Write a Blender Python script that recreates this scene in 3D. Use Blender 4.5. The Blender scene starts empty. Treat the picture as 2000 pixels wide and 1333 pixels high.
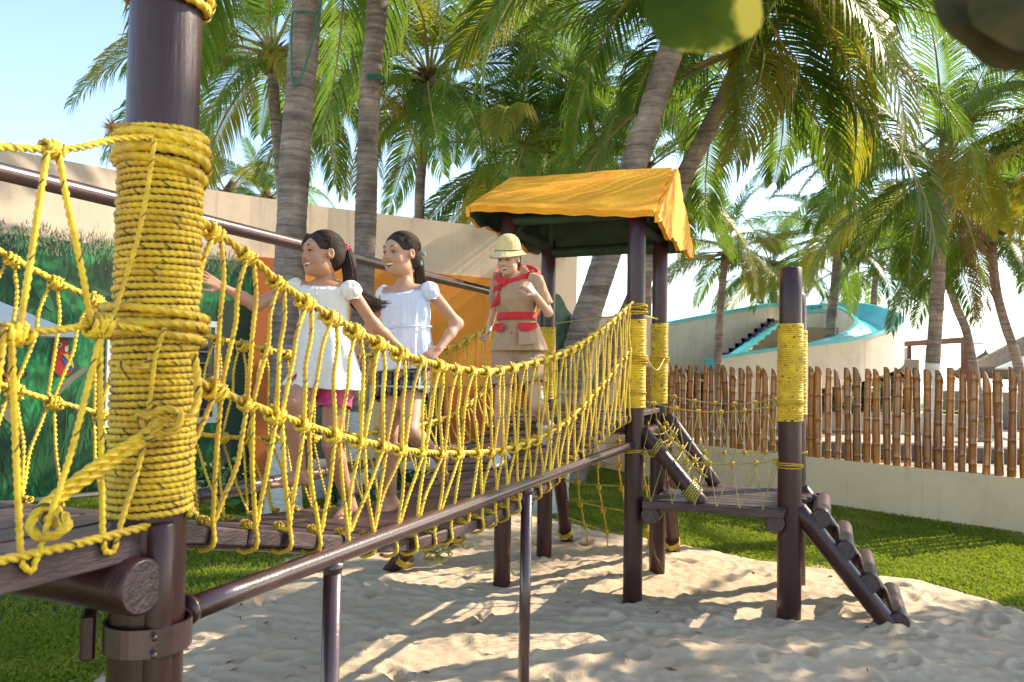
import bpy, bmesh, math, random
import numpy as np
from mathutils import Vector, Matrix, Quaternion
rnd = random.Random(7)
nrs = np.random.RandomState(11)
scene = bpy.context.scene
COL = scene.collection
PI = math.pi
R = math.radians

# ------------------------------------------------------------------ camera
FPX, EYE = 1550.0, 1.8                       # focal length in photo pixels (2000 wide), eye height in metres
PITCH, ROLL = math.atan((719 - 666.5) / FPX), R(1.0)
_f = np.array([0, math.cos(PITCH), math.sin(PITCH)])
_u0 = np.cross([1., 0, 0], _f)
_r = np.array([1., 0, 0]) * math.cos(ROLL) + _u0 * math.sin(ROLL)
_u = np.cross(_r, _f)
CAMP = np.array([0, 0, EYE])
cd = bpy.data.cameras.new('camera')
cam = bpy.data.objects.new('camera', cd)
COL.objects.link(cam)
M = Matrix(((_r[0], _u[0], -_f[0], 0), (_r[1], _u[1], -_f[1], 0), (_r[2], _u[2], -_f[2], EYE), (0, 0, 0, 1)))
cam.matrix_world = M
cd.sensor_width = 36.0
cd.lens = 36.0 * FPX / 2000
cd.clip_start, cd.clip_end = 0.05, 6000
cd.dof.use_dof = True
cd.dof.focus_distance = 4.0
cd.dof.aperture_fstop = 6.3
scene.camera = cam

# ------------------------------------------------------------------ light
SUN_AZ, SUN_EL = 64.0, 36.0                  # degrees right of the view axis, above the horizon
SUNV = Vector((math.sin(R(SUN_AZ)) * math.cos(R(SUN_EL)), math.cos(R(SUN_AZ)) * math.cos(R(SUN_EL)), math.sin(R(SUN_EL))))
world = bpy.data.worlds.new('World')
scene.world = world
world.use_nodes = True
wn = world.node_tree
wn.nodes.clear()
sky = wn.nodes.new('ShaderNodeTexSky')
sky.sky_type = 'NISHITA'
sky.sun_disc = False
sky.sun_elevation = R(SUN_EL)
sky.sun_rotation = R(SUN_AZ)
sky.altitude = 0
sky.air_density, sky.dust_density, sky.ozone_density = 1.0, 0.5, 1.6
bg = wn.nodes.new('ShaderNodeBackground')
bg.inputs['Strength'].default_value = 0.15
wo = wn.nodes.new('ShaderNodeOutputWorld')
wn.links.new(sky.outputs[0], bg.inputs[0])
wn.links.new(bg.outputs[0], wo.inputs[0])
sd = bpy.data.lights.new('sun', 'SUN')
sd.energy = 3.6
sd.angle = R(0.5)
sd.color = (1.0, 0.91, 0.77)
sun = bpy.data.objects.new('sun', sd)
COL.objects.link(sun)
sun.location = SUNV * 60
sun.rotation_euler = SUNV.to_track_quat('Z', 'Y').to_euler()
vs = scene.view_settings
vs.view_transform = 'Standard'
vs.look = 'None'
vs.gamma = 1.0
vs.use_curve_mapping = False
vs.exposure = 1.42
vs.use_white_balance = True
vs.white_balance_temperature = 7000
vs.white_balance_tint = 8
scene.cycles.max_bounces = 8
scene.cycles.transparent_max_bounces = 8

# ------------------------------------------------------------------ helpers
def _ray(px, py):
    return _f + _r * (px - 1000) / FPX + _u * (666.5 - py) / FPX
def D(px, py, d):                            # the place seen at a photo pixel, d metres along the view axis
    return Vector(CAMP + _ray(px, py) * d)
def G(px, py, z=0.0):                        # the place seen at a photo pixel on the level plane z
    r = _ray(px, py)
    return Vector(CAMP + r * (z - EYE) / r[2])
def V(*a): return Vector(a)

def tag(o, label=None, cat=None, group=None, kind=None):
    if label: o['label'] = label
    if cat: o['category'] = cat
    if group: o['group'] = group
    if kind: o['kind'] = kind
    return o
def empty(name, loc, label, cat, group=None):
    o = bpy.data.objects.new(name, None)
    COL.objects.link(o)
    o.location = loc
    o.empty_display_size = 0.1
    tag(o, label, cat, group)
    return o
def adopt(o, parent):
    if parent is None: return o
    o.parent = parent
    if parent.type == 'EMPTY' and parent.parent is None:
        o.matrix_parent_inverse = Matrix.Translation(-parent.location)
    return o
def mesh_np(name, verts, faces, mats, uv=None, smooth=True, mi=None, col=None):
    me = bpy.data.meshes.new(name)
    me.from_pydata([tuple(v) for v in verts] if not isinstance(verts, np.ndarray) else verts.tolist(), [], faces if isinstance(faces, list) else faces.tolist())
    for m in (mats if isinstance(mats, (list, tuple)) else [mats]): me.materials.append(m)
    if mi is not None: me.polygons.foreach_set('material_index', np.asarray(mi, dtype=np.int32))
    me.polygons.foreach_set('use_smooth', np.full(len(me.polygons), smooth, dtype=bool))
    if uv is not None:
        li = np.empty(len(me.loops), dtype=np.int32)
        me.loops.foreach_get('vertex_index', li)
        l = me.uv_layers.new(name='UVMap')
        l.data.foreach_set('uv', np.asarray(uv, dtype=np.float32)[li].ravel())
    if col is not None:
        a = me.color_attributes.new('Col', 'FLOAT_COLOR', 'POINT')
        c = np.ones((len(me.vertices), 4), dtype=np.float32)
        c[:, :3] = col
        a.data.foreach_set('color', c.ravel())
    me.update()
    return me
def link(name, me, parent=None, loc=None):
    o = bpy.data.objects.new(name, me)
    COL.objects.link(o)
    if loc is not None: o.location = loc
    return adopt(o, parent)

class MB:
    """collects tubes, boxes and strips, then links them as one mesh object"""
    def __init__(s): s.v, s.f, s.uv, s.mi, s.n = [], [], [], [], 0
    def add(s, v, f, uv=None, m=0):
        v = np.asarray(v, dtype=float)
        if uv is None: uv = np.zeros((len(v), 2))
        s.v.append(v); s.uv.append(np.asarray(uv, dtype=float))
        for q in f:
            s.f.append([i + s.n for i in q]); s.mi.append(m)
        s.n += len(v)
    def tube(s, P, r, k=8, lobe=0.0, pitch=None, caps=True, m=0, strands=3, closed=False):
        P = np.asarray([tuple(p) for p in P], dtype=float)
        n = len(P)
        r = np.full(n, r, dtype=float) if np.isscalar(r) else np.asarray(r, dtype=float)
        T = np.gradient(P, axis=0)
        T /= np.maximum(np.linalg.norm(T, axis=1), 1e-9)[:, None]
        a = np.array([0, 0, 1.]) if abs(T[0][2]) < 0.9 else np.array([1., 0, 0])
        N = np.zeros((n, 3)); x = a - T[0] * (a @ T[0]); N[0] = x / np.linalg.norm(x)
        for i in range(1, n):
            x = N[i - 1] - T[i] * (N[i - 1] @ T[i]); N[i] = x / max(np.linalg.norm(x), 1e-9)
        B = np.cross(T, N)
        L = np.concatenate([[0], np.cumsum(np.linalg.norm(np.diff(P, axis=0), axis=1))])
        th = np.arange(k) * 2 * PI / k
        if lobe:
            ph_ = (th % (2 * PI / 3)) - PI / 3; ph_ = PI / 3 - np.abs(ph_)
            rr = 0.5 * np.cos(ph_) + np.sqrt(np.maximum(0, .252 - (.5 * np.sin(ph_)) ** 2)); rr = 1 + (rr - 1) * min(1.0, lobe / .23)
            ang = th[None, :] + (L[:, None] / pitch) * 2 * PI
            u = L / pitch
        else:
            rr = np.ones(k); ang = np.repeat(th[None, :], n, 0); u = L
        rad = r[:, None] * rr[None, :]
        Vt = P[:, None, :] + (np.cos(ang) * rad)[..., None] * N[:, None, :] + (np.sin(ang) * rad)[..., None] * B[:, None, :]
        uv = np.stack([np.repeat(u[:, None], k, 1), np.repeat((np.abs((th / (2 * PI)) - 0.5) * 2)[None, :], n, 0)], -1)
        F = []
        for i in range(n - 1):
            a0, b0 = i * k, (i + 1) * k
            for j in range(k):
                j2 = (j + 1) % k
                F.append((a0 + j, a0 + j2, b0 + j2, b0 + j))
        if caps and not closed:
            F.append(tuple(range(k - 1, -1, -1))); F.append(tuple(range((n - 1) * k, n * k)))
        s.add(Vt.reshape(-1, 3), F, uv.reshape(-1, 2), m)
    def box(s, c, ax, dims, m=0):            # ax: three unit vectors, dims: full sizes
        c = np.array(c); ax = [np.array(a) for a in ax]
        v = []
        for i in (-.5, .5):
            for j in (-.5, .5):
                for k in (-.5, .5):
                    v.append(c + ax[0] * dims[0] * i + ax[1] * dims[1] * j + ax[2] * dims[2] * k)
        s.add(v, [(0, 1, 3, 2), (4, 6, 7, 5), (0, 4, 5, 1), (2, 3, 7, 6), (0, 2, 6, 4), (1, 5, 7, 3)], None, m)
    def mesh(s, name, mats, smooth=True):
        return mesh_np(name, np.concatenate(s.v), s.f, mats, np.concatenate(s.uv), smooth, s.mi)
    def build(s, name, mats, parent=None, smooth=True):
        return link(name, s.mesh(name, mats, smooth), parent)

XYZ = (V(1, 0, 0), V(0, 1, 0), V(0, 0, 1))
def bevel_box(name, c, ax, dims, mat, parent=None, bev=0.006, jit=0.0):
    """a board or block of its own, edges chamfered, standing at its true place"""
    bm = bmesh.new()
    bmesh.ops.create_cube(bm, size=1.0)
    A = Matrix((ax[0], ax[1], ax[2])).transposed()
    for v in bm.verts: v.co = Vector((v.co.x * dims[0], v.co.y * dims[1], v.co.z * dims[2]))
    if bev: bmesh.ops.bevel(bm, geom=bm.edges[:], offset=bev, segments=1, affect='EDGES', profile=0.5)
    for v in bm.verts:
        if jit: v.co += Vector((rnd.uniform(-jit, jit), rnd.uniform(-jit, jit), rnd.uniform(-jit, jit)))
        v.co = A @ v.co + Vector(c)
    me = bpy.data.meshes.new(name); bm.to_mesh(me); bm.free()
    me.materials.append(mat)
    return link(name, me, parent)

def crom(pts, n=8):
    """smooth curve through points"""
    P = [np.array(tuple(p), dtype=float) for p in pts]
    P = [2 * P[0] - P[1]] + P + [2 * P[-1] - P[-2]]
    out = []
    for i in range(1, len(P) - 2):
        p0, p1, p2, p3 = P[i - 1:i + 3]
        for j in range(n):
            t = j / n
            out.append(0.5 * (2 * p1 + (p2 - p0) * t + (2 * p0 - 5 * p1 + 4 * p2 - p3) * t * t + (3 * p1 - p0 - 3 * p2 + p3) * t ** 3))
    out.append(P[-2])
    return np.array(out)
def resample(P, step):
    P = np.asarray([tuple(p) for p in P], dtype=float)
    L = np.concatenate([[0], np.cumsum(np.linalg.norm(np.diff(P, axis=0), axis=1))])
    n = max(2, int(round(L[-1] / step)) + 1)
    q = np.linspace(0, L[-1], n)
    return np.stack([np.interp(q, L, P[:, i]) for i in range(3)], 1)

# ------------------------------------------------------------------ materials
def newmat(name):
    m = bpy.data.materials.new(name); m.use_nodes = True
    nt = m.node_tree; nt.nodes.clear()
    out = nt.nodes.new('ShaderNodeOutputMaterial')
    b = nt.nodes.new('ShaderNodeBsdfPrincipled')
    nt.links.new(b.outputs[0], out.inputs[0])
    return m, nt, b
def nn(nt, t, **kw):
    n = nt.nodes.new(t)
    for k, v in kw.items():
        if k in n.inputs: n.inputs[k].default_value = v
        else: setattr(n, k, v)
    return n
def c4(c): return (c[0], c[1], c[2], 1.0)
def ramp(nt, fac, stops, interp='LINEAR'):
    r = nt.nodes.new('ShaderNodeValToRGB')
    r.color_ramp.interpolation = interp
    while len(r.color_ramp.elements) < len(stops): r.color_ramp.elements.new(0.5)
    for e, (p, c) in zip(r.color_ramp.elements, stops):
        e.position = p; e.color = c4(c)
    nt.links.new(fac, r.inputs[0])
    return r
def mixc(nt, fac, a, b, blend='MIX'):
    m = nt.nodes.new('ShaderNodeMix'); m.data_type = 'RGBA'; m.blend_type = blend
    for sock, v in ((m.inputs[0], fac), (m.inputs[6], a), (m.inputs[7], b)):
        if hasattr(v, 'is_output') or isinstance(v, bpy.types.NodeSocket): nt.links.new(v, sock)
        elif isinstance(v, (int, float)): sock.default_value = v
        else: sock.default_value = c4(v)
    return m.outputs[2]
def coords(nt, kind='Object', scale=(1, 1, 1)):
    t = nt.nodes.new('ShaderNodeTexCoord')
    mp = nt.nodes.new('ShaderNodeMapping'); mp.inputs['Scale'].default_value = scale
    nt.links.new(t.outputs[kind], mp.inputs[0])
    return mp.outputs[0]
def noise(nt, co, scale, detail=4, rough=0.55, dist=0.0):
    n = nn(nt, 'ShaderNodeTexNoise', Scale=scale, Detail=detail, Roughness=rough, Distortion=dist)
    nt.links.new(co, n.inputs['Vector'])
    return n.outputs[0]
def bump(nt, b, h, strength, dist=0.01):
    bp = nn(nt, 'ShaderNodeBump', Strength=strength, Distance=dist)
    nt.links.new(h, bp.inputs['Height'])
    nt.links.new(bp.outputs[0], b.inputs['Normal'])
    return bp
def pmat(name, c1, c2=None, scale=6.0, lo=0.35, hi=0.65, rough=0.6, bumpk=0.0, bscale=40.0, stretch=(1, 1, 1), coat=0.0, spec=0.5, rand=0.0, bdist=0.01, sheen=0.0, sub=0.0):
    m, nt, b = newmat(name)
    co = coords(nt, 'Object', stretch)
    c2 = c2 or c1
    r = ramp(nt, noise(nt, co, scale, 6, 0.6), [(lo, c1), (hi, c2)])
    colr = r.outputs[0]
    if rand:
        oi = nt.nodes.new('ShaderNodeObjectInfo')
        h = nn(nt, 'ShaderNodeHueSaturation')
        mr = nn(nt, 'ShaderNodeMapRange'); mr.inputs[3].default_value = 1 - rand; mr.inputs[4].default_value = 1 + rand
        nt.links.new(oi.outputs['Random'], mr.inputs[0]); nt.links.new(mr.outputs[0], h.inputs['Value'])
        nt.links.new(colr, h.inputs['Color']); colr = h.outputs[0]
    nt.links.new(colr, b.inputs['Base Color'])
    b.inputs['Roughness'].default_value = rough
    b.inputs['Specular IOR Level'].default_value = spec
    b.inputs['Coat Weight'].default_value = coat
    b.inputs['Coat Roughness'].default_value = 0.18
    if sheen: b.inputs['Sheen Weight'].default_value = sheen
    if sub:
        b.inputs['Subsurface Weight'].default_value = sub; b.inputs['Subsurface Radius'].default_value = (0.02, 0.008, 0.004); b.inputs['Subsurface Scale'].default_value = 0.5
    if bumpk: bump(nt, b, noise(nt, co, bscale, 5, 0.6), bumpk, bdist)
    return m

def rope_mat(name, base, dark, fleck):
    m, nt, b = newmat(name)
    tc = nt.nodes.new('ShaderNodeTexCoord')
    co = coords(nt, 'Object')
    r = ramp(nt, noise(nt, co, 5.0, 5, 0.65), [(0.38, dark), (0.56, base), (0.78, tuple(min(1, x * 1.12) for x in base))])
    fine = noise(nt, co, 160.0, 3, 0.6)
    grime = ramp(nt, noise(nt, co, 23.0, 5, 0.7), [(0.36, (0.55, 0.50, 0.42)), (0.5, (1, 1, 1))])
    colr = mixc(nt, 0.35, mixc(nt, 0.7, r.outputs[0], grime.outputs[0], 'MULTIPLY'), ramp(nt, fine, [(0.3, tuple(x * 0.55 for x in base)), (0.7, base)]).outputs[0])
    sx = nt.nodes.new('ShaderNodeSeparateXYZ'); nt.links.new(tc.outputs['UV'], sx.inputs[0])
    gt = nn(nt, 'ShaderNodeMath', operation='GREATER_THAN'); nt.links.new(sx.outputs[1], gt.inputs[0]); gt.inputs[1].default_value = 0.86
    n1 = nn(nt, 'ShaderNodeTexNoise', Scale=1.15, Detail=1.0); n1.noise_dimensions = '1D'
    nt.links.new(sx.outputs[0], n1.inputs['W'])
    g2 = nn(nt, 'ShaderNodeMath', operation='GREATER_THAN'); nt.links.new(n1.outputs[0], g2.inputs[0]); g2.inputs[1].default_value = 0.56
    mu = nn(nt, 'ShaderNodeMath', operation='MULTIPLY'); nt.links.new(gt.outputs[0], mu.inputs[0]); nt.links.new(g2.outputs[0], mu.inputs[1])
    m3 = nn(nt, 'ShaderNodeMath', operation='MULTIPLY'); nt.links.new(mu.outputs[0], m3.inputs[0]); m3.inputs[1].default_value = fleck
    nt.links.new(mixc(nt, m3.outputs[0], colr, (0.02, 0.02, 0.012)), b.inputs['Base Color'])
    b.inputs['Roughness'].default_value = 0.55
    b.inputs['Sheen Weight'].default_value = 0.15
    bump(nt, b, fine, 0.35, 0.004)
    return m
ROPE = rope_mat('yellow_rope', (0.88, 0.58, 0.016), (0.50, 0.27, 0.012), 0.9)
ROPE_OLD = rope_mat('weathered_rope', (0.62, 0.50, 0.10), (0.30, 0.22, 0.05), 0.5)
WOOD = pmat('purple_brown_paint', (0.032, 0.0095, 0.0095), (0.058, 0.021, 0.019), scale=7, rough=0.36, bumpk=0.7, bscale=34, stretch=(1, 1, 0.12), coat=0.12, spec=0.4, rand=0.15, bdist=0.006)
PLANK = pmat('plank_paint', (0.034, 0.0145, 0.016), (0.090, 0.048, 0.048), scale=9, rough=0.5, bumpk=0.8, bscale=60, stretch=(0.6, 0.6, 3), coat=0.12, rand=0.25, bdist=0.004)
PIPE = pmat('purple_brown_enamel', (0.050, 0.020, 0.021), (0.072, 0.032, 0.032), scale=14, rough=0.3, bumpk=0.35, bscale=120, coat=0.7, bdist=0.003)
ENDGRAIN = pmat('log_end_paint', (0.038, 0.016, 0.017), (0.085, 0.045, 0.047), scale=40, rough=0.38, bumpk=0.8, bscale=90, coat=0.5)
# ================================================================== ground
_lat = np.random.RandomState(3).rand(256, 256)
def vnoise(x, y):
    xi, yi = np.floor(x).astype(int), np.floor(y).astype(int)
    fx, fy = x - xi, y - yi
    fx, fy = fx * fx * (3 - 2 * fx), fy * fy * (3 - 2 * fy)
    g = lambda i, j: _lat[i % 256, j % 256]
    return (g(xi, yi) * (1 - fx) + g(xi + 1, yi) * fx) * (1 - fy) + (g(xi, yi + 1) * (1 - fx) + g(xi + 1, yi + 1) * fx) * fy - 0.5
def inpoly(x, y, poly):
    c = np.zeros(x.shape, bool)
    for i in range(len(poly)):
        (x1, y1), (x2, y2) = poly[i - 1], poly[i]
        c ^= ((y1 > y) != (y2 > y)) & (x < (x2 - x1) * (y - y1) / (y2 - y1 + 1e-12) + x1)
    return c
def polydist(x, y, poly):
    d = np.full(x.shape, 1e9)
    for i in range(len(poly)):
        a, b = np.array(poly[i - 1]), np.array(poly[i])
        ab = b - a; t = np.clip(((x - a[0]) * ab[0] + (y - a[1]) * ab[1]) / (ab @ ab), 0, 1)
        d = np.minimum(d, np.hypot(x - a[0] - ab[0] * t, y - a[1] - ab[1] * t))
    return d
SAND_POLY = [(-2.6, 2.0), (-2.38, 4.5), (-2.28, 5.6), (-2.2, 6.7), (-1.75, 8.1), (-1.1, 9.0), (-0.25, 9.95), (0.12, 10.2), (0.6, 9.5), (1.15, 8.72), (1.75, 8.25), (2.08, 7.98), (2.45, 7.55), (2.9, 7.38), (3.58, 6.95), (4.0, 6.2), (4.6, 5.2), (5.4, 3.5), (5.4, 1.0), (-2.6, 1.0)]
smat, snt, sb = newmat('sand')
co = coords(snt, 'Object')
r1 = ramp(snt, noise(snt, co, 1.6, 6, 0.6), [(0.3, (0.56, 0.415, 0.275)), (0.7, (0.72, 0.565, 0.40))])
r2 = ramp(snt, noise(snt, co, 260, 2, 0.7), [(0.35, (0.40, 0.28, 0.18)), (0.6, (0.74, 0.58, 0.41))])
sc_ = mixc(snt, 0.3, r1.outputs[0], r2.outputs[0])
spk = ramp(snt, noise(snt, co, 38, 2, 0.5), [(0.22, (0.16, 0.10, 0.06)), (0.27, (1, 1, 1))])
snt.links.new(mixc(snt, 0.75, sc_, spk.outputs[0], 'MULTIPLY'), sb.inputs['Base Color'])
sb.inputs['Roughness'].default_value = 0.95; sb.inputs['Specular IOR Level'].default_value = 0.15
bump(snt, sb, noise(snt, co, 60, 6, 0.75), 0.7, 0.016)
def sand_height(X, Y):
    z = 0.02 * vnoise(X * 0.9 + 5, Y * 1.0) + 0.012 * vnoise(X * 2.3 + Y * 0.5, Y * 3.0 - 0.3 * X) + 0.012 * vnoise(X * 4.6, Y * 6.4 + 9) + 0.014 * vnoise(X * 11, Y * 13) + 0.010 * vnoise(X * 23 + 3, Y * 25)
    z = z + 0.012 * (0.5 - 2 * np.abs(vnoise(X * 5.5 + 31, Y * 8.0 + 2))) * (0.5 + vnoise(X * 1.1, Y * 1.1 + 60)) + 0.012 * (0.5 - 2 * np.abs(vnoise(X * 13 + 7, Y * 17)))
    w = vnoise(X * 1.3 + 40, Y * 1.3) * 2.2
    rip = np.abs(np.sin((X * 1.4 + Y * 5.2) * 3.4 + w * 4.0)) * 0.012
    z = z - rip * (0.6 + vnoise(X * 0.8 + 70, Y * 0.8))
    rs = np.random.RandomState(5)
    for i in range(420):                                   # foot prints
        cx, cy = rs.uniform(-2.3, 5.0), rs.uniform(2.6, 9.6)
        a = rs.uniform(0, PI); L, Wd = rs.uniform(.08, .15), rs.uniform(.035, .065)
        u = (X - cx) * math.cos(a) + (Y - cy) * math.sin(a); v = -(X - cx) * math.sin(a) + (Y - cy) * math.cos(a)
        q = (u / L) ** 2 + (v / Wd) ** 2
        z = z + rs.uniform(.018, .04) * (-np.exp(-q * 1.6) + 0.55 * np.exp(-(q - 2.0) ** 2 * 0.8))
    d = polydist(X, Y, SAND_POLY) + 0.16 * vnoise(X * 3.1, Y * 3.1) + 0.05 * vnoise(X * 14, Y * 14)
    s = np.where(inpoly(X, Y, SAND_POLY), d, -d)
    edge = np.clip((s + 0.05) / 0.45, 0, 1)
    return (0.05 + z * 0.95) * edge + (edge - 0.14) * 0.035, s
gx, gy = np.arange(-2.9, 5.6, 0.021), np.arange(2.4, 10.6, 0.021)
XX, YY = np.meshgrid(gx, gy)
ZZ, SS = sand_height(XX, YY)
nx, ny = len(gx), len(gy)
idx = (np.arange(ny - 1)[:, None] * nx + np.arange(nx - 1)[None, :])
keep = (SS[:-1, :-1] > -0.35)
ii = idx[keep]
quads = np.stack([ii, ii + 1, ii + nx + 1, ii + nx], 1)
used = np.unique(quads); rem = np.full(nx * ny, -1); rem[used] = np.arange(len(used))
sv = np.stack([XX.ravel(), YY.ravel(), ZZ.ravel()], 1)[used]
o = link('sand', mesh_np('sand', sv, rem[quads], smat)); tag(o, 'trampled pale beach sand under the climbing frame', 'sand', kind='structure')
def ground_z(x, y):
    return float(sand_height(np.array([[x]]), np.array([[y]]))[0][0, 0])

lit_ = MB()
for i in range(150):
    x, y = rnd.uniform(-2.0, 4.6), rnd.uniform(3.2, 8.6)
    z = ground_z(x, y) + .006; a = rnd.uniform(0, 6.28); L = rnd.uniform(.012, .045); w = L * rnd.uniform(.12, .4)
    d, q = V(math.cos(a), math.sin(a), rnd.uniform(-.2, .3)), V(-math.sin(a), math.cos(a), rnd.uniform(-.3, .3))
    lit_.add([V(x, y, z) - d * L, V(x, y, z + .004) + q * w, V(x, y, z) + d * L, V(x, y, z + .002) - q * w], [(0, 1, 2), (0, 2, 3)])
tag(lit_.build('leaf_litter', pmat('dry_litter', (.09, .05, .02), (.22, .13, .05), scale=20, rough=.9), None, False), 'small dry leaf scraps lying on the sand', 'leaf litter', kind='stuff')

def flat(name, poly, z, mat, label, cat):
    me = bpy.data.meshes.new(name)
    bm = bmesh.new(); bm.faces.new([bm.verts.new((x, y, z)) for x, y in poly]); bm.to_mesh(me); bm.free()
    me.materials.append(mat)
    return tag(link(name, me), label, cat, kind='structure')
beachm = pmat('beach_sand', (0.55, 0.44, 0.32), (0.66, 0.55, 0.42), scale=0.4, rough=0.95, bumpk=0.5, bscale=6)
flat('beach', [(-2500, -60), (2500, -60), (2500, 4000), (-2500, 4000)], -0.05, beachm, 'wide pale sandy ground reaching to the sea', 'beach')
seam = pmat('sea_water', (0.10, 0.24, 0.30), (0.14, 0.30, 0.36), scale=0.05, rough=0.15, bumpk=0.4, bscale=0.6)
flat('sea', [(30, 75), (2400, 70), (2400, 3900), (-2400, 3900), (-2400, 120)], -0.03, seam, 'calm pale sea beyond the beach huts', 'sea')
lawnm = pmat('lawn_soil', (0.045, 0.075, 0.012), (0.085, 0.12, 0.02), scale=3, rough=0.9, bumpk=0.8, bscale=90)
flat('lawn', [(-9, -1), (9, -1), (9, 6), (6.4, 8.6), (3.0, 12.6), (1.4, 15.2), (-7.5, 15.2), (-9, 9)], 0.0, lawnm, 'green lawn between the sand pit and the walls', 'lawn')
deckm = pmat('pink_paving', (0.50, 0.36, 0.30), (0.60, 0.46, 0.39), scale=1.5, rough=0.8, bumpk=0.3, bscale=30)
flat('pool_deck', [(4.4, 11.4), (6.5, 9.0), (11, 4), (40, 10), (40, 52), (3.5, 52), (0.6, 17)], -0.012, deckm, 'pinkish pool deck paving behind the bamboo fence', 'pool deck')

# grass blades
def blade_field(name, pts, h, mat, label):
    n = len(pts)
    a = nrs.uniform(0, 2 * PI, n); lean = nrs.uniform(0.1, 0.95, n); hh = h * nrs.uniform(0.55, 1.25, n); w = nrs.uniform(0.0022, 0.0042, n)
    b = nrs.uniform(0, 2 * PI, n)
    dx, dy = np.cos(a) * w, np.sin(a) * w
    tipx, tipy = np.cos(b) * hh * lean, np.sin(b) * hh * lean
    v = np.zeros((n, 4, 3))
    v[:, 0] = pts + np.stack([dx, dy, 0 * dx], 1); v[:, 1] = pts - np.stack([dx, dy, 0 * dx], 1)
    mid = pts + np.stack([tipx * .4, tipy * .4, hh * .65], 1)
    v[:, 2] = mid - np.stack([dx, dy, 0 * dx], 1) * .7
    v[:, 3] = pts + np.stack([tipx, tipy, hh * (1 - .35 * lean)], 1)
    me = bpy.data.meshes.new(name)
    me.vertices.add(4 * n); me.vertices.foreach_set('co', v.astype(np.float32).ravel())
    me.loops.add(6 * n)
    base = np.arange(n)[:, None] * 4
    me.loops.foreach_set('vertex_index', (base + np.array([[0, 1, 2, 0, 2, 3]])).astype(np.int32).ravel())
    me.polygons.add(2 * n)
    me.polygons.foreach_set('loop_start', np.arange(0, 6 * n, 3, dtype=np.int32))
    me.materials.append(mat)
    me.update(calc_edges=True)
    return tag(link(name, me), label, 'grass', kind='stuff')
gm, gnt, gb = newmat('grass_blades')
co = coords(gnt, 'Object')
gr = ramp(gnt, noise(gnt, co, 1.7, 4, 0.6), [(0.3, (0.13, 0.20, 0.014)), (0.52, (0.23, 0.29, 0.022)), (0.70, (0.42, 0.39, 0.07))])
gr2 = ramp(gnt, noise(gnt, co, 55, 2, 0.6), [(0.3, (0.45, 0.55, 0.4)), (0.7, (1.25, 1.2, 1.1))])
gnt.links.new(mixc(gnt, 1.0, gr.outputs[0], gr2.outputs[0], 'MULTIPLY'), gb.inputs['Base Color'])
gb.inputs['Roughness'].default_value = 0.5
tr = gnt.nodes.new('ShaderNodeBsdfTranslucent'); tr.inputs[0].default_value = (0.36, 0.44, 0.035, 1)
ms = gnt.nodes.new('ShaderNodeMixShader'); ms.inputs[0].default_value = 0.35
outn = [n for n in gnt.nodes if n.type == 'OUTPUT_MATERIAL'][0]
gnt.links.new(gb.outputs[0], ms.inputs[1]); gnt.links.new(tr.outputs[0], ms.inputs[2]); gnt.links.new(ms.outputs[0], outn.inputs[0])
def scatter(n, x0, x1, y0, y1, poly):
    x, y = nrs.uniform(x0, x1, n), nrs.uniform(y0, y1, n)
    k = inpoly(x, y, poly)
    s = np.where(inpoly(x, y, SAND_POLY), 1, -1) * (polydist(x, y, SAND_POLY) + 0.16 * vnoise(x * 3.1, y * 3.1) + 0.16 * vnoise(x * 14, y * 14) + .10 * (nrs.rand(len(x)) - .5))
    k &= s < 0.02
    return np.stack([x[k], y[k], np.full(k.sum(), -0.004)], 1)
pr_ = scatter(210000, 0.1, 6.2, 5.5, 14.2, [(0.1, 9.3), (2.0, 7.8), (4.0, 5.5), (6.2, 5.5), (6.3, 8.6), (3.0, 12.5), (1.4, 14.2), (0.1, 14.2)])
pl_ = scatter(230000, -7.0, 0.6, 2.0, 13.0, [(-4.5, 2.0), (-2.0, 2.0), (-2.0, 6.0), (0.6, 11), (-1.0, 13.0), (-4.4, 11.3), (-6.6, 9.3)])
pr2 = scatter(60000, -3.4, -1.9, 2.0, 5.5, [(-3.4, 2.0), (-1.9, 2.0), (-1.9, 5.5), (-3.4, 5.5)])
blade_field('grass', np.concatenate([pr_, pl_, pr2]), 0.05, gm, 'short sunlit grass blades of the lawn')

# ================================================================== painted garden building
WALLP = [V(-8.6, 6.4, 0), V(-6.7, 9.35, 0), V(-5.5, 10.75, 0), V(-4.75, 11.75, 0), V(-4.12, 12.3, 0), V(-3.09, 13.08, 0), V(-0.97, 14.37, 0), V(1.27, 15.75, 0)]
def wall_cum():
    L = [0]
    for a, b in zip(WALLP, WALLP[1:]): L.append(L[-1] + (b - a).length)
    return L
WL = wall_cum()
def wall_at(s):
    for i in range(len(WALLP) - 1):
        if s <= WL[i + 1] or i == len(WALLP) - 2:
            t = (s - WL[i]) / (WL[i + 1] - WL[i]); d = (WALLP[i + 1] - WALLP[i]).normalized()
            return WALLP[i].lerp(WALLP[i + 1], t), d, V(d.y, -d.x, 0)     # point, along, outward to the garden
def wall_s(px):                                                            # where the view line of a photo column meets the wall
    best = None
    for s in np.linspace(0, WL[-1], 1200):
        p = wall_at(s)[0]
        q = 1000 + FPX * (p.x / p.y)
        if best is None or abs(q - px) < best[0]: best = (abs(q - px), s)
    return best[1]
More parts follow.
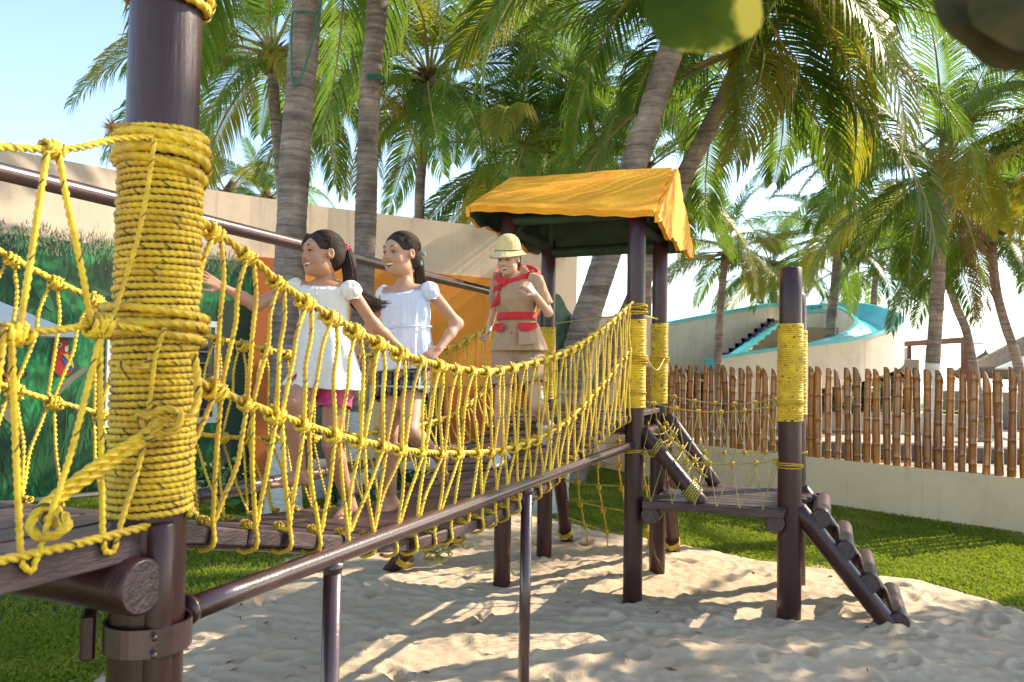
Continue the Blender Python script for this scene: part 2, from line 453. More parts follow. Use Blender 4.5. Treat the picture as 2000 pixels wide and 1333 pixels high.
def wall_strip(name, s0, s1, z0, z1, out0, out1, mat, parent, step=0.35, smooth=False):
    ss = sorted(set([s0, s1] + [w for w in WL if s0 < w < s1] + list(np.arange(s0, s1, step)[1:])))
    mb = MB(); v = []
    for s in ss:
        p, d, n = wall_at(s)
        for o_, z in ((out0, z0), (out1, z0), (out1, z1), (out0, z1)): v.append(p + n * o_ + V(0, 0, z))
    f = []
    for i in range(len(ss) - 1):
        a, b = i * 4, i * 4 + 4
        f += [(a + 1, b + 1, b + 2, a + 2), (a + 2, b + 2, b + 3, a + 3), (a + 3, b + 3, b, a), (a, b, b + 1, a + 1)]
    e = (len(ss) - 1) * 4
    f += [(0, 1, 2, 3), (e + 3, e + 2, e + 1, e)]
    mb.add(v, f)
    return mb.build(name, mat, parent, smooth)
TAN = pmat('tan_stucco', (0.72, 0.555, 0.42), (0.79, 0.63, 0.49), scale=0.7, rough=0.9, bumpk=0.25, bscale=60)
ORANGE = pmat('orange_paint', (0.72, 0.235, 0.018), (0.80, 0.29, 0.025), scale=0.8, rough=0.75, bumpk=0.2, bscale=60)
REDO = pmat('red_orange_paint', (0.52, 0.10, 0.022), (0.60, 0.14, 0.03), scale=0.8, rough=0.75, bumpk=0.2, bscale=60)
DARKG = pmat('dark_green_paint', (0.012, 0.03, 0.018), (0.02, 0.05, 0.028), scale=1.5, rough=0.7)
def weather(m, amt=.5):
    nt = m.node_tree; b = [n for n in nt.nodes if n.type == 'BSDF_PRINCIPLED'][0]; src = b.inputs['Base Color'].links[0].from_socket
    co = coords(nt, 'Object'); cs = coords(nt, 'Object', (5, 5, .35))
    a = ramp(nt, noise(nt, co, 1.3, 8, .68), [(.36, (.78, .76, .73)), (.52, (1, 1, 1)), (.7, (1.06, 1.06, 1.05))]).outputs[0]
    d = ramp(nt, noise(nt, cs, 1.6, 6, .65), [(.30, (.70, .67, .63)), (.45, (1, 1, 1))]).outputs[0]
    nt.links.new(mixc(nt, amt, mixc(nt, amt, src, a, 'MULTIPLY'), d, 'MULTIPLY'), b.inputs['Base Color'])
weather(TAN, .55); weather(ORANGE, .4); weather(REDO, .4)
mm, mnt, mbb = newmat('jungle_mural_paint')
co = coords(mnt, 'Object', (1, 1, 1)); co2 = coords(mnt, 'Object', (2.2, 2.2, 0.7))
ra = ramp(mnt, noise(mnt, co, 0.9, 5, 0.55, 1.2), [(0.34, (0.006, 0.022, 0.012)), (0.44, (0.012, 0.075, 0.026)), (0.54, (0.016, 0.19, 0.065)), (0.63, (0.03, 0.34, 0.14)), (0.74, (0.012, 0.08, 0.045))])
rb = ramp(mnt, noise(mnt, co2, 3.2, 5, 0.6, 2.0), [(0.42, (0.3, 0.4, 0.35)), (0.6, (1.0, 1.1, 0.9)), (0.75, (2.2, 2.4, 1.2))])
mnt.links.new(mixc(mnt, 1.0, ra.outputs[0], rb.outputs[0], 'MULTIPLY'), mbb.inputs['Base Color'])
mbb.inputs['Roughness'].default_value = 0.45
bld = empty('painted_building', wall_at(wall_s(300))[0], 'long curved tan building wall with orange panels and a green jungle mural', 'building')
S490, SEND = wall_s(490), WL[-1]
WH = 4.41
wall_strip('wall', 0, SEND, 0, WH, -0.5, 0.0, TAN, bld)
mural = wall_strip('jungle_mural', 0.2, S490 - 0.0, 0.05, 3.36, 0.0, 0.012, mm, bld)
wall_strip('orange_panel', S490 + 0.004, wall_s(545), 0.0, 3.46, 0.0, 0.10, pmat('shaded_orange_paint', (0.42, 0.105, 0.02), (0.46, 0.12, 0.025), scale=1, rough=0.8), bld)  # return face: its shade is put into the colour as a darker orange
wall_strip('orange_panel', wall_s(545) + 0.01, SEND - 0.9, 1.47, 3.46, 0.0, 0.02, ORANGE, bld)
wall_strip('red_panel', wall_s(870), SEND - 0.9, 0.02, 1.46, 0.0, 0.02, REDO, bld)
wall_strip('dark_doorway', wall_s(600), wall_s(700), 0.0, 1.42, 0.0, 0.03, pmat('door_grey_green', (0.06, 0.075, 0.055), (0.09, 0.10, 0.075), scale=2, rough=0.6), bld)
wall_strip('dark_doorway', wall_s(755), wall_s(868), 0.0, 1.42, 0.0, 0.03, pmat('door_dark', (0.03, 0.03, 0.026), (0.05, 0.045, 0.04), scale=2, rough=0.6), bld)
wall_strip('mural_trunk', SEND - 0.75, SEND - 0.28, 0.0, 1.9, 0.0, 0.02, DARKG, bld)
wall_strip('dark_mural_column', wall_s(428), S490 - 0.006, 0.0, 2.75, 0.014, 0.03, DARKG, bld)
# painted tufts along the top of the mural
def wpt(s, z, out=0.016):
    p, d, n = wall_at(s); return p + n * out + V(0, 0, z)
tuft = MB()
for i in range(3600):
    s = rnd.uniform(0.3, S490 - 0.02); z = 3.36 + rnd.gauss(-0.06, 0.09); h = rnd.uniform(0.04, 0.11); a = rnd.uniform(-0.04, 0.04); w = rnd.uniform(0.004, 0.009)
    oo = 0.014 + rnd.random() * 0.004
    tuft.add([wpt(s - w, z, oo), wpt(s + w, z, oo), wpt(s + a, z + h, oo)], [(0, 1, 2)], None, rnd.choice([0, 0, 1]))
t = tuft.build('painted_grass_tufts', [pmat('tuft_green', (0.12, 0.18, 0.085), (0.26, 0.31, 0.19), scale=8, rough=0.7), pmat('tuft_dark', (0.012, 0.05, 0.016), None, rough=0.7)], mural, False)
tag(t, kind='stuff')
blades = MB()
for i in range(420):
    s = rnd.uniform(0.6, S490 - 0.7); z = rnd.uniform(0.05, 0.25); h = rnd.uniform(0.5, 1.45); a = rnd.gauss(0, 0.28); w = rnd.uniform(0.006, 0.016)
    oo = 0.014 + rnd.random() * 0.004
    pts = [wpt(s - w, z, oo), wpt(s + w, z, oo), wpt(s + a * .35 + w, z + h * .6, oo), wpt(s + a * .35 - w, z + h * .6, oo), wpt(s + a, z + h, oo)]
    blades.add(pts, [(0, 1, 2, 3), (3, 2, 4)], None, rnd.choice([0, 1]))
t = blades.build('painted_reeds', [pmat('reed_green', (0.02, 0.11, 0.03), None, rough=0.6), pmat('reed_dark', (0.012, 0.06, 0.022), None, rough=0.6)], mural, False)
tag(t, kind='stuff')
def wall_shape(name, sc_, zc, pts, mat, parent, out=0.02, thick=0.003):
    mb = MB(); n = len(pts)
    f1 = [wpt(sc_ + x, zc + z, out + thick) for x, z in pts]; f0 = [wpt(sc_ + x, zc + z, out) for x, z in pts]
    mb.add(f1 + f0, [tuple(range(n))] + [(i, i + n, (i + 1) % n + n, (i + 1) % n) for i in range(n)])
    return mb.build(name, mat, parent, False)
def flatmat(name, c): return pmat(name, tuple(x * .85 for x in c), c, scale=9, rough=0.55)
def ell(a, b, n=20, cx=0, cz=0, rot=0):
    return [(cx + a * math.cos(t) * math.cos(rot) - b * math.sin(t) * math.sin(rot), cz + a * math.cos(t) * math.sin(rot) + b * math.sin(t) * math.cos(rot)) for t in [2 * PI * i / n for i in range(n)]]
# painted parrot on its painted branch
sp_ = wall_s(121); zp = 1.8 + (703 - 700) / FPX * 10.1
kx = 10.1 / FPX
def par(pts): return [((x - 121) * kx, (700 - y) * kx) for x, y in pts]
pb = wall_shape('painted_parrot', sp_, zp, par([(103, 672), (108, 664), (118, 661), (128, 664), (132, 672), (131, 684), (137, 692), (141, 705), (143, 718), (140, 728), (132, 734), (118, 735), (107, 727), (102, 712), (101, 696), (103, 685)]), flatmat('parrot_red', (0.42, 0.02, 0.02)), mural, 0.022)
wall_shape('painted_wing', sp_, zp, par([(119, 700), (126, 694), (136, 706), (142, 722), (138, 727), (128, 716)]), flatmat('parrot_blue', (0.03, 0.08, 0.32)), pb, 0.0265)
wall_shape('painted_wing', sp_, zp, par([(122, 692), (130, 690), (139, 700), (143, 716), (141, 719), (132, 704)]), flatmat('parrot_yellow', (0.6, 0.42, 0.06)), pb, 0.031)
wall_shape('painted_beak', sp_, zp, par([(125, 676), (131, 674), (132, 681), (128, 688), (125, 684)]), flatmat('beak_ivory', (0.62, 0.58, 0.5)), pb, 0.0265)
wall_shape('painted_eye', sp_, zp, [(x - 7 * kx, z + 27 * kx) for x, z in ell(5.5 * kx, 5 * kx)], flatmat('eye_ivory', (0.6, 0.45, 0.42)), pb, 0.0265)
wall_shape('painted_eye', sp_, zp, [(x - 6.6 * kx, z + 27 * kx) for x, z in ell(2.4 * kx, 2.4 * kx)], flatmat('eye_black', (0.01, 0.01, 0.01)), pb, 0.031)
wall_shape('painted_branch', sp_, zp, par([(103, 775), (118, 752), (140, 733), (168, 712), (170, 722), (146, 743), (124, 766), (110, 785)]), flatmat('branch_grey', (0.16, 0.17, 0.12)), mural, 0.018)
wall_shape('painted_branch', wall_s(40), zp, [((x - 40) * kx, (700 - y) * kx) for x, y in [(8, 790), (20, 784), (34, 800), (48, 830), (58, 862), (50, 866), (36, 836), (14, 812)]], flatmat('branch_brown', (0.20, 0.16, 0.10)), mural, 0.018)
# painted butterfly
bs = wall_s(25); OB = flatmat('butterfly_orange', (0.62, 0.17, 0.025)); BK = flatmat('butterfly_black', (0.012, 0.010, 0.010))
def bf(pts): return [((x - 25) * kx, (700 - y) * kx) for x, y in pts]
bu = wall_shape('painted_butterfly', bs, zp, bf([(0, 722), (10, 720), (21, 732), (34, 728), (50, 728), (48, 736), (36, 744), (32, 752), (22, 748), (12, 752), (6, 744), (10, 738)]), BK, mural, 0.022)
for P_ in ([(3, 724), (10, 723), (19, 734), (13, 738)], [(12, 740), (20, 737), (20, 746), (11, 748)], [(25, 737), (35, 731), (46, 730), (44, 735), (33, 741)], [(24, 741), (32, 744), (29, 750), (23, 746)]):
    wall_shape('painted_wing', bs, zp, bf(P_), OB, bu, 0.0265)
# painted leaves and flowers
LG = flatmat('painted_leaf', (0.03, 0.17, 0.06)); LG2 = flatmat('painted_leaf_dark', (0.012, 0.07, 0.03))
for i in range(46):
    s = rnd.uniform(0.8, S490 - 0.9); z = rnd.uniform(0.4, 3.0); a = rnd.uniform(.10, .3); b = a * rnd.uniform(.22, .4)
    wall_shape('painted_leaf', s, z, ell(a, b, 12, 0, 0, rnd.uniform(0.2, 2.9)), rnd.choice([LG, LG2, LG2]), mural, 0.0145 + i * 0.0001, 0.0005)
# painted tree at the right end of the wall
te = SEND - 0.5
tc_ = [(0.48 * (1 + .16 * math.sin(5 * t) + .07 * math.sin(11 * t + 1)) * math.cos(t), 0.66 * (1 + .12 * math.sin(4 * t + 2) + .06 * math.sin(9 * t)) * math.sin(t)) for t in [2 * PI * i / 40 for i in range(40)]]
tc_ = [(min(x, 0.44), z) for x, z in tc_]
wall_shape('painted_tree_crown', te, 2.5, tc_, pmat('painted_foliage', (0.015, 0.05, 0.03), (0.06, 0.13, 0.09), scale=6, rough=0.7), bld, 0.024)
# window
WFR = pmat('white_window_frame', (0.70, 0.68, 0.62), None, rough=0.4)
GL, gnt2, gb2 = newmat('window_glass'); gb2.inputs['Base Color'].default_value = (0.03, 0.035, 0.04, 1); gb2.inputs['Roughness'].default_value = 0.05
w0, w1, wz0, wz1 = wall_s(206), wall_s(428), 0.90, 2.42
win = wall_strip('window', w0 + 0.06, w1 - 0.06, wz0 + 0.06, wz1 - 0.06, 0.014, 0.035, GL, bld)
for a, b, c, d in ((w0, w1, wz0, wz0 + .09), (w0, w1, wz1 - .09, wz1), (w0, w0 + .09, wz0 + .092, wz1 - .092), (w1 - .09, w1, wz0 + .092, wz1 - .092), ((w0 + w1) / 2 - .03, (w0 + w1) / 2 + .03, wz0 + .092, wz1 - .092)):
    wall_strip('window_frame', a, b, c, d, 0.013, 0.07, WFR, win)
for i in range(7):
    z = wz0 + .2 + i * .17
    wall_strip('window_louver', (w0 + w1) / 2 + .04, w1 - .1, z, z + .02, 0.036, 0.05, pmat('louver_grey', (0.14, 0.15, 0.16), None, rough=0.3) if i == 0 else bpy.data.materials['louver_grey'], win)

# lower cream wall right of the building
lw = empty('garden_wall', V(1.6, 15.2, 0), 'tan garden wall behind the roofed tower beside the leaning palms', 'wall')
bevel_box('wall', V(1.98, 15.6, 1.42), (V(1, 0.02, 0).normalized(), V(-0.02, 1, 0).normalized(), V(0, 0, 1)), (1.66, 0.3, 2.84), TAN, lw, 0.02)
bevel_box('wall_end', V(2.95, 15.4, 0.95), XYZ, (0.25, 0.25, 1.9), pmat('white_post_paint', (0.7, 0.69, 0.66), None, rough=0.7), lw, 0.015)
# low white bench kerb seen behind the bridge
kb = empty('white_kerb_bench', V(-1.75, 11.2, 0), 'low white plastered kerb on the lawn behind the bridge', 'kerb')
bevel_box('kerb', V(-1.55, 11.2, 0.25), (V(0.93, 0.37, 0), V(-0.37, 0.93, 0), V(0, 0, 1)), (2.4, 0.45, 0.5), pmat('white_plaster', (0.62, 0.58, 0.52), (0.70, 0.66, 0.6), scale=3, rough=0.85), kb, 0.02)

# ================================================================== curved low wall with the bamboo fence
CREAM = pmat('cream_plaster', (0.82, 0.60, 0.36), (0.86, 0.65, 0.41), scale=1.1, rough=0.9, bumpk=0.15, bscale=50)
weather(CREAM, .5)
FP = crom([V(7.3, 6.4, 0), V(6.45, 8.25, 0), V(5.72, 9.28, 0), V(5.02, 10.05, 0), V(4.3, 10.88, 0), V(3.6, 11.75, 0), V(2.96, 12.6, 0), V(2.2, 13.7, 0), V(1.75, 14.6, 0)], 8)
fw = empty('fence_wall', V(4.3, 10.9, 0), 'low curved cream plaster wall carrying the bamboo fence', 'wall')
mb = MB(); v = []; f = []
FT = np.gradient(FP, axis=0); FT /= np.linalg.norm(FT, axis=1)[:, None]
FN = np.stack([FT[:, 1], -FT[:, 0], 0 * FT[:, 0]], 1)       # away from or towards the garden
if FN[len(FN) // 2][1] > 0: FN = -FN
prof = [(0.0, -0.1), (0.0, 0.62), (-0.015, 0.637), (-0.185, 0.637), (-0.2, 0.62), (-0.2, -0.1)]
for p, n in zip(FP, FN):
    for o_, z in prof: v.append(p + n * o_ + np.array([0, 0, z]))
k = len(prof)
for i in range(len(FP) - 1):
    for j in range(k - 1): f.append((i * k + j, i * k + j + 1, (i + 1) * k + j + 1, (i + 1) * k + j))
mb.add(v, f)
mb.build('plaster_wall', CREAM, fw, False)
def bamboo_mesh(seed):
    r = random.Random(seed); L = 1.30; n0 = r.uniform(.05, .3); ns = []
    z = n0
    while z < L - .08: ns.append(z); z += r.uniform(.24, .36)
    zs = sorted(set([0.0] + [q + dz for q in ns for dz in (-.022, -.0045, 0, .0045, .022)] + list(np.linspace(.02, L - .14, 14)) + [L - .1, L - .05, L]))
    K = 12; v = []; uv = []
    bx, by = r.uniform(-.012, .012), r.uniform(-.01, .01)
    for z in zs:
        rad = 0.043 + 0.004 * math.sin(z * 5 + seed)
        for q in ns:
            dz = abs(z - q)
            if dz < .004: rad *= 1.10
            elif dz < .010: rad *= 1.05
            elif dz < .03: rad *= 0.985
        for j in range(K):
            a = 2 * PI * j / K; x, y = rad * math.cos(a), rad * math.sin(a)
            zz = z
            cut = L - 0.02 - 0.16 * max(0, (x / .045 + 0.55)) ** 1.7 * 0.55
            if zz > cut: zz = cut
            q = z / L
            v.append((x + bx * math.sin(q * 4 + seed), y + by * math.sin(q * 5 + seed), zz))
            near = min([abs(z - q2) for q2 in ns] + [1])
            uv.append((1.0 if near < .003 else 0.0, z))
    f = []
    for i in range(len(zs) - 1):
        for j in range(K): f.append((i * K + j, i * K + (j + 1) % K, (i + 1) * K + (j + 1) % K, (i + 1) * K + j))
    f.append(tuple(range((len(zs) - 1) * K, len(zs) * K)))
    return mesh_np('bamboo_pole', v, f, [BAMBOO], uv)
BAMBOO, bnt, bb_ = newmat('varnished_bamboo')
co = coords(bnt, 'Object', (1, 1, 0.12))
oi = bnt.nodes.new('ShaderNodeObjectInfo')
r = ramp(bnt, noise(bnt, co, 16, 6, 0.65), [(0.3, (0.22, 0.062, 0.009)), (0.5, (0.42, 0.14, 0.02)), (0.75, (0.56, 0.22, 0.035))])
tco = bnt.nodes.new('ShaderNodeTexCoord'); sx = bnt.nodes.new('ShaderNodeSeparateXYZ'); bnt.links.new(tco.outputs['UV'], sx.inputs[0])
mlt = nn(bnt, 'ShaderNodeMath', operation='MULTIPLY'); bnt.links.new(sx.outputs[0], mlt.inputs[0]); mlt.inputs[1].default_value = .6
dk = mixc(bnt, mlt.outputs[0], r.outputs[0], (0.13, 0.045, 0.012))
h = nn(bnt, 'ShaderNodeHueSaturation'); mr = nn(bnt, 'ShaderNodeMapRange'); mr.inputs[3].default_value = .62; mr.inputs[4].default_value = 1.2
bnt.links.new(oi.outputs['Random'], mr.inputs[0]); bnt.links.new(mr.outputs[0], h.inputs['Value']); bnt.links.new(dk, h.inputs['Color'])
bnt.links.new(h.outputs[0], bb_.inputs['Base Color'])
bb_.inputs['Roughness'].default_value = 0.28; bb_.inputs['Coat Weight'].default_value = 0.8; bb_.inputs['Coat Roughness'].default_value = 0.08
bump(bnt, bb_, noise(bnt, coords(bnt, 'Object', (1, 1, 0.25)), 30, 3, 0.5), 0.25, 0.006)
bf_ = empty('bamboo_fence', V(4.3, 10.9, 0.637), 'row of varnished brown bamboo poles with slanted tops along the cream wall', 'fence')
bms = [bamboo_mesh(i) for i in range(6)]
FPL = np.concatenate([[0], np.cumsum(np.linalg.norm(np.diff(FP, axis=0), axis=1))])
def fence_at(px):
    q = 1000 + FPX * (FP[:, 0] / FP[:, 1]); i = np.argsort(q)
    s = np.interp(px, q[i], FPL[i]); return np.array([np.interp(s, FPL, FP[:, j]) for j in range(3)]), np.array([np.interp(s, FPL, FN[:, j]) for j in range(3)])
bpx = [43, 75, 105, 140, 177, 208, 240, 270, 309, 346, 386, 424, 460, 502, 537, 573, 606, 645, 680, 712, 760, 805, 855, 898, 945, 990, 1040, 1088, 1137, 1187, 1232, 1282, 1338, 1395, 1448, 1508, 1567, 1628, 1685, 1750, 1818]
bpx = [-250, -217, -184, -152, -121, -91, -62, -34, -6, 18] + bpx
for i, q in enumerate(bpx):
    p, n = fence_at(1300 + q / 2.424)
    p = p - n * 0.07
    o = link('bamboo_pole', bms[(i * 5 + i // 7) % 6], bf_)
    o.location = V(p[0], p[1], 0.634)
    sc_ = rnd.uniform(.98, 1.22)
    o.scale = (sc_, sc_, rnd.uniform(.955, 1.0))
    o.rotation_euler = (rnd.uniform(-.012, .012), rnd.uniform(-.012, .012), rnd.uniform(-.7, .5))

# ================================================================== beyond the fence
plw = pmat('planter_plaster', (0.62, 0.53, 0.43), None, rough=0.9)
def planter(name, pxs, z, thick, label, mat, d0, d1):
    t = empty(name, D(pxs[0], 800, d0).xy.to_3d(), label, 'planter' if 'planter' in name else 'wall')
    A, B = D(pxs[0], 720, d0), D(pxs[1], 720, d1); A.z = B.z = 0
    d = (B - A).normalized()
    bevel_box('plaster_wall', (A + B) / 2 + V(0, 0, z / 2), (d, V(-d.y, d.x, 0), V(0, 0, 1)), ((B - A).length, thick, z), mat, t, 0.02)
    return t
planter('low_planter', (1310, 1945), 0.62, 0.35, 'low pinkish planter wall with grass behind, seen through the bamboo poles', plw, 26, 24)
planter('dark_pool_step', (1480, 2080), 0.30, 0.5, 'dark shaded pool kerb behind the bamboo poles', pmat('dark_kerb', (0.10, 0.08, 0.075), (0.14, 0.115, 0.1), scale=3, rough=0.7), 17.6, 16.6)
planter('grey_side_wall', (1835, 2060), 1.25, 0.4, 'grey low wall below the red pergola post', pmat('grey_plaster', (0.30, 0.27, 0.24), None, rough=0.9), 29, 27)
# hedge lawn strip behind the planter
gp = [D(1320, 740, 28.5), D(1950, 740, 26.5), D(1950, 740, 34), D(1320, 740, 36)]
flat('raised_lawn', [(p.x, p.y) for p in gp], 0.58, pmat('raised_lawn', (0.09, 0.17, 0.015), (0.17, 0.25, 0.03), scale=2, rough=0.9, bumpk=1.0, bscale=25), 'bright raised grass bed behind the pink planter', 'lawn')

# ------------------------------------------------------------------ water slide
SL = empty('water_slide', V(11, 27, 0), 'cream plaster water slide with a turquoise curved chute and navy edged steps', 'water slide')
SLW = pmat('slide_plaster', (0.76, 0.67, 0.52), (0.82, 0.73, 0.58), scale=0.6, rough=0.85, bumpk=0.3, bscale=18)
weather(SLW, .5)
TURQ = pmat('turquoise_paint', (0.07, 0.50, 0.52), (0.10, 0.58, 0.60), scale=0.8, rough=0.35, coat=0.3)
NAVY = pmat('navy_paint', (0.012, 0.025, 0.11), None, rough=0.5)
STEP = pmat('step_tan', (0.42, 0.30, 0.2), (0.48, 0.36, 0.25), scale=2, rough=0.85)
chute = crom([D(1575, 612, 33), D(1612, 604, 33), D(1648, 606, 32), D(1682, 617, 30.5), D(1704, 634, 28.5), D(1700, 652, 26.5), D(1656, 670, 25.4), D(1600, 684, 24.8), D(1520, 696, 24.6), D(1430, 709, 24.6), D(1385, 716, 24.6)], 6)
CT = np.gradient(chute, axis=0); CT[:, 2] = 0; CT /= np.linalg.norm(CT, axis=1)[:, None]
CN = np.stack([CT[:, 1], -CT[:, 0], 0 * CT[:, 0]], 1)
cen = D(1620, 650, 28.5)
if np.dot(CN[len(CN) // 2 - 6], chute[len(CN) // 2 - 6] - np.array(cen)) < 0: CN = -CN   # outward
def sweep(name, prof, mats, mis, parent, i0=0, i1=None):
    mb = MB(); P, N = chute[i0:i1], CN[i0:i1]; k = len(prof); v = []; f = []
    for p, n in zip(P, N):
        for o_, z in prof:
            q = p + n * o_
            v.append((q[0], q[1], (p[2] + z) if z > -50 else -0.05))
    mb2 = [(i, j) for i in range(len(P) - 1) for j in range(k - 1)]
    for i, j in mb2: f.append((i * k + j, i * k + j + 1, (i + 1) * k + j + 1, (i + 1) * k + j))
    mb.add(v, f); mb.mi = [mis[j] for i, j in mb2]
    return mb.build(name, mats, parent, False)
sweep('outer_wall', [(0.75, -1.12), (0.95, -1.10), (0.95, 0.22), (0.955, 0.22)], [SLW], [0, 0, 0], SL)
for i_ in (20, 26, 32, 38, 44, 52):
    p_ = chute[i_] + CN[i_] * .15; bevel_box('support_pier', V(p_[0], p_[1], (p_[2] - .3) / 2), XYZ, (.5, .5, p_[2] - .3), SLW, SL, .02)
sweep('inner_wall', [(-0.6, 0.12), (-0.6, -99)], [SLW], [0], SL, 0)
sweep('chute', [(0.97, 0.20), (0.97, 0.30), (0.82, 0.30), (0.70, 0.02), (0.35, -0.22), (-0.05, -0.22), (-0.36, 0.0), (-0.48, 0.22), (-0.62, 0.22), (-0.62, 0.12)], [TURQ], [0] * 9, SL)
# stair wing with turquoise coping
def wing(name, pts, d0, d1, mat, parent, thick=0.25, cope=None):
    """upright wall whose top follows photo points; pts px,py from near to far"""
    n = len(pts); P = [D(x, y, d0 + (d1 - d0) * i / (n - 1)) for i, (x, y) in enumerate(pts)]
    mb = MB(); v = []
    d = (P[-1] - P[0]).normalized(); nr = V(-d.y, d.x, 0).normalized() * thick
    for p in P: v += [V(p.x, p.y, 0), p, p + nr, V(p.x, p.y, 0) + nr]
    f = []
    for i in range(n - 1):
        for j in range(3): f.append((i * 4 + j, i * 4 + 4 + j, i * 4 + 5 + j, i * 4 + 1 + j))
    f += [(0, 1, 2, 3), tuple(range((n - 1) * 4, n * 4))]
    mb.add(v, f)
    mb.build(name, mat, parent, False)
    if cope:
        cb = MB(); v = []
        up = V(0, 0, 0.12); o_ = V(d.y, -d.x, 0).normalized() * 0.04
        for p in P: v += [p + o_ + V(0, 0, .003), p + o_ + up, p + nr - o_ + up, p + nr - o_ + V(0, 0, .003)]
        f = []
        for i in range(n - 1):
            for j in range(4): f.append((i * 4 + j, i * 4 + 4 + j, i * 4 + 4 + (j + 1) % 4, i * 4 + (j + 1) % 4))
        f += [(0, 1, 2, 3), tuple(range((n - 1) * 4, n * 4))]
        cb.add(v, f); cb.build('coping', cope, parent, False)
wing('stair_wall', [(1265, 645), (1310, 634), (1400, 617), (1500, 599), (1560, 597)], 27.5, 30, SLW, SL, 0.3, TURQ)
wing('stair_rail_wall', [(1425, 708), (1475, 672), (1530, 632)], 26.2, 28.6, SLW, SL, 0.22, TURQ)
for i in range(9):                                   # steps with navy edge, climbing right
    x0, y0 = 1407 + i * 12.4, 702 - i * 9.6
    dd = 26.6 + i * 0.24
    a = D(x0, y0, dd); b = D(x0 + 13, y0, dd + .24)
    st = bevel_box('stair_step', V((a.x + b.x) / 2 + .35, a.y + 0.45, a.z / 2), XYZ, (0.9, 0.9, a.z), STEP, SL, 0)
    bevel_box('step_edge', V(a.x - 0.03, a.y - .03, a.z - .02), XYZ, (0.26, .06, 0.13), NAVY, SL, 0)
    bevel_box('step_edge', V(a.x - .10, a.y - .03, a.z - .10), XYZ, (0.11, .06, 0.26), NAVY, SL, 0)
wing('landing_wall', [(1575, 612), (1600, 611), (1622, 611)], 31.5, 31.5, SLW, SL, 0.3, TURQ)
bevel_box('landing_floor', D(1610, 676, 31.8), XYZ, (2.4, 1.2, 1.4), STEP, SL, 0.02)

# ------------------------------------------------------------------ pergola, huts, sunshades at the beach
RW = pmat('red_brown_beam', (0.12, 0.035, 0.025), (0.17, 0.055, 0.04), scale=5, rough=0.6)
pg = empty('beach_pergola', D(1890, 745, 27).xy.to_3d(), 'red brown timber frame behind the bamboo fence with a thick post', 'pergola')
a, b = D(1769, 672, 31), D(1893, 664, 27)
d_ = (b - a).normalized(); sdir = V(-d_.y, d_.x, 0).normalized()
bevel_box('beam', (a + b) / 2, (d_, sdir, d_.cross(sdir)), ((b - a).length, 0.18, 0.2), RW, pg, 0.01)
p = D(1888, 660, 27); bevel_box('post', V(p.x, p.y, p.z / 2 - .02), XYZ, (0.27, 0.27, p.z + .04), RW, pg, 0.01)
p = D(1776, 676, 31); bevel_box('post', V(p.x, p.y, p.z / 2), XYZ, (0.12, 0.12, p.z), RW, pg, 0.01)
p = D(1905, 671, 27); bevel_box('slat', p, XYZ, (0.5, 0.3, 0.04), pmat('grey_slat', (0.3, 0.3, 0.3), None), pg, 0.0)
p = D(1752, 680, 32); wb = empty('white_service_block', V(p.x, p.y, 0), 'small white plastered block beside the slide end', 'wall')
bevel_box('block', V(p.x - .3, p.y, p.z / 2), XYZ, (1.3, 1.0, p.z), pmat('white_block', (0.66, 0.66, 0.68), None, rough=0.8), wb, 0.02)
p = D(1765, 702, 29); gbx = empty('grey_service_block', V(p.x, p.y, 0), 'grey plaster block below the white block beside the slide', 'wall')
bevel_box('block', V(p.x - .2, p.y, p.z / 2), XYZ, (1.15, 0.8, p.z), pmat('grey_block', (0.32, 0.29, 0.25), None, rough=0.85), gbx, 0.02)
THATCH = pmat('thatch', (0.13, 0.09, 0.055), (0.30, 0.23, 0.15), scale=14, rough=0.95, bumpk=1.0, bscale=30, stretch=(1, 1, 0.15))
def hut(name, apex, rad, h, label):
    t = empty(name, V(apex.x, apex.y, 0), label, 'beach hut', 'thatched beach huts')
    mb = MB(); K = 40; v = []; f = []
    rings = [(0.02, 0.12), (0.05, 0), (0.3, -.27), (.62, -.6), (.86, -.86), (1.0, -1.0), (1.0, -1.12), (.93, -1.0)]
    for i, (a, b) in enumerate(rings):
        for j in range(K):
            w = 1 + (rnd.uniform(-.05, .05) if i > 1 else 0)
            v.append((apex.x + rad * a * w * math.cos(2 * PI * j / K), apex.y + rad * a * w * math.sin(2 * PI * j / K), apex.z + b * h + (rnd.uniform(-.06, .06) if i > 4 else 0)))
    for i in range(len(rings) - 1):
        for j in range(K): f.append((i * K + j, i * K + (j + 1) % K, (i + 1) * K + (j + 1) % K, (i + 1) * K + j))
    mb.add(v, f); mb.build('thatch_roof', THATCH, t)
    fr = MB()
    for j in range(150):
        a = rnd.uniform(0, 2 * PI); q = V(apex.x + rad * .99 * math.cos(a), apex.y + rad * .99 * math.sin(a), apex.z - h * 1.0); w = .03
        fr.add([q + V(-w, 0, 0), q + V(w, 0, 0), q + V(rnd.uniform(-.06, .06), 0, -rnd.uniform(.15, .4))], [(0, 1, 2)])
    tag(fr.build('thatch_fringe', THATCH, t, False), kind='stuff')
    pm = MB(); pm.tube([V(apex.x, apex.y, 0), V(apex.x, apex.y, apex.z - .1)], 0.11, 10); pm.build('post', pmat('hut_post', (0.16, 0.10, 0.06), None) if 'hut_post' not in bpy.data.materials else bpy.data.materials['hut_post'], t)
hut('thatched_hut', D(1925, 688, 36), 1.35, 0.95, 'small pointed thatched beach shade behind the red pergola post')
hut('thatched_hut', D(2040, 640, 30), 3.0, 1.75, 'large thatched beach roof at the far right behind the fence')
UW = pmat('white_canvas', (0.72, 0.72, 0.72), None, rough=0.8)
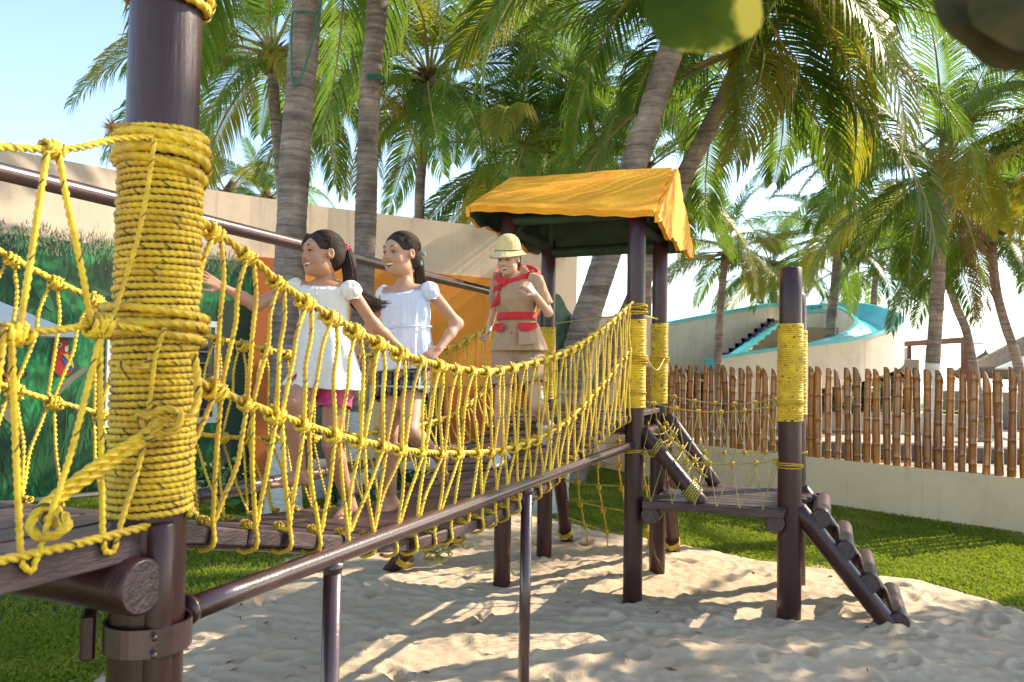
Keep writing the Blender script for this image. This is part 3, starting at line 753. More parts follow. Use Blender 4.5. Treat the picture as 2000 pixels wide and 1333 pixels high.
def parasol(apex, rad, drop, label, n=8, rot=0.0):
    t = empty('white_parasol', V(apex.x, apex.y, 0), label, 'parasol', 'white parasols')
    mb = MB(); v = [apex]; v += [apex + V(rad * math.cos(2 * PI * j / n + rot), rad * math.sin(2 * PI * j / n + rot), -drop) for j in range(n)]
    v += [q - V(0, 0, .04) for q in v[1:]]
    mb.add(v, [(0, 1 + j, 1 + (j + 1) % n) for j in range(n)] + [(1 + j, 1 + n + j, 1 + n + (j + 1) % n, 1 + (j + 1) % n) for j in range(n)])
    mb.build('canopy', UW, t, False)
    pm = MB(); pm.tube([V(apex.x, apex.y, 0), apex], 0.03, 8); pm.build('pole', WFR, t)
parasol(D(2010, 692, 25), 0.95, 0.45, 'white parasol edge at the right end of the fence')
parasol(D(-72, 560, 7.6), 1.0, 0.42, 'white parasol in front of the jungle mural beside the wrapped post', 4, 0.35)
# sun loungers and bathers far off on the beach: orange towels
ORT = pmat('orange_towel', (0.62, 0.11, 0.02), None, rough=0.8)
for i, (x, y, d) in enumerate([(1937, 772, 29), (1962, 770, 31), (1990, 774, 30)]):
    p = D(x, y, d)
    t = empty('beach_lounger', V(p.x, p.y, 0), ['orange beach lounger just right of the red pergola post', 'orange beach lounger between two others beyond the fence', 'rightmost orange beach lounger beyond the fence'][i], 'lounger', 'orange loungers on the beach')
    bevel_box('seat', V(p.x, p.y, 0.42), XYZ, (0.65, 1.3, 0.1), ORT, t, 0.02)
    bevel_box('backrest', V(p.x, p.y + .75, 0.70), (V(1, 0, 0), V(0, .5, .86), V(0, -.86, .5)), (0.65, 0.7, 0.08), ORT, t, 0.02)
    for sx_ in (-.28, .28):
        for sy_ in (-.55, .55): bevel_box('leg', V(p.x + sx_, p.y + sy_, 0.18), XYZ, (0.05, 0.05, 0.36), WFR, t, 0)
# dark shrubs behind the fence under the slide
LEAFD = pmat('shrub_leaf', (0.018, 0.045, 0.012), (0.05, 0.10, 0.02), scale=8, rough=0.5, rand=0.2)
def shrub(name, c, rad, h, n, label, mat, lsize=0.12, grp=None):
    t = empty(name, V(c.x, c.y, c.z), label, 'shrub', grp)
    mb = MB()
    for i in range(n):
        a = rnd.uniform(0, 2 * PI); q = rnd.random() ** .5; zz = rnd.random()
        p = V(c.x + rad * q * math.cos(a), c.y + rad * q * math.sin(a) * .7, c.z + h * (0.1 + 0.9 * zz) * (1.1 - .5 * q * q))
        d = V(rnd.gauss(0, 1), rnd.gauss(0, 1), rnd.gauss(.4, .7)).normalized(); s_ = d.cross(V(rnd.gauss(0, 1), rnd.gauss(0, 1), rnd.gauss(0, 1))).normalized()
        L = lsize * rnd.uniform(.6, 1.4); w = L * .28
        mb.add([p, p + d * L * .5 + s_ * w, p + d * L, p + d * L * .5 - s_ * w], [(0, 1, 2, 3)])
    tag(mb.build('foliage', mat, t, False), kind='stuff')
    st = MB()
    for i in range(4):
        a = rnd.uniform(0, 2 * PI); st.tube([V(c.x, c.y, c.z - .02), V(c.x + .3 * rad * math.cos(a), c.y + .3 * rad * math.sin(a), c.z + h * .6)], 0.012, 5)
    st.build('stem', pmat('shrub_stem', (0.06, 0.04, 0.025), None) if 'shrub_stem' not in bpy.data.materials else bpy.data.materials['shrub_stem'], t)
for i, (x, d, rr, hh, lb) in enumerate([(1340, 25, 1.2, 1.2, 'dark shrub behind the left end of the bamboo fence'), (1450, 25.6, 1.3, 1.4, 'dark shrub below the stair of the slide'), (1640, 25.0, 1.4, 1.35, 'dark shrub under the curved slide wall'), (1715, 26, .9, 1.7, 'spiky dark shrub beside the grey service block')]):
    p = D(x, 740, d); shrub('garden_shrub', V(p.x, p.y, 0.5), rr, hh, 420, lb, LEAFD, 0.3, 'shrubs behind the fence')
for i, (x, y, z, rr, lb) in enumerate([(-2.0, 10.3, 0, .34, 'leafy plant at the foot of the middle palm trunk'), (-1.35, 10.75, 0, .4, 'broad leafed plant in front of the white kerb'), (-3.0, 9.7, 0, .4, 'low dark plant left of the white based palm'), (-3.9, 10.9, 0, .45, 'dark plant against the mural near the window')]):
    shrub('garden_plant', V(x, y, z), rr,   .42, 150, lb, pmat('plant_leaf', (0.02, 0.09, 0.02), (0.05, 0.17, 0.03), scale=6, rough=0.4) if i == 0 else bpy.data.materials['plant_leaf'], 0.15, 'plants on the lawn behind the bridge')
# ================================================================== the climbing frame
BD, BN = V(0.379, 0.9254, 0), V(-0.9254, 0.379, 0)            # along the bridge, and across it to the far side
L0 = V(-0.797, 1.775, 0)
def BP(s, off, z): return L0 + BD * s + BN * off + V(0, 0, z)
def onpl(px, py, off=0.0):                                    # photo pixel -> point on the upright plane of a railing
    a = L0 + BN * off; r = Vector(_ray(px, py)); c = Vector(CAMP)
    return c + r * (((a - c).x * BN.x + (a - c).y * BN.y) / (r.x * BN.x + r.y * BN.y))
def curve(tab):
    s, z = zip(*tab)
    fine = crom([(a, 0, b) for a, b in tab], 8)
    return lambda q: float(np.interp(q, fine[:, 0], fine[:, 2]))
def rope(mb, P, dia, k=9, per=9, wob=0.0, m=0):
    if k == 12: per = 12
    pitch = dia * 3.4
    P = resample(P, pitch / per)
    if wob: P = P + np.stack([wob * np.sin(np.arange(len(P)) * .05 * per / 9 + i * 2.1) for i in range(3)], 1)
    mb.tube(P, dia * 0.5, k, 0.23, pitch, m=m)
def rope_obj(name, P, dia, mat, parent, k=9, per=9):
    mb = MB(); rope(mb, P, dia, k, per); return mb.build(name, mat, parent)
def knot_mesh(name, dia, R0, mat, seed, k=8):
    """wrapped hitch around an axis along local X"""
    r = random.Random(seed); mb = MB()
    for c in range(2):
        turns = 2.3; pts = []
        for i in range(44):
            t = i / 43; a = t * turns * 2 * PI + c * 2.4 + seed
            rr = R0 * (1 + .14 * math.sin(a * 1.7 + seed)) + dia * .25
            pts.append(((t - .5) * dia * 2.4 * (1 if c == 0 else -1) + (c - .5) * dia * .9 + .25 * dia * math.sin(a), rr * math.cos(a), rr * math.sin(a)))
        rope(mb, pts, dia, k, 6)
    P = [(-dia, R0 * .2, R0 * 1.0), (-dia * .6, R0 * .8, R0 * .8 + dia * .8), (dia * .3, R0 * 1.2, R0 * .3), (dia * 1.2, R0 * .9, -R0 * .7), (dia * .4, R0 * .3, -R0 * 1.5)]
    rope(mb, crom(P, 6), dia, k, 6)
    return mb.mesh(name, mat)
def put_knot(me, p, d, parent, sc=1.0, roll=None):
    o = link('knot', me, parent)
    d = Vector(d).normalized()
    q = d.to_track_quat('X', 'Z') @ Quaternion((1, 0, 0), rnd.uniform(-.6, .6) if roll is None else roll)
    o.location = p; o.rotation_mode = 'QUATERNION'; o.rotation_quaternion = q; o.scale = (sc, sc, sc)
    return o
def log_obj(name, a, b, r0, r1, mat, parent, k=20, end=None, wob=0.0):
    a, b = Vector(a), Vector(b); mb = MB(); n = 9; d = (b - a)
    P = [a + d * (i / (n - 1)) for i in range(n)]
    rr = [r0 + (r1 - r0) * i / (n - 1) + wob * math.sin(i * 1.9) for i in range(n)]
    P = [P[0], P[0] + d.normalized() * .006] + P[1:-1] + [P[-1] - d.normalized() * .006, P[-1]]
    rr = [rr[0] - .006, rr[0]] + rr[1:-1] + [rr[-1], rr[-1] - .006]
    mb.tube(P, rr, k, caps=False)
    N = len(mb.v[0])
    mats = [mat, end or mat]
    mb.f.append(list(range(k - 1, -1, -1))); mb.mi.append(1); mb.f.append(list(range(N - k, N))); mb.mi.append(1)
    o = mb.build(name, mats, parent)
    me = o.data
    for p in me.polygons:
        if len(p.vertices) > 4: p.use_smooth = False
    return o
def wrap(name, c, rpost, z0, z1, dia, parent, mat=ROPE, ring=20, k=6, lobes=False, lean=(0, 0)):
    mb = MB(); turns = int((z1 - z0) / (dia * 0.98)); pts = []
    n = turns * (96 if lobes else ring)
    for i in range(n + 1):
        t = i / n; a = t * turns * 2 * PI
        rr = rpost + dia * .42 + dia * .10 * math.sin(a * .37) + (dia * .16 if (int(t * turns) * 7919) % 11 == 0 else 0)
        z = z0 + (z1 - z0) * t
        pts.append((c.x + rr * math.cos(a) + lean[0] * z, c.y + rr * math.sin(a) + lean[1] * z, z + dia * .12 * math.sin(a * 1.13)))
    if lobes: mb.tube(pts, dia * .56, 9, 0.23, dia * 3.2)
    else:
        mb.tube(pts, dia * .535, 6)
        mb.uv[-1][:, 0] /= dia * 2.2; mb.uv[-1][:, 1] = np.repeat((np.random.RandomState(int(z1 * 977) % 999).rand(n + 1) < .30) * 1.0, 6)
    return mb.build(name, mat, parent)

# ---------------------------------------------------------------- the near wrapped post
post = empty('wrapped_post', L0, 'thick purple brown post wrapped in bright yellow rope, nearest the camera', 'post')
log_obj('pole', L0 + V(0, 0, -0.1), L0 + V(0, 0, 3.05), 0.079, 0.076, WOOD, post, 32)
sp = L0 + V(0.046, -0.049, 0)
log_obj('side_pole', sp + V(0, 0, -.05), sp + V(0, 0, 1.455), 0.031, 0.030, WOOD, post, 18)
mb = MB()
ringp = [(L0.x + .008 + .091 * math.cos(a), L0.y - .008 + .089 * math.sin(a)) for a in np.linspace(0, 2 * PI, 33)[:-1]]
v = [(x, y, z) for z in (1.176, 1.236) for x, y in ringp]; n_ = 32
c_ = V(L0.x + .008, L0.y - .010, 0); v += [tuple((Vector((x, y, z)) - c_) * .93 + c_) if False else ((x - c_.x) * .93 + c_.x, (y - c_.y) * .93 + c_.y, z) for z in (1.176, 1.236) for x, y in ringp]
f = []
for j in range(n_):
    q = (j + 1) % n_
    f += [(j, q, n_ + q, n_ + j), (2 * n_ + j, 3 * n_ + j, 3 * n_ + q, 2 * n_ + q), (n_ + j, n_ + q, 3 * n_ + q, 3 * n_ + j), (j, 2 * n_ + j, 2 * n_ + q, q)]
mb.add(v, f)
col_ = mb.build('metal_collar', PIPE, post, False)
for zz in (1.188, 1.224):
    mb = MB(); p = L0 + V(.058, -.092, zz); mb.tube([p, p + V(.006, -.012, 0)], .006, 8); mb.build('bolt', PIPE, col_)
bevel_box('bracket', L0 + V(-.112, -.03, 1.205), (V(.9, .43, 0), V(-.43, .9, 0), V(0, 0, 1)), (0.03, 0.06, 0.10), WOOD, post, 0.006)
wrap('rope_wrap', L0, .077, 1.462, 2.245, 0.0150, post, lobes=True)
def thick_coil(c, r, z0, n, dia, parent, tilt=0.02, k=9):
    mb = MB()
    for i in range(n):
        z = z0 + i * dia * .82; tl = tilt * rnd.uniform(.4, 1.3) * (1 if i % 2 else -1); ph = rnd.uniform(0, 6)
        rr = r + dia * (.4 + .25 * (i % 2))
        pts = [(c.x + rr * math.cos(a), c.y + rr * math.sin(a), z + tl * math.sin(a + ph)) for a in np.linspace(0, 2 * PI + .3, 60)]
        rope(mb, pts, dia, k, 9)
    return mb.build('rope_coil', ROPE, parent)
thick_coil(L0, .080, 2.225, 5, .025, post, .014)
thick_coil(L0, .090, 1.852, 4, .022, post, .010)
thick_coil(L0, .076, 2.305, 2, .013, post, .008)
thick_coil(L0, .076, 2.612, 3, .026, post, .012)
# frayed end, the laid-on diagonal rope and the tail knots
fr = MB()
p0 = D(222, 248, 1.72)
for i in range(60):
    d = V(rnd.uniform(-1, -.1), rnd.gauss(0, .4), rnd.gauss(.1, .55)).normalized() * rnd.uniform(.012, .03)
    fr.tube([p0 + V(rnd.gauss(0, .003), 0, rnd.gauss(0, .004)), p0 + d * .5, p0 + d], [.0011, .0009, .0004], 4)
fr.tube([D(250, 246, 1.70), p0], .008, 8)
tag(fr.build('frayed_rope_end', pmat('frayed_fibre', (0.32, 0.14, 0.02), (0.5, 0.27, 0.05), scale=60, rough=0.8), post), kind='stuff')
rope_obj('laid_rope', crom([D(302, 272, 1.665), D(290, 360, 1.665), D(268, 470, 1.662), D(240, 560, 1.66), D(212, 650, 1.65)], 8), .0115, ROPE, post)
rope_obj('laid_rope', crom([D(322, 640, 1.66), D(305, 690, 1.655), D(298, 740, 1.655), D(291, 800, 1.66)], 8), .0115, ROPE, post)
tailp = crom([D(378, 690, 1.70), D(386, 740, 1.70), D(384, 790, 1.69), D(360, 820, 1.665), D(310, 815, 1.65), D(270, 812, 1.655), D(300, 845, 1.645), D(340, 840, 1.65), D(352, 808, 1.655), D(318, 800, 1.645), D(285, 818, 1.65)], 9)
rope_obj('tail_knot', tailp, .019, ROPE, post, 12)
rope_obj('tail_knot', crom([D(232, 708, 1.665), D(250, 722, 1.66), D(280, 718, 1.655), D(300, 700, 1.66)], 8), .019, ROPE, post, 12)
for i, off in enumerate((0, .020)):
    pth = crom([D(318, 812 + i * 8, 1.655), D(285, 845 + i * 14, 1.63), D(230, 880 + i * 17, 1.60), D(170, 920 + i * 18, 1.56), D(112, 965 + i * 14, 1.52)] + ([D(72, 1000, 1.49), D(60, 1030, 1.475), D(76, 1048, 1.468), D(104, 1046, 1.468), D(128, 1032, 1.475), D(131, 1018, 1.48), D(118, 1003, 1.49), D(100, 990, 1.50)] if i == 0 else [D(92, 1000, 1.51), D(92, 1018, 1.505), D(118, 1025, 1.495)]), 9)
    rope_obj('loose_loop', pth, .021, ROPE, post, 12)

# ---------------------------------------------------------------- left platform
lp = empty('left_platform', BP(-.5, .5, 1.44), 'dark purple plank platform on a log beam at the left edge', 'platform')
off = -0.015
i = 0
while off < 1.08:
    w = .118
    bevel_box('plank', BP(-.62, off + w / 2, 1.415 + rnd.uniform(-.002, .002)), (BD, BN, V(0, 0, 1)), (1.30, w - .006, .05), PLANK, lp, .005)
    off += w; i += 1
bevel_box('edge_board', BP(-.62, -0.03, 1.411), (BD, BN, V(0, 0, 1)), (1.30, .026, .062), PLANK, lp, .004)
log_obj('log_beam', BP(-.088, -.082, 1.332), BP(-.088, 1.15, 1.332), .059, .059, WOOD, lp, 28, ENDGRAIN)
log_obj('log_beam', BP(-1.1, -.03, 1.305), BP(-1.1, 1.15, 1.305), .078, .078, WOOD, lp, 28, ENDGRAIN)
p = L0 + BD * -1.1 + BN * .1
log_obj('leg', V(p.x, p.y, -.05), V(p.x, p.y, 1.23), .07, .07, WOOD, lp)
lr = empty('platform_rope_net', BP(-.3, -.03, 1.45), 'yellow rope railing left of the wrapped post', 'rope net')
def O(px, py, o_=-.04): return onpl(px, py, o_)
rope_obj('top_rope', crom([O(-260, 268), O(-130, 282), O(0, 287), O(100, 293), O(160, 288), O(225, 273), O(300, 268, -.06)], 8), .0165, ROPE, lr, 12)
rope_obj('middle_rope', crom([O(-220, 648), O(-100, 656), O(0, 655), O(60, 650), O(130, 643), O(200, 632), O(260, 642, -.055), O(330, 650, -.06)], 8), .0165, ROPE, lr, 12)
rope_obj('bottom_rope', crom([O(-160, 1138, -.05), O(0, 1096, -.05), O(120, 1070, -.05), O(250, 1038, -.05), O(345, 1010, -.055), O(375, 992, -.04)], 8), .0195, ROPE, lr, 12)
HN = [[(92, 296), (76, 400), (58, 520), (38, 645)], [(114, 296), (132, 400), (156, 510), (178, 620), (188, 640)],
      [(10, 640), (2, 700), (-12, 800)], [(22, 655), (26, 760), (32, 900), (40, 1085)], [(198, 650), (178, 730), (140, 880), (98, 1010), (62, 1118)], [(196, 655), (196, 800), (199, 930), (200, 1050)],
      [(283, 868), (262, 940), (240, 1010), (222, 1078)], [(38, 1085), (44, 1105), (62, 1118)], [(200, 1050), (206, 1078), (222, 1078)]]
for h in HN: rope_obj('hanger_rope', crom([O(x, y, -.05) for x, y in h], 6), .0145, ROPE, lr)
KN = [knot_mesh('knot', .0145, .014, ROPE, i) for i in range(3)]
put_knot(KN[0], O(102, 292), BD, lr, .8)
put_knot(KN[1], O(30, 652), BD, lr, 1.0)
put_knot(KN[2], O(193, 636), BD, lr, 1.15)

# ---------------------------------------------------------------- rope bridge
near_top = curve([(-.05, 2.225), (.113, 2.144), (.295, 2.078), (.442, 2.013), (.743, 1.924), (1.13, 1.837), (1.55, 1.794), (1.97, 1.792), (2.84, 1.887), (3.55, 2.035), (4.13, 2.2), (4.50, 2.315)])
near_mid = curve([(-.05, 1.815), (.13, 1.755), (.29, 1.702), (.55, 1.627), (.816, 1.563), (1.34, 1.474), (2.11, 1.427), (2.86, 1.49), (3.69, 1.707), (4.15, 1.864), (4.50, 1.98)])
far_top = curve([(0, 2.27), (.36, 2.11), (.75, 1.985), (1.17, 1.911), (1.65, 1.855), (2.0, 1.845), (2.44, 1.86), (3.37, 1.93), (3.76, 2.027), (4.12, 2.121), (4.50, 2.25)])
far_mid = curve([(0, 1.85), (.36, 1.71), (.75, 1.6), (1.19, 1.505), (1.67, 1.455), (2.2, 1.43), (3.0, 1.44), (3.62, 1.52), (4.15, 1.74), (4.50, 1.9)])
dz_ = curve([(-.1, 1.45), (0, 1.44), (.15, 1.41), (.3, 1.375), (.55, 1.32), (1.0, 1.215), (1.25, 1.175), (1.8, 1.148), (2.2, 1.158), (2.8, 1.225), (3.64, 1.375), (4.1, 1.445), (4.5, 1.475)])
tl_ = curve([(-.1, 0), (.3, 0), (1.0, -.012), (1.6, -.012), (2.1, -.075), (2.5, -.09), (2.9, -.085), (3.6, -.05), (4.1, 0), (4.5, 0)])
def deck(s, off): return dz_(s) + tl_(s) * (off - .03) / .8
br = empty('rope_bridge', BP(2.2, .45, 1.15), 'sagging plank bridge with knotted yellow rope railings between the wrapped post and the roofed tower', 'rope bridge')
NP_ = 31; ds = 4.48 / NP_
for i in range(NP_):
    s = .05 + ds * (i + .5); e = .03
    a, b = BP(s, .02, deck(s, .02)), BP(s, .86, deck(s, .86))
    ty = (b - a).normalized(); sl = (BP(s + e, .02, deck(s + e, .02)) - BP(s - e, .02, deck(s - e, .02))).normalized()
    up = sl.cross(ty).normalized(); sl = ty.cross(up)
    if up.z < 0: up = -up
    bevel_box('plank', (a + b) / 2 - up * .022 + ty * rnd.uniform(-.012, .012), (sl, ty, up), (ds - .010, .87, .044), PLANK, br, .005, .0015)
for o_ in (.16, .7):
    mb = MB(); mb.tube([BP(s, o_, deck(s, o_) - .058) for s in np.linspace(.0, 4.5, 40)], .012, 8); mb.build('carrier_cable', PIPE, br)
KB = [knot_mesh('knot', .0155, .0155, ROPE, 10 + i, 8) for i in range(4)]
KF = [knot_mesh('knot', .0155, .0145, ROPE, 20 + i, 6) for i in range(3)]
hdia = .0148
s_near = [.03, .165, .285, .41, .535, .66, .79, .93] + [1.07 + .1475 * i for i in range(23)]
s_far = [.05 + .150 * i for i in range(30)]
def railing(off, ft, fm, ss, side, kn, k, per, label):
    sgn = -1 if side == 'near' else 1
    tr_ = rope_obj('handrail_rope', [BP(s, off, ft(s)) for s in np.linspace(-.04, 4.5, 120)], .0235, ROPE, br, 12 if side == 'near' else 9, 9)
    mr_ = rope_obj('middle_rope', [BP(s, off, fm(s)) for s in np.linspace(-.04, 4.5, 120)], .0225, ROPE, br, 12 if side == 'near' else 9, 9)
    tag(tr_, label); n = len(ss); eo = .03 if side == 'near' else .84
    ms_ = []
    for i, s in enumerate(ss):
        sh = min(1.0, max(0, (s - .2) / 1.5)) * .4
        ms_.append(min(4.46, s + (.1475 * sh) + rnd.uniform(-.02, .02)))
    for i, s in enumerate(ss):
        t = (BP(s + .03, off, ft(s + .03)) - BP(s - .03, off, ft(s - .03)))
        put_knot(rnd.choice(kn), BP(s, off, ft(s) - .006), t, tr_, rnd.uniform(.85, 1.12))
        ms = ms_[i]; t = (BP(ms + .03, off, fm(ms + .03)) - BP(ms - .03, off, fm(ms - .03)))
        put_knot(rnd.choice(kn), BP(ms, off, fm(ms) - .004), t, mr_, rnd.uniform(.8, 1.08))
        # legs from the handrail to the middle rope
        for j, dsx in ((i, .014), (i - 1, -.014)):
            if j < 0: continue
            a = BP(s + dsx, off + sgn * .012, ft(s) - .02); b = BP(ms_[j] - dsx * .8, off + sgn * .014, fm(ms_[j]) + .005)
            m_ = (a + b) / 2 + V(rnd.uniform(-.012, .012), rnd.uniform(-.012, .012), 0)
            ob = rope_obj('hanger_rope', crom([a, a.lerp(m_, .5) + BD * dsx * .8, m_, m_.lerp(b, .5), b], 5), hdia * rnd.uniform(.93, 1.05), ROPE, br, k, per)
        # legs from the middle rope to the plank ends
        for q, dsx in ((0, .012), (1, -.012)):
            se = min(4.42, max(.07, round((ms + (.02 if q == 0 else -.125) - .05) / ds) * ds + .05 + rnd.uniform(-.008, .008)))
            zz = deck(se, eo)
            a = BP(ms + dsx, off + sgn * .012, fm(ms) - .02); b = BP(se, eo - sgn * -.022 if side == 'near' else eo + .02, zz + .012)
            b = BP(se, (eo - .035) if side == 'near' else (eo + .03), zz + .01)
            m_ = (a + b) / 2 + V(rnd.uniform(-.014, .014), rnd.uniform(-.014, .014), 0)
            P = [a, a.lerp(m_, .5), m_, m_.lerp(b, .6), b]
            if q == 0: P += [BP(se, (eo - .04) if side == 'near' else (eo + .035), zz - .04), BP(se + .005, eo + (.0 if side == 'near' else -.0), zz - .062), BP(se + .006, eo + (.03 if side == 'near' else -.03), zz - .058)]
            else: P += [BP(se - .004, eo + (-.012 if side == 'near' else .012), zz + .010)]
            rope_obj('hanger_rope', crom(P, 5), hdia * rnd.uniform(.93, 1.05), ROPE, br, k, per)
            if q == 1 and side == 'near': put_knot(KF[0], BP(se - .004, eo - .004, zz + .012), BN, br, .5)
            if q == 1 and side == 'far': put_knot(KF[1], BP(se - .004, eo + .004, zz + .012), BN, br, .5)
railing(0.0, near_top, near_mid, s_near, 'near', KB, 9, 9, 'nearer handrail rope of the bridge')
railing(.97, far_top, far_mid, s_far, 'far', KF, 6, 6, 'farther handrail rope of the bridge')
# loose tangle hanging under the bridge
tg = MB()
for i in range(6):
    c = D(rnd.uniform(838, 876), rnd.uniform(1078, 1090), 5.6); a0_ = rnd.uniform(0, 6); P = [c + V(.045 * math.cos(a0_ + q * 1.1) + rnd.gauss(0, .008), .04 * math.sin(q * 1.3), .032 * math.sin(a0_ + q * 1.1)) for q in range(8)]
    rope(tg, crom(P, 6), .014, 6, 6)
rope(tg, crom([D(800, 1045, 5.4), D(825, 1078, 5.5), D(850, 1088, 5.6), D(890, 1062, 6.0), D(905, 1068, 6.2)], 6), .014, 6, 6)
rope(tg, crom([D(858, 1085, 5.6), D(856, 1105, 5.6), D(855, 1118, 5.6)], 4), .009, 6, 6)
tgo = empty('rope_tangle', D(855, 1080, 5.6), 'tangle of old rope hanging under the bridge planks', 'rope'); tg.build('tangled_rope', ROPE_OLD, tgo)

# ---------------------------------------------------------------- steel pipes
def pipe_thing(name, label, P, dia, posts):
    t = empty(name, V(P[0].x, P[0].y, 0), label, 'handrail', 'purple brown steel pipes along the bridge')
    mb = MB(); mb.tube([P[0].lerp(P[1], i / 24) for i in range(25)], dia / 2, 20); mb.build('pipe', PIPE, t)
    for q in (P[0], P[0].lerp(P[1], .004)):
        pass
    mb = MB(); d = (P[1] - P[0]).normalized(); mb.tube([P[0], P[0] + d * .012], dia / 2 + .006, 20); mb.build('flange', PIPE, t)
    for (x, y, z) in posts:
        mb = MB(); mb.tube([V(x, y, ground_z(x, y) - .05), V(x, y, z - dia / 2 + .008)], .0275, 16); mb.build('post', PIPE, t)
        mb = MB(); mb.tube([V(x, y, z - dia / 2 - .022), V(x, y, z - dia / 2 + .01)], [.0275, .036], 16); mb.build('weld_collar', PIPE, t)
ra_, rb_ = BP(.105, -.01, 1.222), BP(4.53, 0, 1.245)
def rail_at(s): t = (s - .105) / (4.53 - .105); return ra_.lerp(rb_, t)
q1, q2 = rail_at(.69), rail_at(2.315)
pipe_thing('near_steel_rail', 'long purple brown pipe rail in front of the bridge on two thin posts', [ra_, rb_], .059, [(q1.x, q1.y, q1.z), (q2.x, q2.y, q2.z)])
pipe_thing('high_steel_rail', 'high purple brown pipe behind the bridge at head height', [BP(-.3, 1.08, 2.405), BP(4.5, 1.06, 2.385)], .060, [])
q3, q4 = BP(2.05, 1.06, 1.23), BP(3.4, 1.06, 1.235)
pipe_thing('far_steel_rail', 'low purple brown pipe rail behind the bridge deck', [BP(1.2, 1.04, 1.245), BP(4.5, 1.06, 1.235)], .062, [])

# ---------------------------------------------------------------- roofed tower
P3 = V(0.932, 5.985, 0); P1 = P3 + BN * 1.06; P4 = V(1.268, 6.825, 0); P2 = P4 + BN * 1.05
P2.x, P2.y = .326, 7.32
tw = empty('roofed_tower', (P3 + P2) / 2, 'wooden tower with a bright orange yellow pitched roof on four rope wrapped posts', 'play tower')
WRAPZ = {}
posts = []
for nm, p, r, zt in (('near', P3, .0725, 2.98), ('far', P4, .068, 2.95), ('nearl', P1, .068, 3.02), ('farl', P2, .070, 2.98)):
    gz = ground_z(p.x, p.y)
    po = log_obj('post', V(p.x, p.y, gz - .06), V(p.x, p.y, zt), r, r * .95, WOOD, tw, 24); posts.append(po)
    wrap('rope_wrap', p, r * .97, 1.515, 2.175 if nm != 'far' else 2.20, 0.0112 if nm != 'near' else .0118, po, ring=22, k=6)
def coil_on(p, r, z, n, dia, parent, k=6):
    mb = MB()
    for i in range(n):
        rr = r + dia * (.45 + .3 * (i % 2)); zz = z + i * dia * .8; ph = rnd.uniform(0, 6); tl = rnd.uniform(.3, 1) * .012
        rope(mb, [(p.x + rr * math.cos(a), p.y + rr * math.sin(a), zz + tl * math.sin(a + ph)) for a in np.linspace(0, 2 * PI, 40)], dia, k, 6)
    return mb.build('rope_coil', ROPE, parent)
coil_on(P3, .071, 2.225, 5, .019, posts[0]); coil_on(P3, .078, 1.85, 5, .019, posts[0]); coil_on(P3, .076, 1.62, 2, .012, posts[0]); coil_on(P3, .072, 1.19, 3, .010, posts[0])
coil_on(P4, .074, 1.885, 4, .012, posts[1]); coil_on(P1, .070, 2.22, 4, .019, posts[2])
rope_obj('slack_rope', crom([V(P3.x + .07, P3.y + .04, 1.90), (P3 + P4) / 2 + V(.05, -.1, 1.80), V(P4.x + .03, P4.y - .08, 1.90)], 8), .014, ROPE_OLD, tw, 6)
mb = MB(); mb.tube([V(P2.x, P2.y, 2.21), V(P3.x, P3.y, 2.225)], .006, 6); mb.tube([V(P3.x, P3.y + .05, 2.23), V(P4.x, P4.y, 2.24)], .006, 6); mb.build('thin_line', ROPE_OLD, tw)
# floor
wdir = -BN
for i in range(8):
    t = (i + .5) / 8
    a, b = P1.lerp(P2, t * .96 + .02), P3.lerp(P4, t * .96 + .02)
    c = (a + b) / 2; bevel_box('floor_plank', V(c.x, c.y, 1.465), ((b - a).normalized(), V(-(b - a).y, (b - a).x, 0).normalized(), V(0, 0, 1)), ((b - a).length - .13 if i in (0, 7) else (b - a).length + .06, .108, .04), PLANK, tw, .005, .001)
for a, b in ((P1, P3), (P2, P4)):
    d = (b - a).normalized(); s_ = V(-d.y, d.x, 0)
    log_obj('floor_beam', a + d * .06 + V(0, 0, 1.375), b - d * .06 + V(0, 0, 1.375), .066, .066, WOOD, tw, 18)
for a, b in ((P1, P2), (P3, P4)):
    d = (b - a).normalized(); log_obj('floor_beam', a + d * .06 + V(0, 0, 1.30), b - d * .06 + V(0, 0, 1.30), .05, .05, WOOD, tw, 16)
# roof
YEL, ynt, yb = newmat('orange_yellow_roof_paint')
co = coords(ynt, 'Object'); cs = coords(ynt, 'Object', (.8, 5, 5))
yr = ramp(ynt, noise(ynt, co, 3, 6, .6), [(.3, (.86, .31, .012)), (.6, (.92, .41, .016)), (.8, (.90, .36, .012))])
spk = ramp(ynt, noise(ynt, co, 13, 4, .7), [(.27, (.25, .12, .06)), (.31, (1, 1, 1))])
ynt.links.new(mixc(ynt, .8, yr.outputs[0], spk.outputs[0], 'MULTIPLY'), yb.inputs['Base Color'])
yb.inputs['Roughness'].default_value = .65
hb = nn(ynt, 'ShaderNodeMath', operation='ADD'); ynt.links.new(noise(ynt, co, 26, 5, .65), hb.inputs[0]); ynt.links.new(noise(ynt, cs, 5, 3, .6), hb.inputs[1])
bump(ynt, yb, hb.outputs[0], .9, .014)
DGR = pmat('dark_green_underside', (.012, .035, .02), (.03, .07, .035), scale=5, rough=.7, bumpk=.6, bscale=20)
RL, RR = V(-.005, 7.13, 3.475), V(1.32, 6.59, 3.445)
FL, FR = V(-.345, 6.22, 3.02), V(1.03, 5.82, 2.925)
BL, BR = V(.36, 7.95, 2.95), V(1.635, 7.36, 2.89)
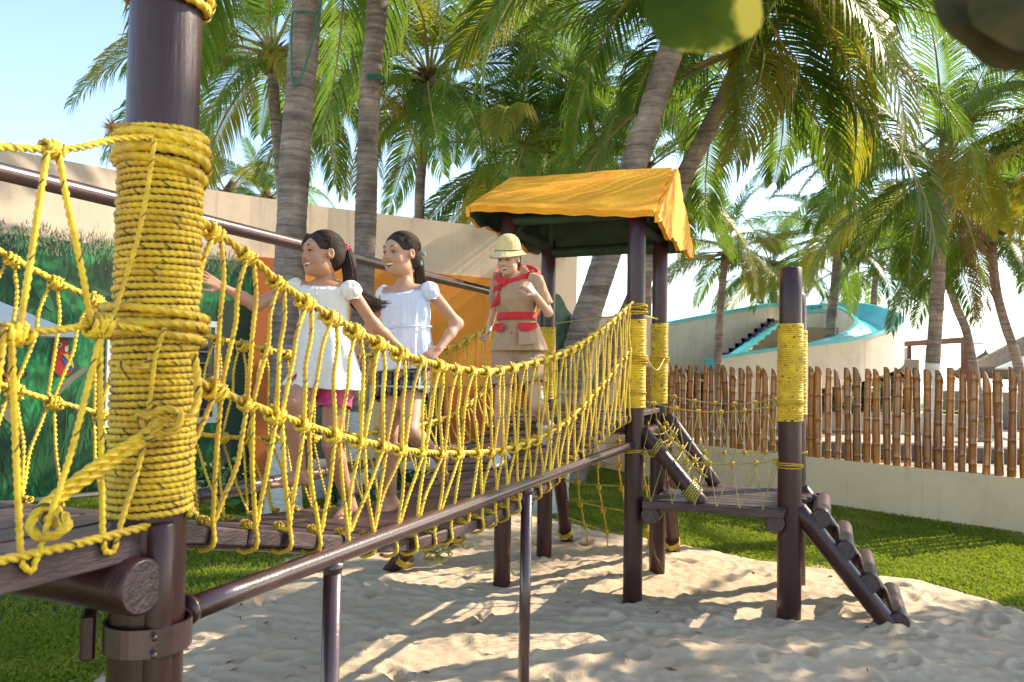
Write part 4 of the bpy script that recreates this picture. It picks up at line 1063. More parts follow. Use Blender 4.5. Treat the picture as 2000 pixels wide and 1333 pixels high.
def slope(name, a, b, c, d, parent, bulge=.03, th=.045, seed=0, nu=34, nv=16):
    """a,b eave ends; c,d ridge ends above them"""
    v = []; nrm = (b - a).cross(c - a).normalized()
    if nrm.z < 0: nrm = -nrm
    for side in (1, 0):
        for j in range(nv + 1):
            for i in range(nu + 1):
                u, w = i / nu, j / nv
                p = a.lerp(b, u).lerp(c.lerp(d, u), w)
                h = bulge * math.sin(PI * w) * -.35 + .006 * math.sin(u * 7 + w * 3 + seed) + .0055 * math.sin(w * 19 + u * 1.5 + seed) + .002 * math.sin(u * 19 + w * 9)
                if j == 0: p = p + V(0, 0, .003 * math.sin(u * 13 + seed) + .0045 * math.sin(u * 41))
                if i == 0 or i == nu: p = p + (b - a).normalized() * (.005 * math.sin(w * 17) + .004 * math.sin(w * 37)) * (-1 if i == 0 else 1)
                v.append(p + nrm * (h + (th if side else 0)))
    N = (nu + 1) * (nv + 1); f = []; mi = []
    for s_ in (0, 1):
        for j in range(nv):
            for i in range(nu):
                q = [s_ * N + j * (nu + 1) + i, s_ * N + j * (nu + 1) + i + 1, s_ * N + (j + 1) * (nu + 1) + i + 1, s_ * N + (j + 1) * (nu + 1) + i]
                f.append(q if s_ == 0 else q[::-1]); mi.append(s_)
    rim = [j for j in range(nu + 1)] + [(j + 1) * (nu + 1) + nu for j in range(nv)] + [nv * (nu + 1) + nu - 1 - j for j in range(nu)] + [(nv - 1 - j) * (nu + 1) for j in range(nv - 1)]
    for q in range(len(rim)):
        a_, b_ = rim[q], rim[(q + 1) % len(rim)]; f.append([b_, a_, a_ + N, b_ + N]); mi.append(0)
    mb = MB(); mb.add(v, f); mb.mi = mi
    o = mb.build(name, [YEL, DGR], parent, True); o.data.set_sharp_from_angle(angle=R(38)); return o
rf = slope('roof', FL, FR, RL, RR, tw, .012, .05, 0)
slope('roof', BR, BL, RR, RL, tw, .02, .05, 2)
def gable(a, r, b, parent, outw, seed):
    mb = MB(); n = 26; top = []; bot = []
    for i in range(n + 1):
        t = i / n
        q = a.lerp(r, t * 2) if t <= .5 else r.lerp(b, t * 2 - 1)
        w = a.lerp(b, t) + V(0, 0, -.035 - .03 * math.sin(PI * t) + .022 * math.sin(t * 19 + seed) + .014 * math.sin(t * 43))
        if w.z > q.z - .02: w = V(w.x, w.y, q.z - .05)
        top.append(q + outw * .006 + V(0, 0, .046)); bot.append(w + outw * .006)
    v = []; K = 7
    for lay in (0, 1):
        for i in range(n + 1):
            for j in range(K):
                p = bot[i].lerp(top[i], j / (K - 1)) + outw * (.035 * lay + (.005 * math.sin(i * .9 + j * 1.3 + seed) + .004 * math.sin(i * 2.3 - j * 2)) * lay)
                v.append(p)
    N = (n + 1) * K; f = []; mi = []
    for lay in (0, 1):
        for i in range(n):
            for j in range(K - 1):
                q = [lay * N + i * K + j, lay * N + (i + 1) * K + j, lay * N + (i + 1) * K + j + 1, lay * N + i * K + j + 1]
                f.append(q); mi.append(0 if lay else 1)
    rim = [i * K for i in range(n + 1)] + [n * K + j for j in range(1, K)] + [i * K + K - 1 for i in range(n - 1, -1, -1)] + [j for j in range(K - 2, 0, -1)]
    for q in range(len(rim)):
        a_, b_ = rim[q], rim[(q + 1) % len(rim)]; f.append([a_, b_, b_ + N, a_ + N]); mi.append(0)
    mb.add(v, f); mb.mi = mi
    o = mb.build('gable', [YEL, DGR], parent, True); o.data.set_sharp_from_angle(angle=R(38)); return o
gable(FR, RR, BR, tw, V(.926, -.379, 0), 0)
gable(FL, RL, BL, tw, V(-.926, .379, 0), 3)
for a, b, z, r in ((P1, P3, 2.985, .04), (P2, P4, 2.87, .05), (P1, P2, 2.93, .04), (P3, P4, 2.93, .04)):
    d = (b - a).normalized()
    log_obj('roof_beam', a + V(0, 0, z), b + V(0, 0, z), r, r, DGR, tw, 14)
for a, b in ((P1, P3), (P2, P4)):
    m_ = (a + b) / 2
    log_obj('rafter', a + V(0, 0, 2.85), (RL.lerp(RR, .25)) - V(0, 0, .1), .035, .035, DGR, tw, 10); log_obj('rafter', b + V(0, 0, 2.85), (RL.lerp(RR, .85)) - V(0, 0, .1), .035, .035, DGR, tw, 10)

# ---------------------------------------------------------------- lower platform with its posts
P5, P6 = V(1.985, 5.655, 0), V(2.345, 6.545, 0)
lo = empty('lower_platform', (P5 + P6) / 2, 'low plank platform with two tall posts beside the log steps', 'platform')
lposts = []
for p, zt in ((P5, 2.55), (P6, 2.45)):
    gz = ground_z(p.x, p.y)
    po = log_obj('post', V(p.x, p.y, gz - .05), V(p.x, p.y, zt), .083, .078, WOOD, lo, 24, ENDGRAIN); lposts.append(po)
    wrap('rope_wrap', p, .078, 1.455, 2.145, .0132, po, ring=22, k=6)
coil_on(P5, .082, 1.57, 3, .013, lposts[0]); coil_on(P5, .080, 1.135, 3, .013, lposts[0]); coil_on(P6, .080, 1.15, 2, .012, lposts[1])
e1, e2 = P3 + V(.02, -.02, 0), P5 + V(-.02, .02, 0)
ld = (P5 - P3).normalized(); ln = V(-ld.y, ld.x, 0)
for i in range(8):
    c = P3 + ld * (.5 * (P5 - P3).length + .03) + ln * (-.13 + .125 * (i + .5)) + ld * (.02 * i * 0 + .33 * .125 * i)
    bevel_box('plank', V(c.x, c.y, .838), (ld, ln, V(0, 0, 1)), (.99, .118, .036), PLANK, lo, .004, .001)
bevel_box('edge_board', P3 + ld * .575 + ln * -.145 + V(0, 0, .822), (ld, ln, V(0, 0, 1)), (.98, .024, .058), PLANK, lo, .004)
for q, (a, b) in enumerate(((P3 + ld * .14 + ln * -.12, P4 + ld * .10), (P5 + ld * -.10 + ln * -.10, P6 + ld * -.12))):
    log_obj('log_beam', a + V(0, 0, .742), b + V(0, 0, .742), .068, .066, WOOD, lo, 20, ENDGRAIN)
# rope nets on both sides of the lower platform
def vnet(name, A, B, zt, zm, zb, label, dia, n, sag, eb):
    t = empty(name, (A + B) / 2 + V(0, 0, zb), label, 'rope net', 'rope nets of the lower platform')
    f1 = lambda u, z, s_: A.lerp(B, u) + V(0, 0, z - s_ * 4 * u * (1 - u))
    rope_obj('top_rope', [f1(u, zt, sag) for u in np.linspace(-.02, 1.02, 30)], dia * 1.25, ROPE_OLD, t, 6, 6)
    rope_obj('middle_rope', [f1(u, zm, sag * .6) for u in np.linspace(-.02, 1.02, 30)], dia * 1.25, ROPE_OLD, t, 6, 6)
    us = [(i + .5) / n for i in range(n)]
    for i, u in enumerate(us):
        for du in (-.5 / n, .5 / n):
            rope_obj('net_rope', [f1(u, zt, sag), f1(u + du, zm, sag * .6)], dia, ROPE_OLD, t, 6, 5)
            um = min(.97, max(.03, u + du)); ue = min(.96, max(.04, u + du + (.5 / n if du < 0 else -.5 / n) * .98))
            rope_obj('net_rope', [f1(um, zm, sag * .6), eb(ue)], dia, ROPE_OLD, t, 6, 5)
        put_knot(KF[i % 3], f1(u, zt, sag), B - A, t, .62)
    for i in range(n + 1):
        u = min(.97, max(.03, i / n)); put_knot(KF[i % 3], f1(u, zm, sag * .6), B - A, t, .66)
vnet('platform_net', P3 + ln * -.05 + ld * .07, P5 + ln * -.03 - ld * .07, 1.575, 1.175, .84, 'near net of thin yellow ropes in front of the lower platform', .0085, 6, .07, lambda u: P3 + ld * (.07 + u * .93) + ln * -.162 + V(0, 0, .845))
vnet('platform_net', P4 + ln * .02 + ld * .05, P6 + ln * .02 - ld * .07, 1.60, 1.16, .84, 'farther net of thin yellow ropes behind the lower platform', .0085, 6, .07, lambda u: P4 + ld * (.0 + u * 1.0) + ln * -.02 + V(0, 0, .862))
# sloping logs with lashed net from the tower down to the lower platform
sl_ = empty('log_ramp', P3 + ld * .3 + V(0, 0, 1.1), 'two sloping logs joined by a lashed rope web down to the lower platform', 'climbing ramp')
rl = []
for a, b in ((D(1252, 842, 5.98), D(1372, 985, 5.72)), (D(1303, 812, 6.72), D(1399, 948, 6.58))):
    rl.append((a, b)); log_obj('log_rail', a, b, .058, .055, WOOD, sl_, 18, ENDGRAIN)
(a1, b1), (a2, b2) = rl
for i in range(7):
    t = (i + .3) / 7.6; t2 = min(.95, t + rnd.uniform(-.1, .14))
    p, q = a1.lerp(b1, t), a2.lerp(b2, t2)
    rope_obj('web_rope', crom([p + V(0, 0, .05), p.lerp(q, .35) + V(0, 0, -.03 + rnd.uniform(-.03, .05)), p.lerp(q, .7) + V(0, 0, -.02 + rnd.uniform(-.03, .05)), q + V(0, 0, .05)], 5), .015, ROPE_OLD, sl_, 6, 6)
for k_ in range(3):
    P = [a1.lerp(a2, (k_ + .7) / 3.6).lerp(b1.lerp(b2, (k_ + .7) / 3.6), t) + V(rnd.uniform(-.03, .03), rnd.uniform(-.03, .03), .03 + rnd.uniform(-.02, .03)) for t in np.linspace(-.04, .93, 7)]
    rope_obj('web_rope', crom(P, 5), .017, ROPE_OLD, sl_, 6, 6)
    for p in P[1:6]: put_knot(KF[k_], p, b1 - a1, sl_, .8)
def lash(c, axis, r, n, dia, parent, mat=ROPE_OLD):
    axis = axis.normalized(); u = axis.orthogonal().normalized(); w = axis.cross(u); mb = MB()
    pts = [c + axis * ((i / (n * 24)) - .5) * n * dia * 1.1 + (u * math.cos(i * 2 * PI / 24) + w * math.sin(i * 2 * PI / 24)) * (r + dia * .45) + axis * .015 * math.sin(i * 2 * PI / 24 + 1) for i in range(n * 24 + 1)]
    rope(mb, pts, dia, 6, 6); return mb.build('lashing', mat, parent)
lash(a1.lerp(b1, .84), b1 - a1, .056, 6, .016, sl_); lash(a2.lerp(b2, .7), b2 - a2, .056, 4, .015, sl_); lash(a1.lerp(b1, .25), b1 - a1, .058, 3, .016, sl_)

# ---------------------------------------------------------------- log steps down to the sand
st = empty('log_steps', V(2.4, 5.6, 0), 'steep wooden steps of four thick half logs going down to the sand', 'steps')
pd = (P6 - P5).normalized()
sd_ = V(.977, -.21, 0)
t0, t1 = P5 + sd_ * .05 + V(0, 0, .845), P5 + sd_ * .70 + V(0, 0, -.02)
for o_ in (.0, .74):
    log_obj('stringer', t0 + pd * o_ + V(0, 0, .03 if o_ else 0), t1 + pd * o_ + sd_ * .035, .066, .064, WOOD, st, 20, ENDGRAIN)
sn = V(0, 0, 1).cross(pd).normalized()
for i, t in enumerate((.14, .385, .63, .92)):
    c = t0.lerp(t1, t) + V(.052, 0, .062) + sd_ * .02
    log_obj('step_log', c + pd * -.06, c + pd * .82, .068, .066, WOOD, st, 22, ENDGRAIN)

# ---------------------------------------------------------------- sloping net ladders behind and left of the tower
def ladder(name, label, tops, feet, mat, nrow, ncol, dia, grp):
    t = empty(name, (feet[0] + feet[1]) / 2, label, 'climbing net', grp)
    for a, b in zip(tops, feet):
        gz = ground_z(b.x, b.y); b2 = V(b.x, b.y, gz) + (V(b.x, b.y, gz) - a).normalized() * .05
        log_obj('log_leg', a, b2, .060, .064, WOOD, t, 18)
        lash(a.lerp(b, .87), b - a, .064, 4, .014, t, ROPE)
    f = lambda u, w: tops[0].lerp(tops[1], u).lerp(feet[0].lerp(feet[1], u), w) + V(0, 0, -.07 * math.sin(PI * u) * (.6 + w))
    for j in range(nrow):
        w = .12 + .8 * j / (nrow - 1)
        rope_obj('rung_rope', [f(u, w + .02 * math.sin(u * 5 + j)) for u in np.linspace(0, 1, 14)], dia * .9, ROPE_OLD, t, 6, 6)
    for i in range(ncol):
        u = (i + 1) / (ncol + 1)
        rope_obj('net_rope', [f(u + .015 * math.sin(w * 9 + i), w) for w in np.linspace(.02, 1.0, 14)], dia, ROPE, t, 6, 6)
        for j in range(nrow):
            w = .12 + .8 * j / (nrow - 1); put_knot(KF[(i + j) % 3], f(u + .015 * math.sin(w * 9 + i), w), V(0, 0, 1), t, 1.0)
ladder('rear_climbing_net', 'knotted rope net between two sloping logs behind the tower', [P2 + V(.05, .1, 1.36), P4 + V(.06, .1, 1.36)], [V(.588, 8.03, 0), V(1.585, 7.68, 0)], None, 6, 4, .021, 'climbing nets on the tower')
ladder('side_climbing_net', 'two short sloping logs with old rope under the bridge', [P1 + V(-.03, .02, 1.3), P2 + V(-.06, .02, 1.3)], [V(-.985, 6.79, 0), V(-.60, 7.70, 0)], None, 5, 2, .016, 'climbing nets on the tower')
# dark strap hanging from the lower beam to the far post
mb = MB(); mb.tube(crom([P3 + V(.12, -.02, .68), P3.lerp(P4, .55) + V(.06, -.02, .33), P4 + V(.03, -.07, .12), P4 + V(.02, -.075, .02)], 6), .0065, 6)
mb.tube(crom([P3 + V(.13, -.02, .68), P3.lerp(P4, .5) + V(.05, -.02, .36), P4 + V(.035, -.07, .16), P4 + V(.03, -.075, .03)], 6), .005, 6)
s_ = empty('dark_strap', P4 + V(.02, -.075, .02), 'thin dark cord hanging from the log beam to the foot of the far tower post', 'cord'); mb.build('cord', pmat('dark_cord', (.05, .022, .015), None, rough=.6), s_)
# ================================================================== coconut palms
def leafmat(name, a, b, tip, trans, tk=0.42):
    m, nt, bs = newmat(name)
    co = coords(nt, 'Object'); tc = nt.nodes.new('ShaderNodeTexCoord')
    sx = nt.nodes.new('ShaderNodeSeparateXYZ'); nt.links.new(tc.outputs['UV'], sx.inputs[0])
    oi = nt.nodes.new('ShaderNodeObjectInfo')
    base = ramp(nt, noise(nt, co, 2.2, 3, .6), [(.35, a), (.65, b)]).outputs[0]
    base = mixc(nt, ramp(nt, sx.outputs[0], [(.55, (0, 0, 0)), (1.0, (1, 1, 1))]).outputs[0], base, tip)
    h = nn(nt, 'ShaderNodeHueSaturation'); mr = nn(nt, 'ShaderNodeMapRange'); mr.inputs[3].default_value = .62; mr.inputs[4].default_value = 1.35
    nt.links.new(oi.outputs['Random'], mr.inputs[0]); nt.links.new(mr.outputs[0], h.inputs['Value']); nt.links.new(base, h.inputs['Color'])
    nt.links.new(h.outputs[0], bs.inputs['Base Color'])
    bs.inputs['Roughness'].default_value = .42; bs.inputs['Specular IOR Level'].default_value = .25
    t = nt.nodes.new('ShaderNodeBsdfTranslucent'); 
    tcol = mixc(nt, .5, h.outputs[0], trans); nt.links.new(tcol, t.inputs[0])
    ms = nt.nodes.new('ShaderNodeMixShader'); ms.inputs[0].default_value = tk
    nt.links.new(bs.outputs[0], ms.inputs[1]); nt.links.new(t.outputs[0], ms.inputs[2])
    out = [n for n in nt.nodes if n.type == 'OUTPUT_MATERIAL'][0]; nt.links.new(ms.outputs[0], out.inputs[0])
    return m
LEAF = leafmat('palm_leaflets', (.038, .098, .012), (.080, .165, .020), (.15, .20, .03), (.28, .42, .03))
LEAFY = leafmat('yellowing_palm_leaflets', (.12, .16, .02), (.22, .23, .03), (.34, .28, .05), (.72, .62, .04))
RACH = pmat('palm_rachis', (.20, .19, .05), (.34, .28, .08), scale=4, rough=.5)
DRY = pmat('dry_palm_leaf', (.16, .09, .04), (.28, .17, .08), scale=7, rough=.8)
FIB = pmat('palm_crown_fibre', (.07, .035, .02), (.20, .11, .06), scale=10, rough=.95, bumpk=.8, bscale=40)
NUT = pmat('coconut_husk', (.10, .075, .03), (.20, .14, .05), scale=8, rough=.6)
BARK, kn_, bk = newmat('palm_bark')
co = coords(kn_, 'Object'); cz = coords(kn_, 'Object', (1.2, 1.2, 14))
b1_ = ramp(kn_, noise(kn_, cz, 1.3, 4, .65, .6), [(.34, (.20, .165, .14)), (.5, (.33, .28, .245)), (.68, (.46, .40, .35))])
b2_ = ramp(kn_, noise(kn_, co, 2.2, 5, .65), [(.35, (.55, .52, .5)), (.6, (1.05, 1, .97)), (.72, (1.5, 1.45, 1.4))])
kn_.links.new(mixc(kn_, 1.0, b1_.outputs[0], b2_.outputs[0], 'MULTIPLY'), bk.inputs['Base Color'])
bk.inputs['Roughness'].default_value = .95; bk.inputs['Specular IOR Level'].default_value = .15
ad = nn(kn_, 'ShaderNodeMath', operation='ADD'); kn_.links.new(noise(kn_, cz, 1.3, 4, .65, .6), ad.inputs[0]); kn_.links.new(noise(kn_, co, 40, 3, .6), ad.inputs[1])
bump(kn_, bk, ad.outputs[0], .9, .03)
WPAINT = pmat('white_trunk_paint', (.55, .54, .50), (.74, .73, .69), scale=6, rough=.85, bumpk=.9, bscale=9, stretch=(1, 1, 4), bdist=.03)

def frond_mesh(seed, e0, bend, mat, L=4.0, n=76, hang=.75, wl=.24):
    """a feather frond in its own axes: grows along +X and Z is up"""
    r = random.Random(seed); mb = MB()
    N = 34; P = [np.zeros(3)]; e = e0; side = r.uniform(-.25, .25); yaw = 0
    for i in range(N):
        t = (i + .5) / N
        e = e0 - bend * t ** 1.35; yaw = side * t * t
        P.append(P[-1] + np.array([math.cos(e) * math.cos(yaw), math.cos(e) * math.sin(yaw), math.sin(e)]) * (L / N))
    P = np.array(P); T = np.gradient(P, axis=0); T /= np.linalg.norm(T, axis=1)[:, None]
    mb.tube(P[::2], np.linspace(.038, .006, len(P[::2])), 5, m=1)
    twist = r.uniform(-.5, .5)
    for i in range(n):
        t = .16 + .84 * ((i + .5) / n) ** .92
        k = t * N; j = min(N - 1, int(k)); p = P[j] + (P[j + 1] - P[j]) * (k - j); tg = T[j]
        sd = np.cross(tg, [0, 0, 1.]); 
        if np.linalg.norm(sd) < .2: sd = np.array([0, 1., 0])
        sd /= np.linalg.norm(sd); up = np.cross(sd, tg)
        tw = twist * t
        sd2 = sd * math.cos(tw) + up * math.sin(tw); up2 = -sd * math.sin(tw) + up * math.cos(tw)
        ll = L * wl * (math.sin(PI * (.13 + .80 * t)) ** .75) * r.uniform(.86, 1.1)
        fw = .55 + .75 * t
        for s_ in (-1, 1):
            if r.random() < .04: continue
            d0 = sd2 * s_ + tg * fw + up2 * r.uniform(.10, .38); d0 /= np.linalg.norm(d0)
            hg = hang * r.uniform(.75, 1.25)
            w = tg * 1.0 - d0 * (tg @ d0); w /= np.linalg.norm(w); w = w * .0195 * (1.15 - .45 * t)
            q0 = p; 
            d1 = d0 + np.array([0, 0, -hg * .55]); d1 /= np.linalg.norm(d1)
            d2 = d0 * .6 + np.array([0, 0, -hg * 1.5]); d2 /= np.linalg.norm(d2)
            q1 = q0 + d0 * ll * .30; q2 = q1 + d1 * ll * .35; q3 = q2 + d2 * ll * .37
            mb.add([q0 - w * .5, q0 + w * .5, q1 - w, q1 + w, q2 - w * .85, q2 + w * .85, q3], [(0, 1, 3, 2), (2, 3, 5, 4), (4, 5, 6)],
                   [(0, 0), (0, 1), (.3, 0), (.3, 1), (.65, 0), (.65, 1), (1, .5)], 0)
    return mb.mesh('frond', [mat, RACH], True)
FR_UP = [frond_mesh(i, R(e), R(b), LEAF, hang=.35) for i, (e, b) in enumerate([(78, 30), (70, 48), (62, 60)])]
FR_MID = [frond_mesh(10 + i, R(e), R(b), LEAF, hang=.75) for i, (e, b) in enumerate([(45, 75), (35, 80), (28, 85), (20, 75)])]
FR_MIDY = [frond_mesh(30 + i, R(e), R(b), LEAFY, hang=.8) for i, (e, b) in enumerate([(30, 85), (18, 80)])]
FR_LOW = [frond_mesh(40 + i, R(e), R(b), LEAF, hang=.9) for i, (e, b) in enumerate([(5, 75), (-8, 70), (-20, 62)])]
FR_LOWY = [frond_mesh(50 + i, R(e), R(b), LEAFY, hang=.9) for i, (e, b) in enumerate([(0, 80), (-18, 65)])]
FR_DRY = [frond_mesh(60 + i, R(-45), R(45), DRY, hang=1.0, n=46) for i in range(1)]
def trunk_mesh(P, r0, r1, seed, paint=0.0):
    r = random.Random(seed); P = resample(P, .045); n = len(P); K = 22
    t = np.linspace(0, 1, n); L = t * np.linalg.norm(np.diff(P, axis=0), axis=1).sum()
    rad = r0 + (r1 - r0) * t ** .8 + .07 * np.exp(-L / .28)
    ringp = np.cumsum(np.where(np.arange(n) % 2 == 0, 1, 1)) * 0
    ph = 0; off = np.zeros(n)
    for i in range(n):
        ph += .045 / (.085 + .02 * math.sin(i * .13 + seed)); off[i] = (ph % 1.0)
    rad = rad * (1 + .045 * (off - .5) + .02 * np.sin(np.arange(n) * .21 + seed))
    mb = MB(); mb.tube(P, rad, K)
    mi = [0] * len(mb.f)
    if paint:
        for i in range(n - 1):
            if L[i] < paint:
                for j in range(K): mi[i * K + j] = 1
    mb.mi = mi
    return mb.mesh('trunk', [BARK, WPAINT])
def palm(label, path, r0, r1, L, nf, seed, yellow=.25, paint=0, lean=(0, 0), nuts=True, low=1.0, tilt=0.0, tr=True, group='coconut palms around the playground', az0=None, skip=None):
    r = random.Random(seed)
    P = crom([Vector(p) for p in path], 8); top = Vector(P[-1])
    t = empty('coconut_palm', Vector(P[0]), label, 'palm', group)
    if tr: link('trunk', trunk_mesh(P, r0, r1, seed, paint), t)
    ax = (Vector(P[-1]) - Vector(P[-4])).normalized()
    fm = MB()
    for i in range(26):
        a = r.uniform(0, 2 * PI); d = V(math.cos(a), math.sin(a), r.uniform(-.3, 1.2)).normalized()
        b = top + V(0, 0, r.uniform(-.35, .1)) + V(d.x, d.y, 0) * r1 * .8
        fm.tube([b, b + d * .18, b + d * .38 + V(0, 0, -.03)], [.05, .035, .008], 5)
    fm.tube([top - ax * .5, top - ax * .2, top, top + ax * .25], [r1 * 1.02, r1 * 1.35, r1 * 1.3, r1 * .5], 12)
    fm.build('crown_fibre', FIB, t)
    if nuts:
        for i in range(r.randint(3, 7)):
            a = r.uniform(0, 2 * PI); c = top + V(math.cos(a) * .24, math.sin(a) * .24, r.uniform(-.42, -.12))
            bm = bmesh.new(); bmesh.ops.create_icosphere(bm, subdivisions=2, radius=.105)
            for v in bm.verts: v.co = V(v.co.x, v.co.y, v.co.z * 1.2) + c
            me = bpy.data.meshes.new('coconut'); bm.to_mesh(me); bm.free(); me.materials.append(NUT)
            for p_ in me.polygons: p_.use_smooth = True
            link('coconut', me, t)
    q0 = V(0, 0, 1).rotation_difference((V(0, 0, 1) + ax * .6).normalized())
    for i in range(nf):
        u = (i + r.uniform(-.35, .35)) / nf
        if u < .2: pool = FR_UP
        elif u < .60: pool = FR_MIDY if r.random() < yellow * .6 else FR_MID
        else: pool = FR_LOWY if r.random() < yellow * .8 else FR_LOW
        if u > .97 and r.random() < .45: pool = FR_DRY
        if u > .6 and r.random() > low: pool = FR_MID
        me = r.choice(pool)
        a = i * 2.39996 + seed * 1.7 + r.uniform(-.25, .25)
        if skip and skip(a % (2 * PI), u): continue
        o = link('frond', me, t)
        o.rotation_mode = 'QUATERNION'
        o.rotation_quaternion = q0 @ Quaternion((0, 0, 1), a) @ Quaternion((0, 1, 0), r.uniform(-.14, .14)) @ Quaternion((1, 0, 0), r.uniform(-.35, .35))
        o.location = top + V(math.cos(a), math.sin(a), 0) * r1 * .5 + V(0, 0, .12 - .3 * u)
        s = L / 4.0 * r.uniform(.86, 1.1) * (.72 if pool is FR_UP and u < .07 else 1)
        o.scale = (s, s, s)
    return t
def gp_(x, y, d): p = D(x, y, d); return V(p.x, p.y, -.05)
# big trunks close behind the bridge
palm('thick straight palm trunk with white painted foot behind the two girls, nearest the bridge', [gp_(552, 1025, 8.96), D(557, 850, 8.96), D(563, 600, 8.95), D(577, 300, 8.9), D(600, 0, 8.9), D(626, -430, 8.9)], .185, .150, 4.2, 18, 1, .1, paint=1.05)
palm('slimmer straight palm trunk with white painted foot between the two girls', [gp_(690, 985, 10.25), D(695, 850, 10.3), D(710, 560, 10.3), D(722, 200, 10.3), D(738, 0, 10.3), D(756, -330, 10.3)], .15, .125, 4.2, 18, 2, .1, paint=1.25)
palm('leaning palm trunk with pale bark bands rising behind the yellow roof', [gp_(1074, 1000, 9.95), D(1100, 800, 9.9), D(1140, 640, 9.85), D(1185, 500, 9.8), D(1245, 300, 9.8), D(1300, 130, 9.8), D(1345, 0, 9.8), D(1385, -150, 9.8)], .185, .155, 4.5, 22, 3, .22, paint=.95, skip=lambda a, u: a > 5.7 or a < .15)
palm('leaning palm with a large hanging crown right above the yellow roof', [gp_(1120, 900, 12.6), D(1190, 700, 12.6), D(1250, 560, 12.6), D(1320, 380, 12.5), D(1375, 270, 12.4), D(1430, 160, 12.3), D(1458, 80, 12.2)], .16, .135, 4.1, 26, 4, .18)
# palms behind the painted building
palm('palm with brown crown heart left of the thick trunk, behind the building', [gp_(560, 800, 18), D(552, 420, 18), D(545, 300, 18), D(535, 190, 18), D(532, 105, 18)], .15, .12, 4.3, 27, 5, .4)
palm('palm with a thin trunk in the middle of the sky behind the tan wall', [gp_(818, 800, 19), D(819, 430, 19), D(823, 330, 19), D(832, 240, 19), D(838, 150, 19)], .14, .115, 4.5, 27, 6, .35)
palm('dark palm crown left of the yellow roof peak', [gp_(1000, 800, 20), D(1006, 420, 20), D(1012, 300, 20)], .14, .11, 4.2, 26, 7, .15)
palm('dense palm crown high behind the yellow roof', [gp_(1160, 800, 22), D(1165, 400, 22), D(1150, 190, 22)], .14, .11, 4.2, 26, 8, .12)
palm('palm crown low behind the peak of the yellow roof', [gp_(1262, 800, 18), D(1262, 520, 18), D(1258, 330, 18)], .14, .11, 3.4, 22, 9, .15)
# right side
palm('tall palm with white painted foot right of the slide, crown full of yellow fronds', [gp_(1817, 890, 17), D(1820, 740, 17), D(1828, 620, 17), D(1836, 460, 17), D(1840, 330, 17)], .165, .125, 3.9, 28, 10, .14, paint=2.1)
palm('thin palm leaning left out over the red pergola beam', [gp_(1925, 790, 22), D(1893, 670, 22), D(1868, 600, 22), D(1845, 530, 22), D(1832, 470, 22)], .13, .10, 3.2, 20, 11, .12)
palm('thin leaning palm in front of the large thatched roof', [gp_(2020, 770, 20), D(1988, 712, 20), D(1962, 630, 20), D(1945, 560, 20), D(1935, 455, 20)], .13, .10, 3.3, 22, 12, .2)
palm('slender curved palm in front of the slide stair, left of the tallest bare post', [gp_(1396, 800, 23), D(1402, 700, 23), D(1407, 600, 23), D(1415, 520, 23), D(1420, 488, 23)], .14, .10, 2.9, 20, 13, .3)
palm('palm growing inside the curve of the slide', [gp_(1612, 780, 27), D(1622, 650, 27), D(1631, 560, 27), D(1640, 470, 27)], .2, .15, 3.6, 22, 14, .25)
palm('dark palm behind the upper end of the slide chute', [gp_(1700, 760, 36), D(1706, 600, 36), D(1712, 520, 36)], .18, .13, 4.0, 20, 15, .15)
palm('small palm crown behind the stair wall of the slide', [gp_(1515, 760, 34), D(1512, 600, 34), D(1508, 520, 34)], .18, .13, 4.0, 20, 16, .3)
palm('palm at the right edge with a crown high over the fence', [gp_(2180, 900, 15), D(2170, 500, 15), D(2140, 230, 15)], .16, .12, 3.7, 22, 17, .3)
palm('tall palm at the far right edge behind the leaning palms', [gp_(2080, 800, 24), D(2060, 500, 24), D(2030, 330, 24)], .16, .12, 3.8, 22, 22, .3)
palm('leaning palm whose great fronds hang in from the top right corner', [V(8.3, 10.6, 0), V(8.0, 10.7, 3.0), V(7.3, 10.8, 5.8), V(5.3, 11.0, 8.3)], .17, .14, 4.6, 22, 18, .12, skip=lambda a, u: a > 4.9 or a < .9)
palm('palm standing just right of the sand pit, shading the sand', [V(9.6, 6.6, 0), V(9.6, 6.6, 3.0), V(9.4, 6.5, 5.2), V(9.2, 6.4, 6.2)], .17, .14, 4.0, 18, 19, .2)
palm('low palm crown peeping over the tan wall by the wrapped post', [gp_(455, 800, 22), D(446, 420, 22), D(440, 385, 22)], .14, .11, 2.6, 14, 20, .3)
palm('low palm crown peeping over the tan wall beside the thick trunk', [gp_(520, 800, 24), D(520, 420, 24), D(520, 392, 24)], .14, .11, 2.6, 14, 21, .4)
# shade tree right of the frame with big round leaves; two of its leaves hang close to the lens
SG = leafmat('round_leaf', (.05, .10, .012), (.09, .16, .02), (.12, .17, .02), (.30, .34, .03), .3)
def round_leaf_mesh(seed, rad):
    r = random.Random(seed); n = 30; v = [(0, 0, 0)]; uv = [(0, 0)]
    for ring in (.35, .7, 1.0):
        for j in range(n):
            a = 2 * PI * j / n; rr = rad * ring * (1 + .05 * math.sin(3 * a + seed) + .03 * math.sin(7 * a))
            v.append((rr * math.cos(a), rr * math.sin(a) * .92, .05 * rad * math.sin(2 * a) * ring - .10 * rad * ring * ring * abs(math.sin(a)))); uv.append((ring * .8, j / n))
    f = [(0, 1 + j, 1 + (j + 1) % n) for j in range(n)]
    for k in (0, 1):
        for j in range(n): f.append((1 + k * n + j, 1 + (k + 1) * n + j, 1 + (k + 1) * n + (j + 1) % n, 1 + k * n + (j + 1) % n))
    return mesh_np('leaf', v, f, [SG], uv)
tg_ = empty('shade_tree', V(8.6, 7.6, 0), 'broad leafed shade tree beside the sand pit, mostly outside the picture', 'tree')
tb = MB()
